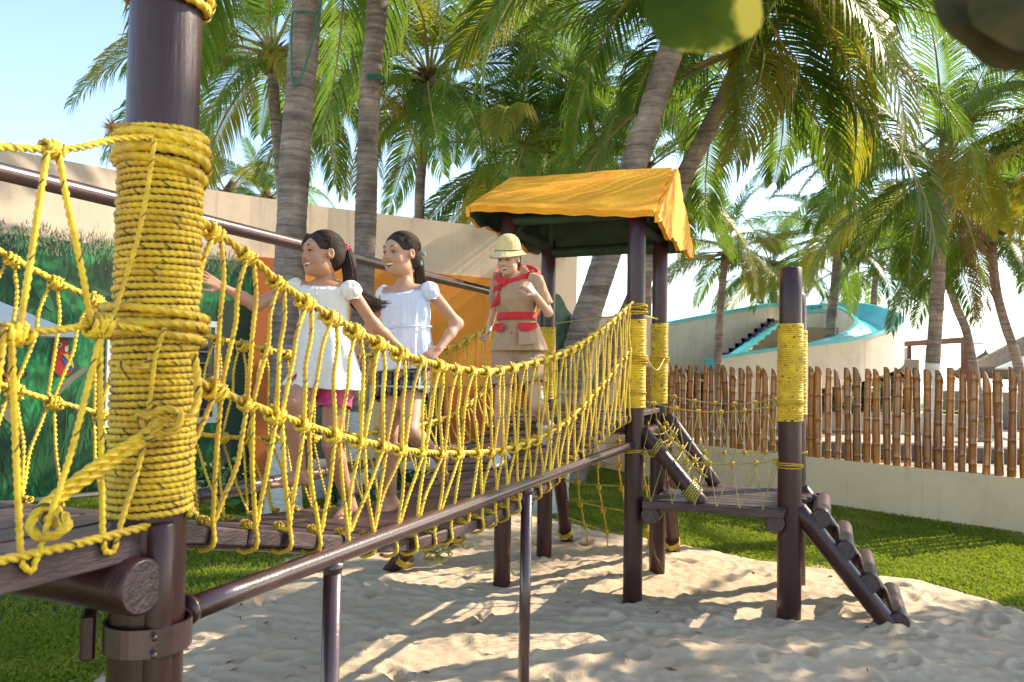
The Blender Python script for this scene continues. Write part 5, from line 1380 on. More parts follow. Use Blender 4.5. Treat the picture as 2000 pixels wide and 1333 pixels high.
tb.tube(crom([V(8.6, 7.6, -.05), V(8.55, 7.6, 1.6), V(8.4, 7.7, 3.0), V(8.0, 7.9, 4.2)], 6), np.linspace(.16, .08, 19), 12)
for i in range(14):
    a = rnd.uniform(0, 2 * PI); e = V(8.0 + 1.8 * math.cos(a), 7.4 + 1.2 * math.sin(a), rnd.uniform(4.0, 5.6)); tb.tube(crom([V(8.3, 7.75, 3.2), V(8.1, 7.9, 4.0).lerp(e, .5), e], 5), np.linspace(.05, .012, 11), 6)
tb.build('trunk', BARK, tg_)
lf = MB()
for i in range(1500):
    a = rnd.uniform(0, 2 * PI); q = rnd.random() ** .5
    p = V(8.2 + 2.1 * q * math.cos(a), 6.9 + 1.4 * q * math.sin(a), rnd.uniform(3.6, 5.9))
    d = V(rnd.gauss(0, 1), rnd.gauss(0, 1), rnd.gauss(0, .5)).normalized(); s_ = d.cross(V(rnd.gauss(0, .4), rnd.gauss(0, .4), 1)).normalized(); rr = rnd.uniform(.05, .10)
    lf.add([p + (d * math.cos(t) + s_ * math.sin(t)) * rr for t in [PI * k / 3.5 for k in range(7)]], [tuple(range(7))], [(.4, 0)] * 7)
tag(lf.build('crown', SG, tg_, False), kind='stuff')
# ================================================================== people
def smin(a, b, k):
    h = np.maximum(k - np.abs(a - b), 0) / k
    return np.minimum(a, b) - h * h * k * 0.25
class SDF:
    """smoothly blended body volume, meshed as one continuous surface"""
    def __init__(s): s.ops = []
    def cap(s, a, b, ra, rb, k=.02, sub=False): s.ops.append(('c', np.array(a), np.array(b), ra, rb, k, sub)); return s
    def ell(s, c, r, k=.02, rot=None, sub=False): s.ops.append(('e', np.array(c), np.array(r, float), rot, None, k, sub)); return s
    def mesh(s, h):
        lo, hi = np.full(3, 1e9), np.full(3, -1e9)
        for o in s.ops:
            if o[6]: continue
            m = max(o[3], o[4]) if o[0] == 'c' else max(o[2])
            for p in ((o[1], o[2]) if o[0] == 'c' else (o[1],)): lo = np.minimum(lo, p - m); hi = np.maximum(hi, p + m)
        lo -= 3 * h; hi += 3 * h
        n = np.ceil((hi - lo) / h).astype(int) + 1
        F = np.full(n, 1.0)
        ax = [lo[i] + h * np.arange(n[i]) for i in range(3)]
        for o in s.ops:
            m = (max(o[3], o[4]) if o[0] == 'c' else max(o[2])) + o[5] + 2.5 * h
            pts = (o[1], o[2]) if o[0] == 'c' else (o[1],)
            a0 = np.clip(np.floor((np.min(pts, 0) - m - lo) / h).astype(int), 0, n - 1); a1 = np.clip(np.ceil((np.max(pts, 0) + m - lo) / h).astype(int) + 1, 1, n)
            sl = tuple(slice(a0[i], a1[i]) for i in range(3))
            X, Y, Z = np.meshgrid(ax[0][sl[0]], ax[1][sl[1]], ax[2][sl[2]], indexing='ij')
            if o[0] == 'c':
                d = o[2] - o[1]; L2 = max(d @ d, 1e-12)
                t = np.clip(((X - o[1][0]) * d[0] + (Y - o[1][1]) * d[1] + (Z - o[1][2]) * d[2]) / L2, 0, 1)
                v = np.sqrt((X - o[1][0] - d[0] * t) ** 2 + (Y - o[1][1] - d[1] * t) ** 2 + (Z - o[1][2] - d[2] * t) ** 2) - (o[3] + (o[4] - o[3]) * t)
            else:
                x, y, z = X - o[1][0], Y - o[1][1], Z - o[1][2]
                if o[3] is not None:
                    Q = np.array(o[3]); x, y, z = (Q[0][0] * x + Q[0][1] * y + Q[0][2] * z), (Q[1][0] * x + Q[1][1] * y + Q[1][2] * z), (Q[2][0] * x + Q[2][1] * y + Q[2][2] * z)
                r = o[2]; k0 = np.sqrt((x / r[0]) ** 2 + (y / r[1]) ** 2 + (z / r[2]) ** 2); k1 = np.sqrt((x / r[0] ** 2) ** 2 + (y / r[1] ** 2) ** 2 + (z / r[2] ** 2) ** 2)
                v = k0 * (k0 - 1) / np.maximum(k1, 1e-9)
            F[sl] = -smin(-F[sl], v, o[5]) if o[6] else smin(F[sl], v, o[5])
        return surface_net(F, lo, h)
def surface_net(F, lo, h):
    S = F < 0; n = np.array(F.shape) - 1
    acc = np.zeros(tuple(n) + (3,)); cnt = np.zeros(tuple(n))
    cs = [(i, j, k) for i in (0, 1) for j in (0, 1) for k in (0, 1)]
    g = lambda A, c: A[c[0]:n[0] + c[0], c[1]:n[1] + c[1], c[2]:n[2] + c[2]]
    for a in cs:
        for d in range(3):
            if a[d]: continue
            b = list(a); b[d] = 1; b = tuple(b)
            fa, fb = g(F, a), g(F, b); m = g(S, a) != g(S, b)
            t = np.where(m, fa / np.where(m, fa - fb, 1), 0)
            for e in range(3): acc[..., e] += np.where(m, a[e] + (t if e == d else 0), 0)
            cnt += m
    act = cnt > 0; idx = np.full(tuple(n), -1); idx[act] = np.arange(act.sum())
    V_ = (np.argwhere(act) + acc[act] / cnt[act][:, None]) * h + lo
    Q = []
    for d in range(3):
        e1, e2 = (d + 1) % 3, (d + 2) % 3
        sa = [slice(1, -1)] * 3; sa[d] = slice(0, -1); sb = list(sa); sb[d] = slice(1, None)
        A, B = S[tuple(sa)], S[tuple(sb)]
        for flip in (0, 1):
            w = np.argwhere((A & ~B) if flip == 0 else (~A & B))
            if not len(w): continue
            w = w + 1; w[:, d] -= 1
            c = [w.copy() for _ in range(4)]
            c[1][:, e1] -= 1; c[2][:, e1] -= 1; c[2][:, e2] -= 1; c[3][:, e2] -= 1
            q = np.stack([idx[x[:, 0], x[:, 1], x[:, 2]] for x in c], 1)
            Q.append(q if flip == 0 else q[:, ::-1])
    return V_, np.concatenate(Q)
def basis(fwd, up=(0, 0, 1)):
    """rows: subject's left, forward, up"""
    f = np.array(fwd, float); f /= np.linalg.norm(f); u = np.array(up, float); u -= f * (u @ f); u /= np.linalg.norm(u)
    return np.stack([np.cross(u, f), f, u])
def skinmat(name, c, red):
    m, nt, b = newmat(name)
    at = nt.nodes.new('ShaderNodeVertexColor'); at.layer_name = 'Col'
    co = coords(nt, 'Object')
    n_ = ramp(nt, noise(nt, co, 14, 4, .6), [(.3, (.88, .86, .85)), (.7, (1.06, 1.05, 1.04))])
    nt.links.new(mixc(nt, 1.0, at.outputs[0], n_.outputs[0], 'MULTIPLY'), b.inputs['Base Color'])
    b.inputs['Roughness'].default_value = .48; b.inputs['Subsurface Weight'].default_value = .12
    b.inputs['Subsurface Radius'].default_value = (.018, .007, .004); b.inputs['Subsurface Scale'].default_value = .4
    bump(nt, b, noise(nt, co, 350, 2, .5), .12, .002)
    return m
SKIN = skinmat('skin', None, None)
HAIR, hnt, hb_ = newmat('dark_brown_hair')
co = coords(hnt, 'Object', (14, 14, 2)); hr_ = ramp(hnt, noise(hnt, co, 6, 5, .6), [(.35, (.013, .006, .0035)), (.6, (.040, .018, .010)), (.8, (.095, .046, .024))])
hnt.links.new(hr_.outputs[0], hb_.inputs['Base Color']); hb_.inputs['Roughness'].default_value = .5; hb_.inputs['Specular IOR Level'].default_value = .3
bump(hnt, hb_, noise(hnt, coords(hnt, 'Object', (60, 60, 6)), 4, 4, .6), .6, .006)
EYEW = pmat('eye_white', (.78, .76, .74), None, rough=.15); IRIS = pmat('brown_iris', (.035, .014, .008), None, rough=.1); TEETH = pmat('teeth', (.80, .77, .70), None, rough=.25)
def cloth(name, a, b=None, scale=12, **kw):
    m = pmat(name, a, b or tuple(min(1, x * 1.08) for x in a), scale=scale, rough=kw.get('rough', .85), bumpk=kw.get('bumpk', .25), bscale=kw.get('bscale', 55), sheen=.25, bdist=kw.get('bdist', .006))
    nt = m.node_tree; bs = [n for n in nt.nodes if n.type == 'BSDF_PRINCIPLED'][0]
    old = bs.inputs['Normal'].links[0].from_node
    b2 = nn(nt, 'ShaderNodeBump', Strength=.75, Distance=.016)
    nt.links.new(noise(nt, coords(nt, 'Object', (1, 1, .28)), 26, 3, .55, .8), b2.inputs['Height']); nt.links.new(b2.outputs[0], old.inputs['Normal'])
    return m

def make_head(pc, B, s, smile, part, skin, eye_dir=None):
    """head volume about its centre pc; B rows left/forward/up; s scales a 0.21 m head"""
    S_ = SDF(); W = lambda x, y, z: pc + s * (x * B[0] + y * B[1] + z * B[2])
    E = lambda c, r, k=.012, sub=False: S_.ell(W(*c), np.array(r) * s, k * s, B, sub)
    C = lambda a, b, ra, rb, k=.012, sub=False: S_.cap(W(*a), W(*b), ra * s, rb * s, k * s, sub)
    E((0, -.014, .030), (.073, .090, .076)); E((0, .020, -.028), (.057, .064, .074), .03)
    E((0, .052, -.080), (.027, .025, .021), .03); E((.030, .020, -.062), (.028, .04, .028), .03); E((-.030, .020, -.062), (.028, .04, .028), .03)
    E((.033, .054, -.026), (.026, .023, .023), .022); E((-.033, .054, -.026), (.026, .023, .023), .022)
    C((-.036, .068, .034), (.036, .068, .034), .009, .009, .02)
    C((0, .076, .014), (0, .0885, -.016), .0065, .0090, .016); E((.0085, .081, -.0195), (.0065, .008, .0058), .008); E((-.0085, .081, -.0195), (.0065, .008, .0058), .008)
    for q in (1, -1):
        E((q * .031, .087, .010), (.017, .013, .0085), .010, True)
        E((q * .075, -.008, .000), (.008, .017, .027), .008); E((q * .081, -.004, .003), (.005, .009, .015), .005, True)
    # mouth
    mo = .010 if smile > .6 else .006
    E((0, .082, -.051), (.033, .022, .0070 + mo * .75), .006, True)
    C((-.036, .0625, -.0375), (0, .0775, -.0425), .0034, .0040, .005); C((.036, .0625, -.0375), (0, .0775, -.0425), .0034, .0040, .005)
    C((-.036, .0625, -.0385), (-.014, .075, -.0625 - mo * .2), .0036, .0050, .006); C((.036, .0625, -.0385), (.014, .075, -.0625 - mo * .2), .0036, .0050, .006); C((-.014, .075, -.0625 - mo * .2), (.014, .075, -.0625 - mo * .2), .0050, .0050, .006)
    for q in (1, -1):
        C((q * .047, .0615, .0075), (q * .031, .0755, .0172), .0040, .0044, .003); C((q * .031, .0755, .0172), (q * .016, .0715, .0095), .0044, .0040, .003)   # upper lids
        C((q * .046, .0615, .006), (q * .031, .0735, .0012), .0036, .0040, .003); C((q * .031, .0735, .0012), (q * .017, .0705, .007), .0040, .0036, .003)    # lower lids
    S_.cap(W(0, -.022, -.05), W(0, -.034, -.135), .038 * s, .034 * s, .03 * s)
    v, f = S_.mesh(.0030 * s)
    L = (v - pc) @ B.T / s
    col = np.tile(np.array(skin), (len(v), 1))
    g = lambda c, r: np.exp(-(((L - np.array(c)) / np.array(r)) ** 2).sum(1))
    lip = np.maximum(np.maximum(g((0, .0785, -.0425), (.020, .010, .0036)), g((0, .077, -.065), (.018, .012, .0050))), np.maximum(g((.022, .071, -.0405), (.014, .010, .0036)), g((-.022, .071, -.0405), (.012, .010, .0036))))
    inn = ((np.abs(L[:, 0]) < .032) & (L[:, 1] < .0725) & (L[:, 1] > .05) & (np.abs(L[:, 2] + .0525) < .0088)).astype(float)
    blush = g((.036, .07, -.022), (.022, .03, .018)) + g((-.036, .07, -.022), (.022, .03, .018)) + .7 * g((0, .1, -.015), (.014, .02, .014))
    lip = np.clip(lip * 1.5 - .25, 0, .85)[:, None]
    eyed = np.clip(g((.0305, .075, .010), (.02, .02, .011)) + g((-.0305, .075, .010), (.02, .02, .011)), 0, 1)[:, None]
    col = col * (1 - eyed * np.array([.22, .30, .32]))
    col = col * (1 - .30 * np.clip(blush, 0, 1)[:, None] * np.array([0, .55, .5]))
    col = col * (1 - lip) + lip * np.array([.44, .15, .12])
    col = col * (1 - inn[:, None]) + inn[:, None] * np.array([.10, .02, .02])
    return v, f, col, W
def hand_ops(S_, wrist, d, palm_n, s, curl, spread=.16, thumb=1, kk=.006):
    """palm and five fingers; d along the hand, palm_n out of the palm, thumb side sign"""
    d = np.array(d, float); d /= np.linalg.norm(d); n = np.array(palm_n, float); n -= d * (n @ d); n /= np.linalg.norm(n); sd = np.cross(d, n) * thumb
    w = np.array(wrist, float)
    for i, (o, ln) in enumerate([(.026, .068), (.009, .075), (-.009, .070), (-.025, .055)]):
        b = w + d * (.078 * s) + sd * o * s
        S_.cap(w + d * .012 * s + sd * o * .55 * s, b, .0125 * s, .0105 * s, .010 * s)
        dirn = d + sd * (o / .026) * spread; dirn /= np.linalg.norm(dirn); p = b; ang = curl * (.35 + .08 * i)
        for j, fr in enumerate((.46, .31, .23)):
            dd = dirn * math.cos(ang) + n * math.sin(ang); q = p + dd * ln * fr * s
            S_.cap(p, q, (.0088 - .0010 * j) * s, (.0082 - .0012 * j) * s, .003 * s); p = q; ang += curl * (1.0 - .1 * j)
    b = w + d * .022 * s + sd * .022 * s; q = b + (d * .55 + sd * .75 + n * .25) * .036 * s; S_.cap(b, q, .0125 * s, .010 * s, .010 * s)
    q2 = q + (d * .9 + sd * (.35 - curl * .5) + n * (.15 + curl * .5)) * .030 * s; S_.cap(q, q2, .0098 * s, .0086 * s, .004 * s); S_.cap(q2, q2 + (d * .95 + n * (.1 + curl * .6)) * .022 * s, .0084 * s, .0066 * s, .003 * s)
def foot_ops(S_, ankle, heel, toe, s, side):
    a, h, t = np.array(ankle, float), np.array(heel, float), np.array(toe, float)
    d = t - h; L = np.linalg.norm(d); d /= L; u = a - (h + t) / 2; u -= d * (u @ d); u /= max(np.linalg.norm(u), 1e-6); sd = np.cross(d, u)
    S_.cap(a, h + u * .022 * s, .026 * s, .024 * s, .02 * s); S_.cap(a - u * .006 * s, h + d * L * .62 + u * .020 * s, .025 * s, .021 * s, .025 * s)
    S_.cap(h + u * .022 * s, h + d * L * .6 + u * .016 * s, .023 * s, .018 * s, .02 * s)
    for i, o in enumerate((-.022, -.009, .003, .013, .022)):
        b = h + d * L * (.70 - .02 * i) + sd * o * side * s + u * .012 * s; e = h + d * L * (1.0 - .028 * i) + sd * o * 1.15 * side * s + u * .010 * s
        S_.cap(b, e, .0135 * s, (.0105 if i == 0 else .0082) * s, .006 * s)
def person_body(t, ops_body, heads, hands, feet, skin, h=.006):
    v, f = ops_body.mesh(h); V_ = [v]; F_ = [f]; C_ = [np.tile(np.array(skin), (len(v), 1))]; n = len(v)
    for (hv, hf, hc) in heads + hands + feet:
        V_.append(hv); F_.append(hf + n); C_.append(hc); n += len(hv)
    return link('body', mesh_np('body', np.concatenate(V_), np.concatenate(F_), [SKIN], None, True, None, np.concatenate(C_)), t)
def sub_mesh(S_, h, skin):
    v, f = S_.mesh(h); return v, f, np.tile(np.array(skin), (len(v), 1))
def face_bits(t, W, B, s, look, lids=0.0):
    for q in (1, -1):
        for nm, r, off, mat in (('eye', .0125, 0, EYEW), ('iris', .0068, .0088, IRIS)):
            c = W(q * .0305, .0625, .0090); lk = np.array(look) @ B
            bm = bmesh.new(); bmesh.ops.create_uvsphere(bm, u_segments=16, v_segments=10, radius=r * s)
            for v in bm.verts: v.co += Vector(c + lk * off * s)
            me = bpy.data.meshes.new(nm); bm.to_mesh(me); bm.free(); me.materials.append(mat)
            for p in me.polygons: p.use_smooth = True
            link(nm, me, t)
        mb = MB(); mb.tube([W(q * .014, .0795, .0315), W(q * .024, .0815, .0365), W(q * .036, .076, .0375), W(q * .047, .064, .032)], [.0022 * s, .0030 * s, .0026 * s, .001 * s], 6); mb.build('eyebrow', HAIR, t)
        mb = MB(); mb.tube([W(q * .0165, .0755, .0085), W(q * .024, .0792, .0132), W(q * .032, .0796, .0148), W(q * .041, .0728, .0120), W(q * .050, .063, .0065)], [.0012 * s, .0018 * s, .0020 * s, .0018 * s, .0009 * s], 5); mb.build('eyelashes', HAIR, t)
    mb = MB(); mb.tube([W(x, .0725 - abs(x) * 9 * abs(x), -.0490 + 6.5 * x * x) for x in np.linspace(-.029, .029, 9)], [.002 * s] + [.0052 * s] * 7 + [.002 * s], 8); mb.build('teeth', TEETH, t)
def hair_cap(t, pc, B, s, front=.058, low=-.06, extra=None, name='hair'):
    S_ = SDF(); W = lambda x, y, z: pc + s * (x * B[0] + y * B[1] + z * B[2])
    S_.ell(W(0, -.018, .033), np.array((.0785, .0935, .081)) * s, .02 * s, B)
    S_.ell(W(0, -.05, -.02), np.array((.066, .062, .06)) * s, .03 * s, B)
    S_.ell(W(0, .085, -.035), np.array((.075, .075, .105)) * s, .012 * s, B, True)
    for q in (1, -1): S_.ell(W(q * .085, .022, -.035), np.array((.03, .045, .055)) * s, .012 * s, B, True)
    S_.cap(W(0, -.0, -.10), W(0, -.03, -.16), .06 * s, .07 * s, .01 * s, True)
    if extra: extra(S_, W)
    v, f = S_.mesh(.0036 * s)
    L = (v - pc) @ B.T / s
    gr = .0005 * np.sin(np.arctan2(L[:, 0], L[:, 2] + .02) * 52 + 1.0 * np.sin(L[:, 1] * 22)) * s
    v = v + ((v - pc) / np.linalg.norm(v - pc, axis=1)[:, None]) * gr[:, None]
    return link(name, mesh_np(name, v, f, [HAIR], None, True), t), W
def combed(t, pc, B, s, tie_l, n=240, seed=1):
    r = random.Random(seed); W = lambda p: pc + s * (p[0] * B[0] + p[1] * B[1] + p[2] * B[2]); C0 = np.array([0, -.018, .033]); RR = np.array([.0785, .0935, .081])
    td = (np.array(tie_l) - C0) / RR; mb = MB()
    for i in range(n):
        ph = r.uniform(-1.95, 1.95); d0 = np.array([math.sin(ph) * .9, r.uniform(.30, .70) - .28 * abs(ph) / 1.9 - .25 * max(0, abs(ph) - 1.2), math.cos(ph) * .9]); d0 /= np.linalg.norm(d0)
        d1 = td / np.linalg.norm(td); om = math.acos(max(-1, min(1, d0 @ d1))); pts = []
        for j in range(11):
            q = j / 10; d = (math.sin((1 - q) * om) * d0 + math.sin(q * om) * d1) / max(math.sin(om), 1e-3)
            lift = 1.012 + .028 * math.sin(PI * q) * r.uniform(.6, 1.0)
            p = C0 + RR * d * lift
            if q > .8: p = p * (1 - (q - .8) * 3) + np.array(tie_l) * (q - .8) * 3
            pts.append(W(p))
        mb.tube(pts, [.0003 * s] + [.0009 * s] * 9 + [.0009 * s], 4)
    return mb.build('combed_hair', HAIR, t)
def strands(name, path, r0, n, dia, mat, parent, flare=1.0, seed=0, k=5):
    r = random.Random(seed); P = crom(path, 8); N = len(P); mb = MB()
    for i in range(n):
        a = r.uniform(0, 2 * PI); q = r.random() ** .5; ln = r.uniform(.75, 1.0); m = max(6, int(N * ln)); ph = r.uniform(0, 6)
        pts = []
        for j in range(m):
            u = j / (N - 1); w = r0 * (np.interp(u, [0, .12, .45, 1], [.55, .9, 1.0, flare]))
            pts.append(P[j] + np.array([math.cos(a) * q * w + .006 * u * math.sin(9 * u + ph), math.sin(a) * q * w, math.sin(a + 1) * q * w * .9 + .008 * u * math.sin(7 * u + ph * 2)]))
        mb.tube(pts, np.linspace(dia, dia * .25, m), k)
    return mb.build(name, mat, parent)
def loft(name, rings, mat, parent, n=64, thick=.003, caps=False, closed_top=False, folds=None, fold_n=9, seed=0):
    """rings: (centre, axis_x, axis_y, fold amplitude); axis vectors carry the radii"""
    rr = rings; dense = []
    sub = 6
    for i in range(len(rr) - 1):
        for j in range(sub):
            u = j / sub; u2 = u * u * (3 - 2 * u) * .5 + u * .5
            dense.append(tuple(np.array(rr[i][k], float) * (1 - u2) + np.array(rr[i + 1][k], float) * u2 for k in range(4)))
    dense.append(tuple(np.array(x, float) for x in rr[-1]))
    v = []; r = np.random.RandomState(seed); ph = r.uniform(0, 6, 4)
    for i, (c, ax, ay, am) in enumerate(dense):
        w = i / (len(dense) - 1)
        for j in range(n):
            a = 2 * PI * j / n
            k = 1 + .010 * math.sin(3 * a + 9 * w + ph[1]) * math.sin(14 * w + 2 * a + ph[0]) + .006 * math.sin(5 * a - 17 * w + ph[2]) + am * (.55 * math.sin(fold_n * a + ph[0] + 1.2 * math.sin(w * 3 + ph[2])) + .3 * math.sin((fold_n * 2 - 3) * a + ph[1] + w * 2.0) + .3 * math.sin(w * 23 + 4 * math.sin(a * 2 + ph[3])))
            v.append(c + (ax * math.cos(a) + ay * math.sin(a)) * k)
    f = []
    for i in range(len(dense) - 1):
        for j in range(n): f.append((i * n + j, i * n + (j + 1) % n, (i + 1) * n + (j + 1) % n, (i + 1) * n + j))
    me = mesh_np(name, v, f, [mat], [(j / n, i / 6) for i in range(len(dense)) for j in range(n)])
    o = link(name, me, parent)
    m = o.modifiers.new('thickness', 'SOLIDIFY'); m.thickness = thick; m.offset = 0
    return o
A_ = lambda p: np.array(tuple(p))
def puff(name, c, B, r, mat, parent, seed=0, ax=None):
    """gathered puff sleeve"""
    mb = MB(); n, m = 40, 18; v = []
    for i in range(m + 1):
        th = PI * (.04 + .80 * i / m)
        for j in range(n):
            a = 2 * PI * j / n; g = 1 + .085 * math.sin(a * 11 + seed + 1.5 * math.sin(th * 2)) * (abs(math.cos(th)) ** .55) + .045 * math.sin(a * 4 + 5 * th + seed)
            v.append(c + B[0] * r[0] * math.sin(th) * math.cos(a) * g + B[1] * r[1] * math.sin(th) * math.sin(a) * g + B[2] * r[2] * math.cos(th))
    v += [c + B[0] * r[0] * .56 * math.cos(2 * PI * j / n) + B[1] * r[1] * .56 * math.sin(2 * PI * j / n) - B[2] * r[2] * .98 for j in range(n)]
    m += 1
    f = [(i * n + j, i * n + (j + 1) % n, (i + 1) * n + (j + 1) % n, (i + 1) * n + j) for i in range(m) for j in range(n)]
    f.append(tuple(range(n)))
    mb.add(v, f); o = mb.build(name, mat, parent)
    return o

# ------------------------------------------------------------------ the leading girl, white dress
SK1, SK2, SK3 = (.47, .235, .135), (.52, .285, .175), (.62, .385, .255)
g1 = empty('person', BP(1.55, .58, 1.14), 'barefoot girl in a white puff sleeved dress and pink shorts running in front', 'person', 'children and guide running over the bridge')
d0 = 3.40
hc = A_(D(628, 497, d0)); hB = basis((-.74, -.66, -.03), (.06, .02, 1))
hs = .92
hv, hf, hcx, HW = make_head(hc, hB, hs, 1.0, None, SK1)
sR, sL = A_(D(583, 557, 3.43)), A_(D(681, 562, 3.38)); ck = A_(D(637, 556, 3.42)); ch = A_(D(634, 610, 3.41)); ws = A_(D(636, 665, 3.42)); pv = A_(D(640, 722, 3.43))
eL, wL, fL_ = A_(D(731, 636, 3.46)), A_(D(776, 676, 3.56)), A_(D(800, 702, 3.60))
eR, wR, fR_ = A_(D(500, 596, 3.36)), A_(D(436, 563, 3.30)), A_(D(396, 541, 3.27))
hL, hR = A_(D(658, 735, 3.42)), A_(D(620, 735, 3.42))
kR, aR, heR, toR = A_(D(571, 788, 3.24)), A_(D(584, 925, 3.32)), A_(D(597, 948, 3.33)), A_(D(526, 953, 3.22))
kL, aL, heL, toL = A_(D(648, 868, 3.36)), A_(D(680, 978, 3.44)), A_(D(692, 1000, 3.44)), A_(D(645, 1034, 3.32))
b = SDF()
b.cap(ck, hc - hB[2] * .07 - hB[1] * .02, .031, .031, .02)
b.cap(sR - [0, 0, .012], sL - [0, 0, .012], .027, .027, .05); b.cap(ck - [0, 0, .045], ch, .056, .070, .05); b.cap(ch, ws, .074, .070, .05); b.cap(ws, pv, .070, .080, .05)
b.cap(hR, hL, .070, .070, .05)
b.cap(sL, eL, .030, .0255, .02); b.cap(eL, eL * .6 + wL * .4, .0245, .0255, .03); b.cap(eL * .6 + wL * .4, wL, .0255, .0175, .015); b.cap(sR, eR, .030, .0255, .02); b.cap(eR, eR * .6 + wR * .4, .0245, .0255, .03); b.cap(eR * .6 + wR * .4, wR, .0255, .0175, .015)
for h_, k_, a_ in ((hR, kR, aR), (hL, kL, aL)):
    b.cap(h_, k_, .062, .040, .03); kn = k_ + (np.array(k_) - (np.array(h_) + a_) / 2) * .04; b.cap(k_, k_ * .72 + a_ * .28, .039, .041, .015); b.cap(k_ * .72 + a_ * .28, a_, .041, .025, .012)
hands = []
S_ = SDF(); S_.cap(eL * .3 + wL * .7, wL, .0205, .0185, .01); hand_ops(S_, wL, fL_ - wL, (-.3, -.5, -.6), .80, .55, thumb=-1); hands.append(sub_mesh(S_, .0030, SK1))
S_ = SDF(); S_.cap(eR * .3 + wR * .7, wR, .0205, .0185, .01); hand_ops(S_, wR, fR_ - wR, (-.2, .7, -.6), .82, .16, .3, thumb=1); hands.append(sub_mesh(S_, .0030, SK1))
feet = []
for a_, h_, t_, sd in ((aR, heR, toR, 1), (aL, heL, toL, -1)):
    S_ = SDF(); S_.cap(a_ + (np.array([0, 0, .06])), a_, .026, .026, .01); foot_ops(S_, a_, h_, t_, .86, sd); feet.append(sub_mesh(S_, .0036, SK1))
person_body(g1, b, [(hv, hf, hcx)], hands, feet, SK1)
face_bits(g1, HW, hB, hs, (.1, 1, -.05))
def ex1(S_, W):
    S_.ell(W(.0, -.10, .030), np.array((.03, .025, .03)) * hs, .03 * hs, hB)
    S_.cap(W(-.020, .062, .082), W(-.060, .056, .050), .012 * hs, .011 * hs, .016 * hs); S_.cap(W(-.060, .056, .050), W(-.070, .046, .012), .011 * hs, .005 * hs, .012 * hs)
h1, _ = hair_cap(g1, hc, hB, hs, extra=ex1)
tie = HW(.01, -.122, .034); combed(g1, hc, hB, hs, (.006, -.108, .034), 520, 3)
mb = MB()
for i in range(22):
    a = rnd.uniform(0, 2 * PI); u_ = V(math.cos(a) * .6, math.sin(a), rnd.uniform(-.6, .6)).normalized()
    mb.tube([tie, tie + A_(u_) * .016, tie + A_(u_) * .027 + np.array([0, 0, .004])], [.008, .011, .004], 6)
mb.build('hair_tie', cloth('pink_red_scrunchie', (.62, .02, .10)), g1)
pt = [tie, D(683, 530, 3.44), D(688, 565, 3.46), D(706, 588, 3.47), D(730, 600, 3.49), D(752, 600, 3.5)]
strands('ponytail', pt, .030, 230, .0030, HAIR, g1, 1.25, 4)
strands('ponytail', [tie, D(684, 535, 3.44), D(692, 575, 3.45), D(714, 600, 3.47), D(735, 612, 3.48)], .026, 120, .0030, HAIR, g1, 1.3, 9)
WHITE1 = cloth('white_cotton', (.74, .68, .58), (.80, .74, .65), scale=7, bumpk=.35, bscale=70)
tx = A_(sL - sR); tx /= np.linalg.norm(tx); ty = np.cross([0, 0, 1.], tx); ty /= np.linalg.norm(ty)
def rg(px, py, d, hw, hd, am, tilt=0): c = A_(D(px, py, d)); return (c, tx * hw, ty * hd + np.array([0, 0, tilt]), am)
loft('dress', [rg(637, 555, 3.415, .066, .056, .0, .022), rg(636, 557, 3.412, .100, .070, .008, .018), rg(634, 565, 3.412, .122, .080, .012, .008), rg(633, 582, 3.41, .114, .085, .03), rg(633, 612, 3.41, .106, .090, .035), rg(634, 640, 3.41, .104, .092, .05), rg(636, 690, 3.41, .126, .112, .085), rg(638, 728, 3.41, .146, .132, .115), rg(638, 757, 3.41, .160, .148, .15)], WHITE1, g1, 80, .003, fold_n=7, seed=3)
mb = MB(); cc = A_(D(637, 555, 3.415)); mb.tube([cc + tx * .066 * math.cos(a) + ty * .056 * math.sin(a) + np.array([0, 0, .002 + .022 * math.sin(a)]) for a in np.linspace(0, 2 * PI, 40)], .0045, 8); mb.build('collar_piping', WHITE1, g1)
mb = MB()
for i in range(4): 
    p = A_(D(618, 575 + i * 16, 3.315)); mb.tube([p, p + np.array([-.001, -.004, 0])], .0045, 8)
mb.build('button', WHITE1, g1)
pB = basis((-.3, -.95, 0), (-.34, -.02, 1))
puff('puff_sleeve', A_(D(685, 568, 3.375)), pB, (.045, .047, .044), WHITE1, g1, 1)
puff('puff_sleeve', A_(D(580, 562, 3.43)), basis((-.3, -.95, 0), (.5, 0, 1)), (.042, .044, .042), WHITE1, g1, 4)
PINK = cloth('pink_satin', (.62, .03, .16), (.70, .05, .22), scale=9, rough=.4)
thd = (kL - hL) / np.linalg.norm(kL - hL); ux = tx - thd * (tx @ thd); ux /= np.linalg.norm(ux); uy = np.cross(thd, ux)
loft('shorts', [(hL + thd * -.03, ux * .082, uy * .082, .0), (hL + thd * .04, ux * .078, uy * .078, .02), (hL + thd * .11, ux * .072, uy * .074, .05), (hL + thd * .135, ux * .073, uy * .075, .06)], PINK, g1, 48, .003, fold_n=5, seed=5)
thd2 = (kR - hR) / np.linalg.norm(kR - hR); ux2 = tx - thd2 * (tx @ thd2); ux2 /= np.linalg.norm(ux2); uy2 = np.cross(thd2, ux2)
loft('shorts', [(hR + thd2 * -.03, ux2 * .08, uy2 * .08, .0), (hR + thd2 * .04, ux2 * .076, uy2 * .076, .02), (hR + thd2 * .09, ux2 * .071, uy2 * .071, .05)], PINK, g1, 48, .003, fold_n=5, seed=6)

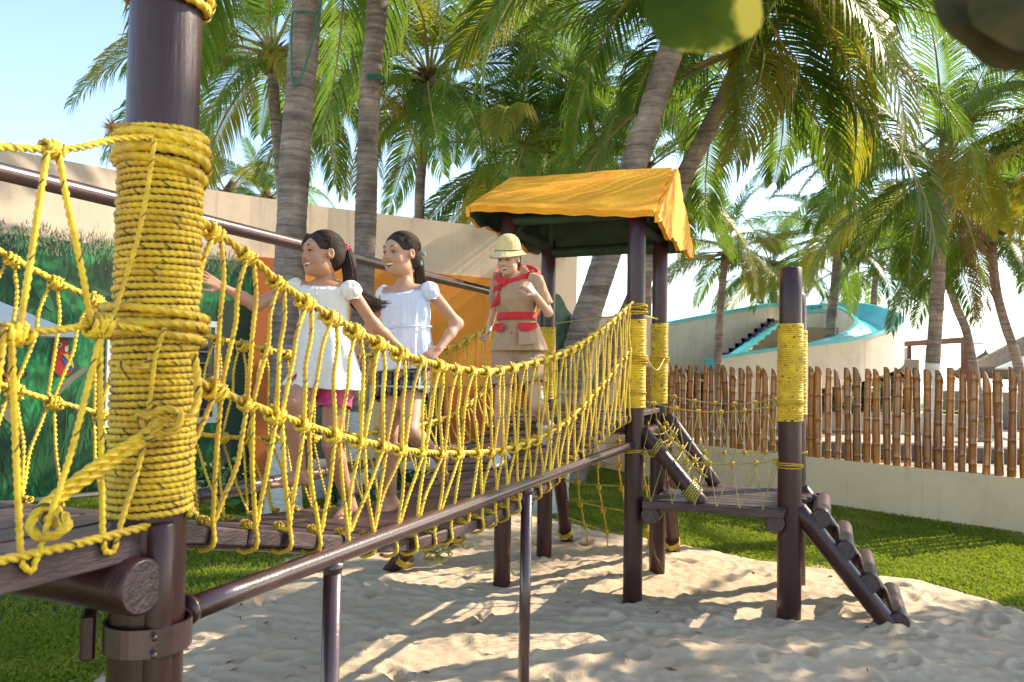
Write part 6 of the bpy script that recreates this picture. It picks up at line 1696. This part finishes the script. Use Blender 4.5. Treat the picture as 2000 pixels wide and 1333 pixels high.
def seat(t, a, b_, down, r, mat):
    S_ = SDF(); S_.cap(a, b_, r, r, .03); m_ = (a + b_) / 2; S_.cap(m_, m_ + np.array(down), r * .9, r * .62, .03)
    v, f = S_.mesh(.006); return link('shorts_seat', mesh_np('shorts_seat', v, f, [mat]), t)
seat(g1, hR, hL, (0, 0, -.05), .076, PINK)

# ------------------------------------------------------------------ the second girl, pale blouse and plaid shorts
g2 = empty('person', BP(1.95, .55, 1.11), 'barefoot girl in a pale blouse and plaid shorts with a blue hair ribbon', 'person', 'children and guide running over the bridge')
hc = A_(D(782, 497, 3.76)); hB = basis((-.62, -.77, -.10), (.05, .03, 1)); hs = .965
hv, hf, hcx, HW = make_head(hc, hB, hs, .8, None, SK2)
sR, sL = A_(D(751, 572, 3.80)), A_(D(836, 563, 3.73)); ck = A_(D(790, 563, 3.77)); ch = A_(D(793, 620, 3.77)); ws = A_(D(793, 672, 3.78)); pv = A_(D(790, 730, 3.79))
eL, wL, fL_ = A_(D(893, 633, 3.84)), A_(D(858, 682, 3.72)), A_(D(838, 697, 3.68))
eR, wR, fR_ = A_(D(728, 628, 3.86)), A_(D(702, 676, 3.78)), A_(D(690, 690, 3.74))
hL, hR = A_(D(806, 742, 3.78)), A_(D(768, 742, 3.79))
kR, aR, heR, toR = A_(D(759, 848, 3.70)), A_(D(763, 975, 3.76)), A_(D(778, 996, 3.77)), A_(D(734, 1014, 3.68))
kL, aL, heL, toL = A_(D(800, 842, 3.62)), A_(D(858, 893, 3.88)), A_(D(872, 893, 3.92)), A_(D(868, 941, 3.96))
b = SDF()
b.cap(ck, hc - hB[2] * .07 - hB[1] * .02, .031, .031, .02)
b.cap(sR - [0, 0, .012], sL - [0, 0, .012], .027, .027, .05); b.cap(ck - [0, 0, .045], ch, .058, .072, .05); b.cap(ch, ws, .076, .070, .05); b.cap(ws, pv, .070, .082, .05); b.cap(hR, hL, .070, .070, .05)
b.cap(sL, eL, .030, .0255, .02); b.cap(eL, eL * .6 + wL * .4, .0245, .0255, .03); b.cap(eL * .6 + wL * .4, wL, .0255, .0175, .015); b.cap(sR, eR, .030, .0255, .02); b.cap(eR, eR * .6 + wR * .4, .0245, .0255, .03); b.cap(eR * .6 + wR * .4, wR, .0255, .0175, .015)
for h_, k_, a_ in ((hR, kR, aR), (hL, kL, aL)):
    b.cap(h_, k_, .064, .041, .03); b.cap(k_, k_ * .72 + a_ * .28, .040, .042, .015); b.cap(k_ * .72 + a_ * .28, a_, .042, .0255, .012)
hands = []
S_ = SDF(); S_.cap(eL * .3 + wL * .7, wL, .0205, .0185, .01); hand_ops(S_, wL, fL_ - wL, (-.1, .8, -.5), .84, .5, thumb=-1); hands.append(sub_mesh(S_, .0032, SK2))
S_ = SDF(); S_.cap(eR * .3 + wR * .7, wR, .0205, .0185, .01); hand_ops(S_, wR, fR_ - wR, (0, .6, -.6), .84, .6, thumb=1); hands.append(sub_mesh(S_, .0032, SK2))
feet = []
for a_, h_, t_, sd in ((aR, heR, toR, 1), (aL, heL, toL, -1)):
    S_ = SDF(); S_.cap(a_ * .75 + (kR if sd == 1 else kL) * .25, a_, .029, .026, .01); foot_ops(S_, a_, h_, t_, .88, sd); feet.append(sub_mesh(S_, .0038, SK2))
person_body(g2, b, [(hv, hf, hcx)], hands, feet, SK2)
face_bits(g2, HW, hB, hs, (.1, 1, -.45))
def ex2(S_, W): S_.ell(W(0, -.10, -.008), np.array((.034, .028, .034)) * hs, .03 * hs, hB)
hair_cap(g2, hc, hB, hs, extra=ex2)
tie = HW(.008, -.118, -.012); combed(g2, hc, hB, hs, (.005, -.106, -.008), 520, 5); mb = MB()
for i in range(4):
    a = i * 1.6 + .4
    for j in range(2):
        d_ = np.array([math.cos(a) * .7, -.35, math.sin(a)]); mb.tube(crom([tie, tie + d_ * .022 + np.array([0, -.004, .003 * j]), tie + d_ * .040, tie + d_ * .034 + np.array([.008, 0, -.010])], 4), [.004] + [.0075] * 11 + [.004], 6)
mb.build('hair_ribbon', cloth('blue_ribbon', (.13, .33, .40), (.20, .42, .50)), g2)
strands('ponytail', [tie, D(820, 545, 3.86), D(826, 565, 3.90), D(822, 588, 3.92)], .024, 120, .0032, HAIR, g2, .9, 6)
BLUEW = cloth('pale_blue_white_cotton', (.58, .65, .80), (.70, .74, .84), scale=5, bumpk=.35, bscale=70)
tx = A_(sL - sR); tx /= np.linalg.norm(tx); ty = np.cross([0, 0, 1.], tx); ty /= np.linalg.norm(ty)
loft('blouse', [rg(791, 566, 3.77, .074, .060, .0, .026), rg(792, 568, 3.77, .104, .074, .02, .020), rg(793, 575, 3.77, .124, .084, .03, .008), rg(793, 592, 3.77, .116, .090, .05), rg(794, 625, 3.77, .114, .096, .06), rg(793, 645, 3.77, .114, .098, .05), rg(791, 690, 3.77, .130, .115, .085), rg(790, 723, 3.77, .138, .124, .10)], BLUEW, g2, 84, .003, fold_n=13, seed=8)
mb = MB(); cc = A_(D(791, 566, 3.77)); mb.tube([cc + tx * .074 * math.cos(a) + ty * .060 * math.sin(a) + np.array([0, 0, .002 + .026 * math.sin(a)]) for a in np.linspace(0, 2 * PI, 40)], .0045, 8); mb.build('collar_piping', BLUEW, g2)
mb = MB(); c0 = A_(D(793, 642, 3.77)); mb.tube([c0 + tx * .127 * math.cos(a) + ty * .107 * math.sin(a) for a in np.linspace(0, 2 * PI, 60)], .0035, 6); mb.build('waist_seam', BLUEW, g2)
mb = MB()
for i in range(4):
    p = A_(D(770 - i * 1.0, 598 + i * 17, 3.665 - .004 * i)); mb.tube([p, p + np.array([-.002, -.004, 0])], .0052, 10)
mb.build('button', pmat('shell_button', (.8, .78, .76), None, rough=.3), g2)
puff('puff_sleeve', A_(D(839, 569, 3.73)), basis((-.3, -.95, 0), (-.30, -.02, 1)), (.043, .046, .046), BLUEW, g2, 2)
puff('puff_sleeve', A_(D(751, 575, 3.81)), basis((-.3, -.95, 0), (.4, 0, 1)), (.040, .042, .044), BLUEW, g2, 7)
PL, pn_, pbs = newmat('plaid_cotton')
co = coords(pn_, 'Object')
def stripes(axis, freq, w, ph=0.0):
    sx = pn_.nodes.new('ShaderNodeSeparateXYZ'); pn_.links.new(co, sx.inputs[0])
    m1 = nn(pn_, 'ShaderNodeMath', operation='MULTIPLY_ADD'); pn_.links.new(sx.outputs[axis], m1.inputs[0]); m1.inputs[1].default_value = freq; m1.inputs[2].default_value = ph
    m2 = nn(pn_, 'ShaderNodeMath', operation='FRACT'); pn_.links.new(m1.outputs[0], m2.inputs[0])
    m3 = nn(pn_, 'ShaderNodeMath', operation='LESS_THAN'); pn_.links.new(m2.outputs[0], m3.inputs[0]); m3.inputs[1].default_value = w
    return m3.outputs[0]
cc_ = mixc(pn_, stripes(2, 28, .5), (.035, .045, .05), (.09, .14, .13)); cc_ = mixc(pn_, stripes(0, 34, .4), cc_, (.012, .016, .022)); cc_ = mixc(pn_, stripes(0, 17, .12, .3), cc_, (.55, .55, .52)); cc_ = mixc(pn_, stripes(2, 14, .14, .2), cc_, (.30, .40, .36)); cc_ = mixc(pn_, stripes(0, 17, .06, .7), cc_, (.35, .06, .06))
pn_.links.new(cc_, pbs.inputs['Base Color']); pbs.inputs['Roughness'].default_value = .85
for h_, k_, sd in ((hL, kL, 7), (hR, kR, 8)):
    td = (k_ - h_) / np.linalg.norm(k_ - h_); ux = tx - td * (tx @ td); ux /= np.linalg.norm(ux); uy = np.cross(td, ux)
    loft('shorts', [(h_ + td * -.07, ux * .078, uy * .088, .0), (h_ + td * .0, ux * .084, uy * .090, .015), (h_ + td * .06, ux * .080, uy * .084, .03), (h_ + td * .10, ux * .080, uy * .083, .045)], PL, g2, 48, .003, fold_n=4, seed=sd)

seat(g2, hR, hL, (0, 0, -.05), .078, PL)

# ------------------------------------------------------------------ the guide in khaki with a pith helmet
g3 = empty('person', BP(3.05, .45, 1.23), 'woman in a khaki safari suit, red scarf and belt and a straw coloured pith helmet', 'person', 'children and guide running over the bridge')
dw = 4.78
hc = A_(D(993, 507, dw)); hB = basis((-.42, -.86, -.30), (-.08, -.20, 1)); hs = .86
hv, hf, hcx, HW = make_head(hc, hB, hs, .7, None, SK3)
sR, sL = A_(D(974, 551, 4.88)), A_(D(1046, 548, 4.80)); ck = A_(D(1004, 543, 4.86)); ch = A_(D(1006, 585, 4.85)); ws = A_(D(1009, 625, 4.87)); pv = A_(D(1012, 680, 4.90))
eL, wL, fL_ = A_(D(1071, 611, 4.80)), A_(D(1045, 577, 4.66)), A_(D(1030, 556, 4.63))
eR, wR, fR_ = A_(D(966, 600, 5.02)), A_(D(957, 636, 5.04)), A_(D(951, 656, 5.04))
hL, hR = A_(D(1032, 694, 4.89)), A_(D(992, 694, 4.90))
kR, aR = A_(D(981, 790, 4.80)), A_(D(979, 884, 4.83)); kL, aL = A_(D(1052, 792, 4.66)), A_(D(1066, 828, 4.98))
b = SDF()
b.cap(ck, hc - hB[2] * .07 - hB[1] * .012, .037, .038, .03)
b.cap(sR - [0, 0, .01], sL - [0, 0, .01], .034, .034, .05); b.cap(ck - [0, 0, .05], ch, .06, .072, .05); b.cap(ch, ws, .072, .068, .05); b.cap(ws, pv, .070, .08, .05); b.cap(hR, hL, .08, .08, .05)
b.cap(sL, eL, .034, .027, .02); b.cap(eL, wL, .0275, .019, .012); b.cap(sR, eR, .034, .027, .02); b.cap(eR, wR, .0275, .019, .012)
for h_, k_, a_ in ((hR, kR, aR), (hL, kL, aL)):
    b.cap(h_, k_, .074, .046, .03); b.cap(k_, k_ * .72 + a_ * .28, .044, .046, .015); b.cap(k_ * .72 + a_ * .28, a_, .046, .029, .012)
hands = []
S_ = SDF(); S_.cap(eL * .3 + wL * .7, wL, .0235, .021, .01); hand_ops(S_, wL, fL_ - wL, (-.75, .3, .1), .90, 1.15, thumb=1); hands.append(sub_mesh(S_, .0034, SK3))
S_ = SDF(); S_.cap(eR * .3 + wR * .7, wR, .0235, .021, .01); hand_ops(S_, wR, fR_ - wR, (-.6, -.2, -.3), .90, .9, thumb=-1); hands.append(sub_mesh(S_, .0034, SK3))
person_body(g3, b, [(hv, hf, hcx)], hands, [], SK3)
face_bits(g3, HW, hB, hs, (.0, 1, -.6))
def ex3(S_, W): S_.ell(W(0, -.075, -.04), np.array((.045, .030, .04)) * hs, .03 * hs, hB)
hair_cap(g3, hc, hB, hs, extra=ex3)
KH = cloth('khaki_cotton', (.40, .245, .135), (.46, .29, .165), scale=5, bumpk=.45, bscale=26, bdist=.012)
RED = cloth('red_cotton', (.55, .012, .02), (.62, .02, .03), scale=8)
HELM = cloth('straw_helmet', (.64, .47, .19), (.70, .54, .24), scale=10, bscale=220)
# helmet: dome and sloping brim
hel = HW(0, -.014, .060); hb3 = basis(hB[1] + np.array([0, 0, .10]), hB[2] + np.array([0, -.04, 0]))
mb = MB(); K = 48; prof = [(0.0, .118), (.025, .116), (.05, .106), (.072, .086), (.086, .058), (.092, .026), (.094, .004), (.100, -.004), (.118, -.016), (.138, -.028), (.139, -.032), (.118, -.021), (.094, -.006)]
v = []
for pr_, pz in prof:
    for j in range(K):
        a = 2 * PI * j / K; bx = 1.0 if pr_ < .095 else 1.0 + .16 * max(0, math.sin(a)) ** 2 + .10 * max(0, -math.sin(a)) ** 2
        v.append(hel + hs * (hb3[0] * pr_ * .93 * math.cos(a) * (1.0 if pr_ < .095 else .95) + hb3[1] * pr_ * 1.10 * math.sin(a) * bx + hb3[2] * (pz - (.010 * abs(math.sin(a)) if pr_ > .11 else 0))))
f = [(i * K + j, i * K + (j + 1) % K, (i + 1) * K + (j + 1) % K, (i + 1) * K + j) for i in range(len(prof) - 1) for j in range(K)]
mb.add(v, f); hat = mb.build('pith_helmet', HELM, g3)
mb = MB(); mb.tube([hel + hs * (hb3[0] * .0895 * math.cos(a) + hb3[1] * .106 * math.sin(a) + hb3[2] * .004) for a in np.linspace(0, 2 * PI, 60)], .0035, 6); mb.build('hat_band', pmat('brown_band', (.16, .09, .04), None), hat)
mb = MB(); mb.tube([hel + hs * (hb3[0] * .1385 * .885 * math.cos(a) + hb3[1] * .139 * 1.10 * math.sin(a) * (1.0 + .16 * max(0, math.sin(a)) ** 2 + .10 * max(0, -math.sin(a)) ** 2) + hb3[2] * (-.030 - .010 * abs(math.sin(a)))) for a in np.linspace(0, 2 * PI, 80)], .0026, 6); mb.build('brim_edge', bpy.data.materials['brown_band'], hat)
tx = A_(sL - sR); tx /= np.linalg.norm(tx); ty = np.cross([0, 0, 1.], tx); ty /= np.linalg.norm(ty)
loft('jacket', [rg(1004, 541, 4.86, .055, .050, .0), rg(1006, 545, 4.86, .108, .066, .01), rg(1006, 560, 4.855, .124, .096, .02), rg(1007, 588, 4.855, .124, .116, .035), rg(1009, 612, 4.87, .112, .100, .05), rg(1009, 624, 4.87, .108, .094, .03), rg(1011, 640, 4.885, .132, .112, .04), rg(1012, 664, 4.89, .156, .130, .04), rg(1013, 686, 4.89, .176, .142, .045)], KH, g3, 84, .004, fold_n=7, seed=12)
def tubeloft(name, pts, rads, mat, seed, am=.04, fn=4):
    P = [np.array(p, float) for p in pts]; out = []
    for i, (p, r_) in enumerate(zip(P, rads)):
        d = P[min(i + 1, len(P) - 1)] - P[max(i - 1, 0)]; d /= np.linalg.norm(d); ux = np.cross(d, [.3, .2, .9]); ux /= np.linalg.norm(ux); out.append((p, ux * r_, np.cross(d, ux) * r_, am))
    return loft(name, out, mat, g3, 40, .003, fold_n=fn, seed=seed)
tubeloft('sleeve', [sL + tx * -.035 + np.array([0, 0, .01]), sL + tx * .006, sL * .6 + eL * .4, sL * .22 + eL * .78], [.042, .046, .047, .050], KH, 3)
tubeloft('sleeve', [sR - tx * -.035, sR - tx * .006, sR * .6 + eR * .4, sR * .25 + eR * .75], [.040, .044, .045, .048], KH, 4)
for h_, k_, sd in ((hL, kL, 9), (hR, kR, 10)):
    tubeloft('shorts', [h_ + (h_ - k_) * .12, h_ * .85 + k_ * .15, h_ * .5 + k_ * .5, h_ * .34 + k_ * .66], [.098, .094, .082, .080], KH, sd, .03)
seat(g3, hR, hL, (0, 0, -.07), .088, KH)
mb = MB(); cb = A_(D(1009, 619, 4.872)); n = 64
def beltring(z, off): return [cb + tx * (.119 + off) * math.cos(a) + ty * (.106 + off) * math.sin(a) + np.array([0, 0, z]) for a in [2 * PI * j / n for j in range(n)]]
v = beltring(-.024, 0) + beltring(-.024, .006) + beltring(.022, .006) + beltring(.022, 0)
mb.add(v, [(i * n + j, i * n + (j + 1) % n, ((i + 1) % 4) * n + (j + 1) % n, ((i + 1) % 4) * n + j) for i in range(4) for j in range(n)]); mb.build('belt', RED, g3)
def patch(name, pts, mat, cdir, th=.006):
    P = [A_(p) for p in pts]; nr = np.array(cdir, float); nr /= np.linalg.norm(nr); n = len(P); mb = MB()
    mb.add(P + [p + nr * th for p in P], [tuple(range(n - 1, -1, -1)), tuple(range(n, 2 * n))] + [(i, (i + 1) % n, (i + 1) % n + n, i + n) for i in range(n)]); return mb.build(name, mat, g3, False)
def on_jacket(px, py, ex=.0):
    """point on the jacket front under a photo pixel"""
    r = _ray(px, py); best = None
    for dd in np.linspace(4.60, 4.90, 61):
        p = CAMP + r * dd; zs = [(A_(D(1004, 541, 4.86))[2], .055, .05), (A_(D(1006, 562, 4.855))[2], .122, .092), (A_(D(1007, 590, 4.86))[2], .122, .104), (A_(D(1009, 624, 4.87))[2], .108, .094), (A_(D(1011, 640, 4.885))[2], .132, .112), (A_(D(1013, 686, 4.89))[2], .176, .142)]
        zz = [q[0] for q in zs][::-1]; ra = np.interp(p[2], zz, [q[1] for q in zs][::-1]) + .004 + ex; rb = np.interp(p[2], zz, [q[2] for q in zs][::-1]) + .004 + ex
        c = A_(D(1009, 620, 4.87)); q = p - c; val = ((q @ tx) / ra) ** 2 + ((q @ ty) / rb) ** 2
        if best is None and val <= 1.0: best = p
        if best is not None: break
    return best if best is not None else CAMP + r * 4.80
cam_d = (-.15, -1, 0)
def jpatch(name, pts, mat, ex=.004, th=.006): return patch(name, [on_jacket(x, y, ex) for x, y in pts], mat, cam_d, th)
jpatch('pocket_flap', [(1012, 631), (1049, 630), (1049, 642), (1031, 648), (1012, 643)], RED)
jpatch('pocket_flap', [(966, 633), (984, 631), (985, 640), (974, 650), (964, 645)], RED)
jpatch('pocket_flap', [(1010, 553), (1031, 552), (1030, 563), (1020, 568), (1009, 562)], RED, .008)
jpatch('pocket', [(1013, 648), (1048, 647), (1052, 672), (1014, 674)], KH, .002, .004)
jpatch('placket', [(996, 570), (1001, 570), (1000, 610), (995, 610)], KH, .003, .004)
for x, y in ((989, 580), (995, 603), (999, 650)):
    p = on_jacket(x, y, .006); mb = MB(); mb.tube([p, p + np.array([-.001, -.006, 0])], .006, 10); mb.build('button', RED, g3)
# scarf round the neck with its knot and hanging ends
mb = MB()
for k_ in range(3):
    o_ = (k_ - 1) * .013
    mb.tube(crom([on_jacket(1010, 549, .03) + [0, 0, -.0], A_(D(1030, 540, 4.80)) + [0, 0, o_], A_(D(1052, 534 + k_ * 3, 4.84)) + [0, 0, o_], A_(D(1040, 527, 4.95)) + [0, 0, o_], A_(D(1006, 524, 4.98)) + [0, 0, o_], A_(D(972, 533, 4.95)) + [0, 0, o_], A_(D(968, 541, 4.84)) + [0, 0, o_], A_(D(978, 548, 4.76)) + [0, 0, o_], on_jacket(990, 553, .03) + [0, 0, o_]], 6), .0115, 8)
for k_ in range(3):
    o_ = (k_ - 1) * .012; mb.tube(crom([on_jacket(990, 553, .028), on_jacket(1006, 549, .026) + [0, 0, o_], on_jacket(1022, 543, .022) + [0, 0, o_], A_(D(1042, 535, 4.80)) + [0, 0, o_]], 6), .0125, 8)
mb.tube(crom([on_jacket(996, 548, .03), on_jacket(990, 551, .036), on_jacket(985, 556, .03)], 5), .019, 10)
mb.build('scarf', RED, g3)
for pts in ([(984, 553), (993, 556), (988, 572), (972, 598), (957, 604), (968, 583), (976, 568)], [(984, 553), (990, 557), (973, 566), (962, 574), (966, 560)]):
    jp = [on_jacket(x, y, .016) + np.array([0, -.02 * max(0, (990 - x) / 30), 0]) for x, y in pts]; patch('scarf_end', jp, RED, cam_d, .008)
# collar wings
patch('collar', [on_jacket(1012, 541, .012), A_(D(1018, 520, 4.83)), A_(D(1026, 517, 4.84)), A_(D(1036, 534, 4.80)), on_jacket(1022, 541, .016)], KH, cam_d, .008)
patch('collar', [on_jacket(988, 548, .012), A_(D(978, 534, 4.83)), A_(D(970, 531, 4.84)), A_(D(962, 538, 4.80)), on_jacket(974, 541, .016)], KH, cam_d, .008)
# trainers
SHOE = pmat('white_trainer', (.72, .71, .70), None, rough=.5); SOLE = pmat('trainer_sole', (.78, .77, .75), None, rough=.6); MAG = pmat('magenta_trim', (.45, .03, .18), None, rough=.5)
def shoe(a_, heel, toe):
    a_, h_, t_ = np.array(a_), np.array(heel), np.array(toe); d = t_ - h_; L = np.linalg.norm(d); d /= L; u = a_ - (h_ * .7 + t_ * .3); u -= d * (u @ d); u /= np.linalg.norm(u)
    S_ = SDF(); S_.cap(a_ + u * .01, h_ + u * .035, .036, .035, .02); S_.cap(h_ + u * .032, h_ + d * L * .55 + u * .036, .035, .034, .02); S_.cap(h_ + d * L * .5 + u * .03, h_ + d * L * .88 + u * .026, .036, .027, .02)
    v, f = S_.mesh(.005); o = link('trainer', mesh_np('trainer', v, f, [SHOE]), g3)
    S_ = SDF(); sd = np.cross(d, u)
    for q in (-.016, .016): S_.cap(h_ + u * .008 + sd * q * .7, h_ + d * L * .95 + u * .008 + sd * q, .017, .018, .012)
    v, f = S_.mesh(.005); link('sole', mesh_np('sole', v, f, [SOLE]), o)
    mb = MB(); sd = np.cross(d, u)
    for q in (-1, 1): mb.tube(crom([h_ + d * L * .15 + u * .055 + sd * q * .034, h_ + d * L * .4 + u * .03 + sd * q * .036, h_ + d * L * .7 + u * .022 + sd * q * .035], 5), .006, 6)
    mb.build('shoe_stripe', MAG, o)
    S_ = SDF(); S_.cap(a_ + u * .055, a_, .034, .034, .01); v, f = S_.mesh(.005); link('sock', mesh_np('sock', v, f, [SHOE]), g3)
shoe(aR, D(989, 909, 4.86), D(961, 918, 4.70)); shoe(aL, D(1076, 832, 5.06), D(1069, 866, 5.08))
# ================================================================== small things near the lens and on the trunks
lb = empty('round_leaf_branch', V(.55, .75, 2.35), 'blurred yellow edged green leaf hanging at the top right, in front of the leaning palm', 'leaf branch', 'leaves hanging close to the lens')
SG2, gn_, gb_ = newmat('yellow_edged_leaf')
tc = gn_.nodes.new('ShaderNodeTexCoord'); sx = gn_.nodes.new('ShaderNodeSeparateXYZ'); gn_.links.new(tc.outputs['Object'], sx.inputs[0])
co = coords(gn_, 'Object'); n1 = noise(gn_, co, 22, 3, .6)
ad = nn(gn_, 'ShaderNodeMath', operation='MULTIPLY_ADD'); gn_.links.new(n1, ad.inputs[0]); ad.inputs[1].default_value = .06
ny_ = nn(gn_, 'ShaderNodeMath', operation='MULTIPLY_ADD'); gn_.links.new(sx.outputs[1], ny_.inputs[0]); ny_.inputs[1].default_value = -1.0; ny_.inputs[2].default_value = -.014
mx_ = nn(gn_, 'ShaderNodeMath', operation='MAXIMUM'); gn_.links.new(sx.outputs[0], mx_.inputs[0]); gn_.links.new(ny_.outputs[0], mx_.inputs[1]); gn_.links.new(mx_.outputs[0], ad.inputs[2])
rr = ramp(gn_, ad.outputs[0], [(.034, (.035, .062, .007)), (.051, (.06, .09, .009)), (.058, (.50, .42, .07))])
gn_.links.new(rr.outputs[0], gb_.inputs['Base Color']); gb_.inputs['Roughness'].default_value = .8; gb_.inputs['Specular IOR Level'].default_value = .08
t = gn_.nodes.new('ShaderNodeBsdfTranslucent'); gn_.links.new(rr.outputs[0], t.inputs[0]); ms = gn_.nodes.new('ShaderNodeMixShader'); ms.inputs[0].default_value = .3
out = [n for n in gn_.nodes if n.type == 'OUTPUT_MATERIAL'][0]; gn_.links.new(gb_.outputs[0], ms.inputs[1]); gn_.links.new(t.outputs[0], ms.inputs[2]); gn_.links.new(ms.outputs[0], out.inputs[0])
def near_leaf(px, py, d, rad, tilt, rot, parent, mat, seed):
    me = round_leaf_mesh(seed, rad); me.materials.clear(); me.materials.append(mat)
    o = link('leaf', me, parent); o.rotation_mode = 'QUATERNION'
    o.rotation_quaternion = Quaternion((1, 0, 0), R(tilt)) @ Quaternion((0, 0, 1), R(rot)); o.location = D(px, py, d)
    return o
near_leaf(1372, 8, .62, .047, 78, 15, lb, SG2, 3)
def twig(parent, a, b):
    mb = MB(); m_ = (a + b) / 2 + V(.01, .01, .02); mb.tube(crom([a, m_, b], 6), np.linspace(.0018, .0045, 13), 7); mb.build('twig', RACH, parent)
twig(lb, D(1372, -20, .63), D(1700, -330, .80))
lb2 = empty('round_leaf_branch', V(.75, .85, 2.4), 'blurred dark leaf hanging at the extreme top right corner', 'leaf branch', 'leaves hanging close to the lens')
near_leaf(1955, 30, .55, .046, 70, -20, lb2, pmat('dark_round_leaf', (.022, .03, .008), (.075, .05, .014), scale=25, rough=.75, spec=.15), 5)
near_leaf(1900, -28, .57, .03, 60, 40, lb2, bpy.data.materials['dark_round_leaf'], 6)
near_leaf(2010, 5, .53, .04, 75, 80, lb2, bpy.data.materials['dark_round_leaf'], 9)
twig(lb2, D(1955, -10, .56), D(2150, -260, .75))
# green cords tied round two trunks
GC = pmat('green_cord', (.02, .16, .10), None, rough=.5)
c1 = empty('green_cord', D(598, 20, 8.72), 'green cord looped round the thick palm trunk', 'cord', 'green cords on the palm trunks')
mb = MB(); mb.tube(crom([D(632, -20, 8.72), D(622, 30, 8.70), D(606, 95, 8.69), D(588, 150, 8.69), D(575, 168, 8.69), D(570, 150, 8.69), D(569, 90, 8.70), D(571, 30, 8.72), D(582, 23, 8.70), D(604, 24, 8.70), D(624, 30, 8.72)], 6), .012, 6); mb.build('cord', GC, c1)
c2 = empty('green_cord', D(732, 160, 10.1), 'green cord band tied round the slimmer palm trunk', 'cord', 'green cords on the palm trunks')
q = D(731, 160, 10.3); mb = MB()
for k_ in range(4): mb.tube([q + V(.148 * math.cos(a), .148 * math.sin(a), .012 * k_ + .01 * math.sin(a + k_)) for a in np.linspace(0, 2 * PI, 40)], .009, 6)
mb.build('cord', GC, c2)
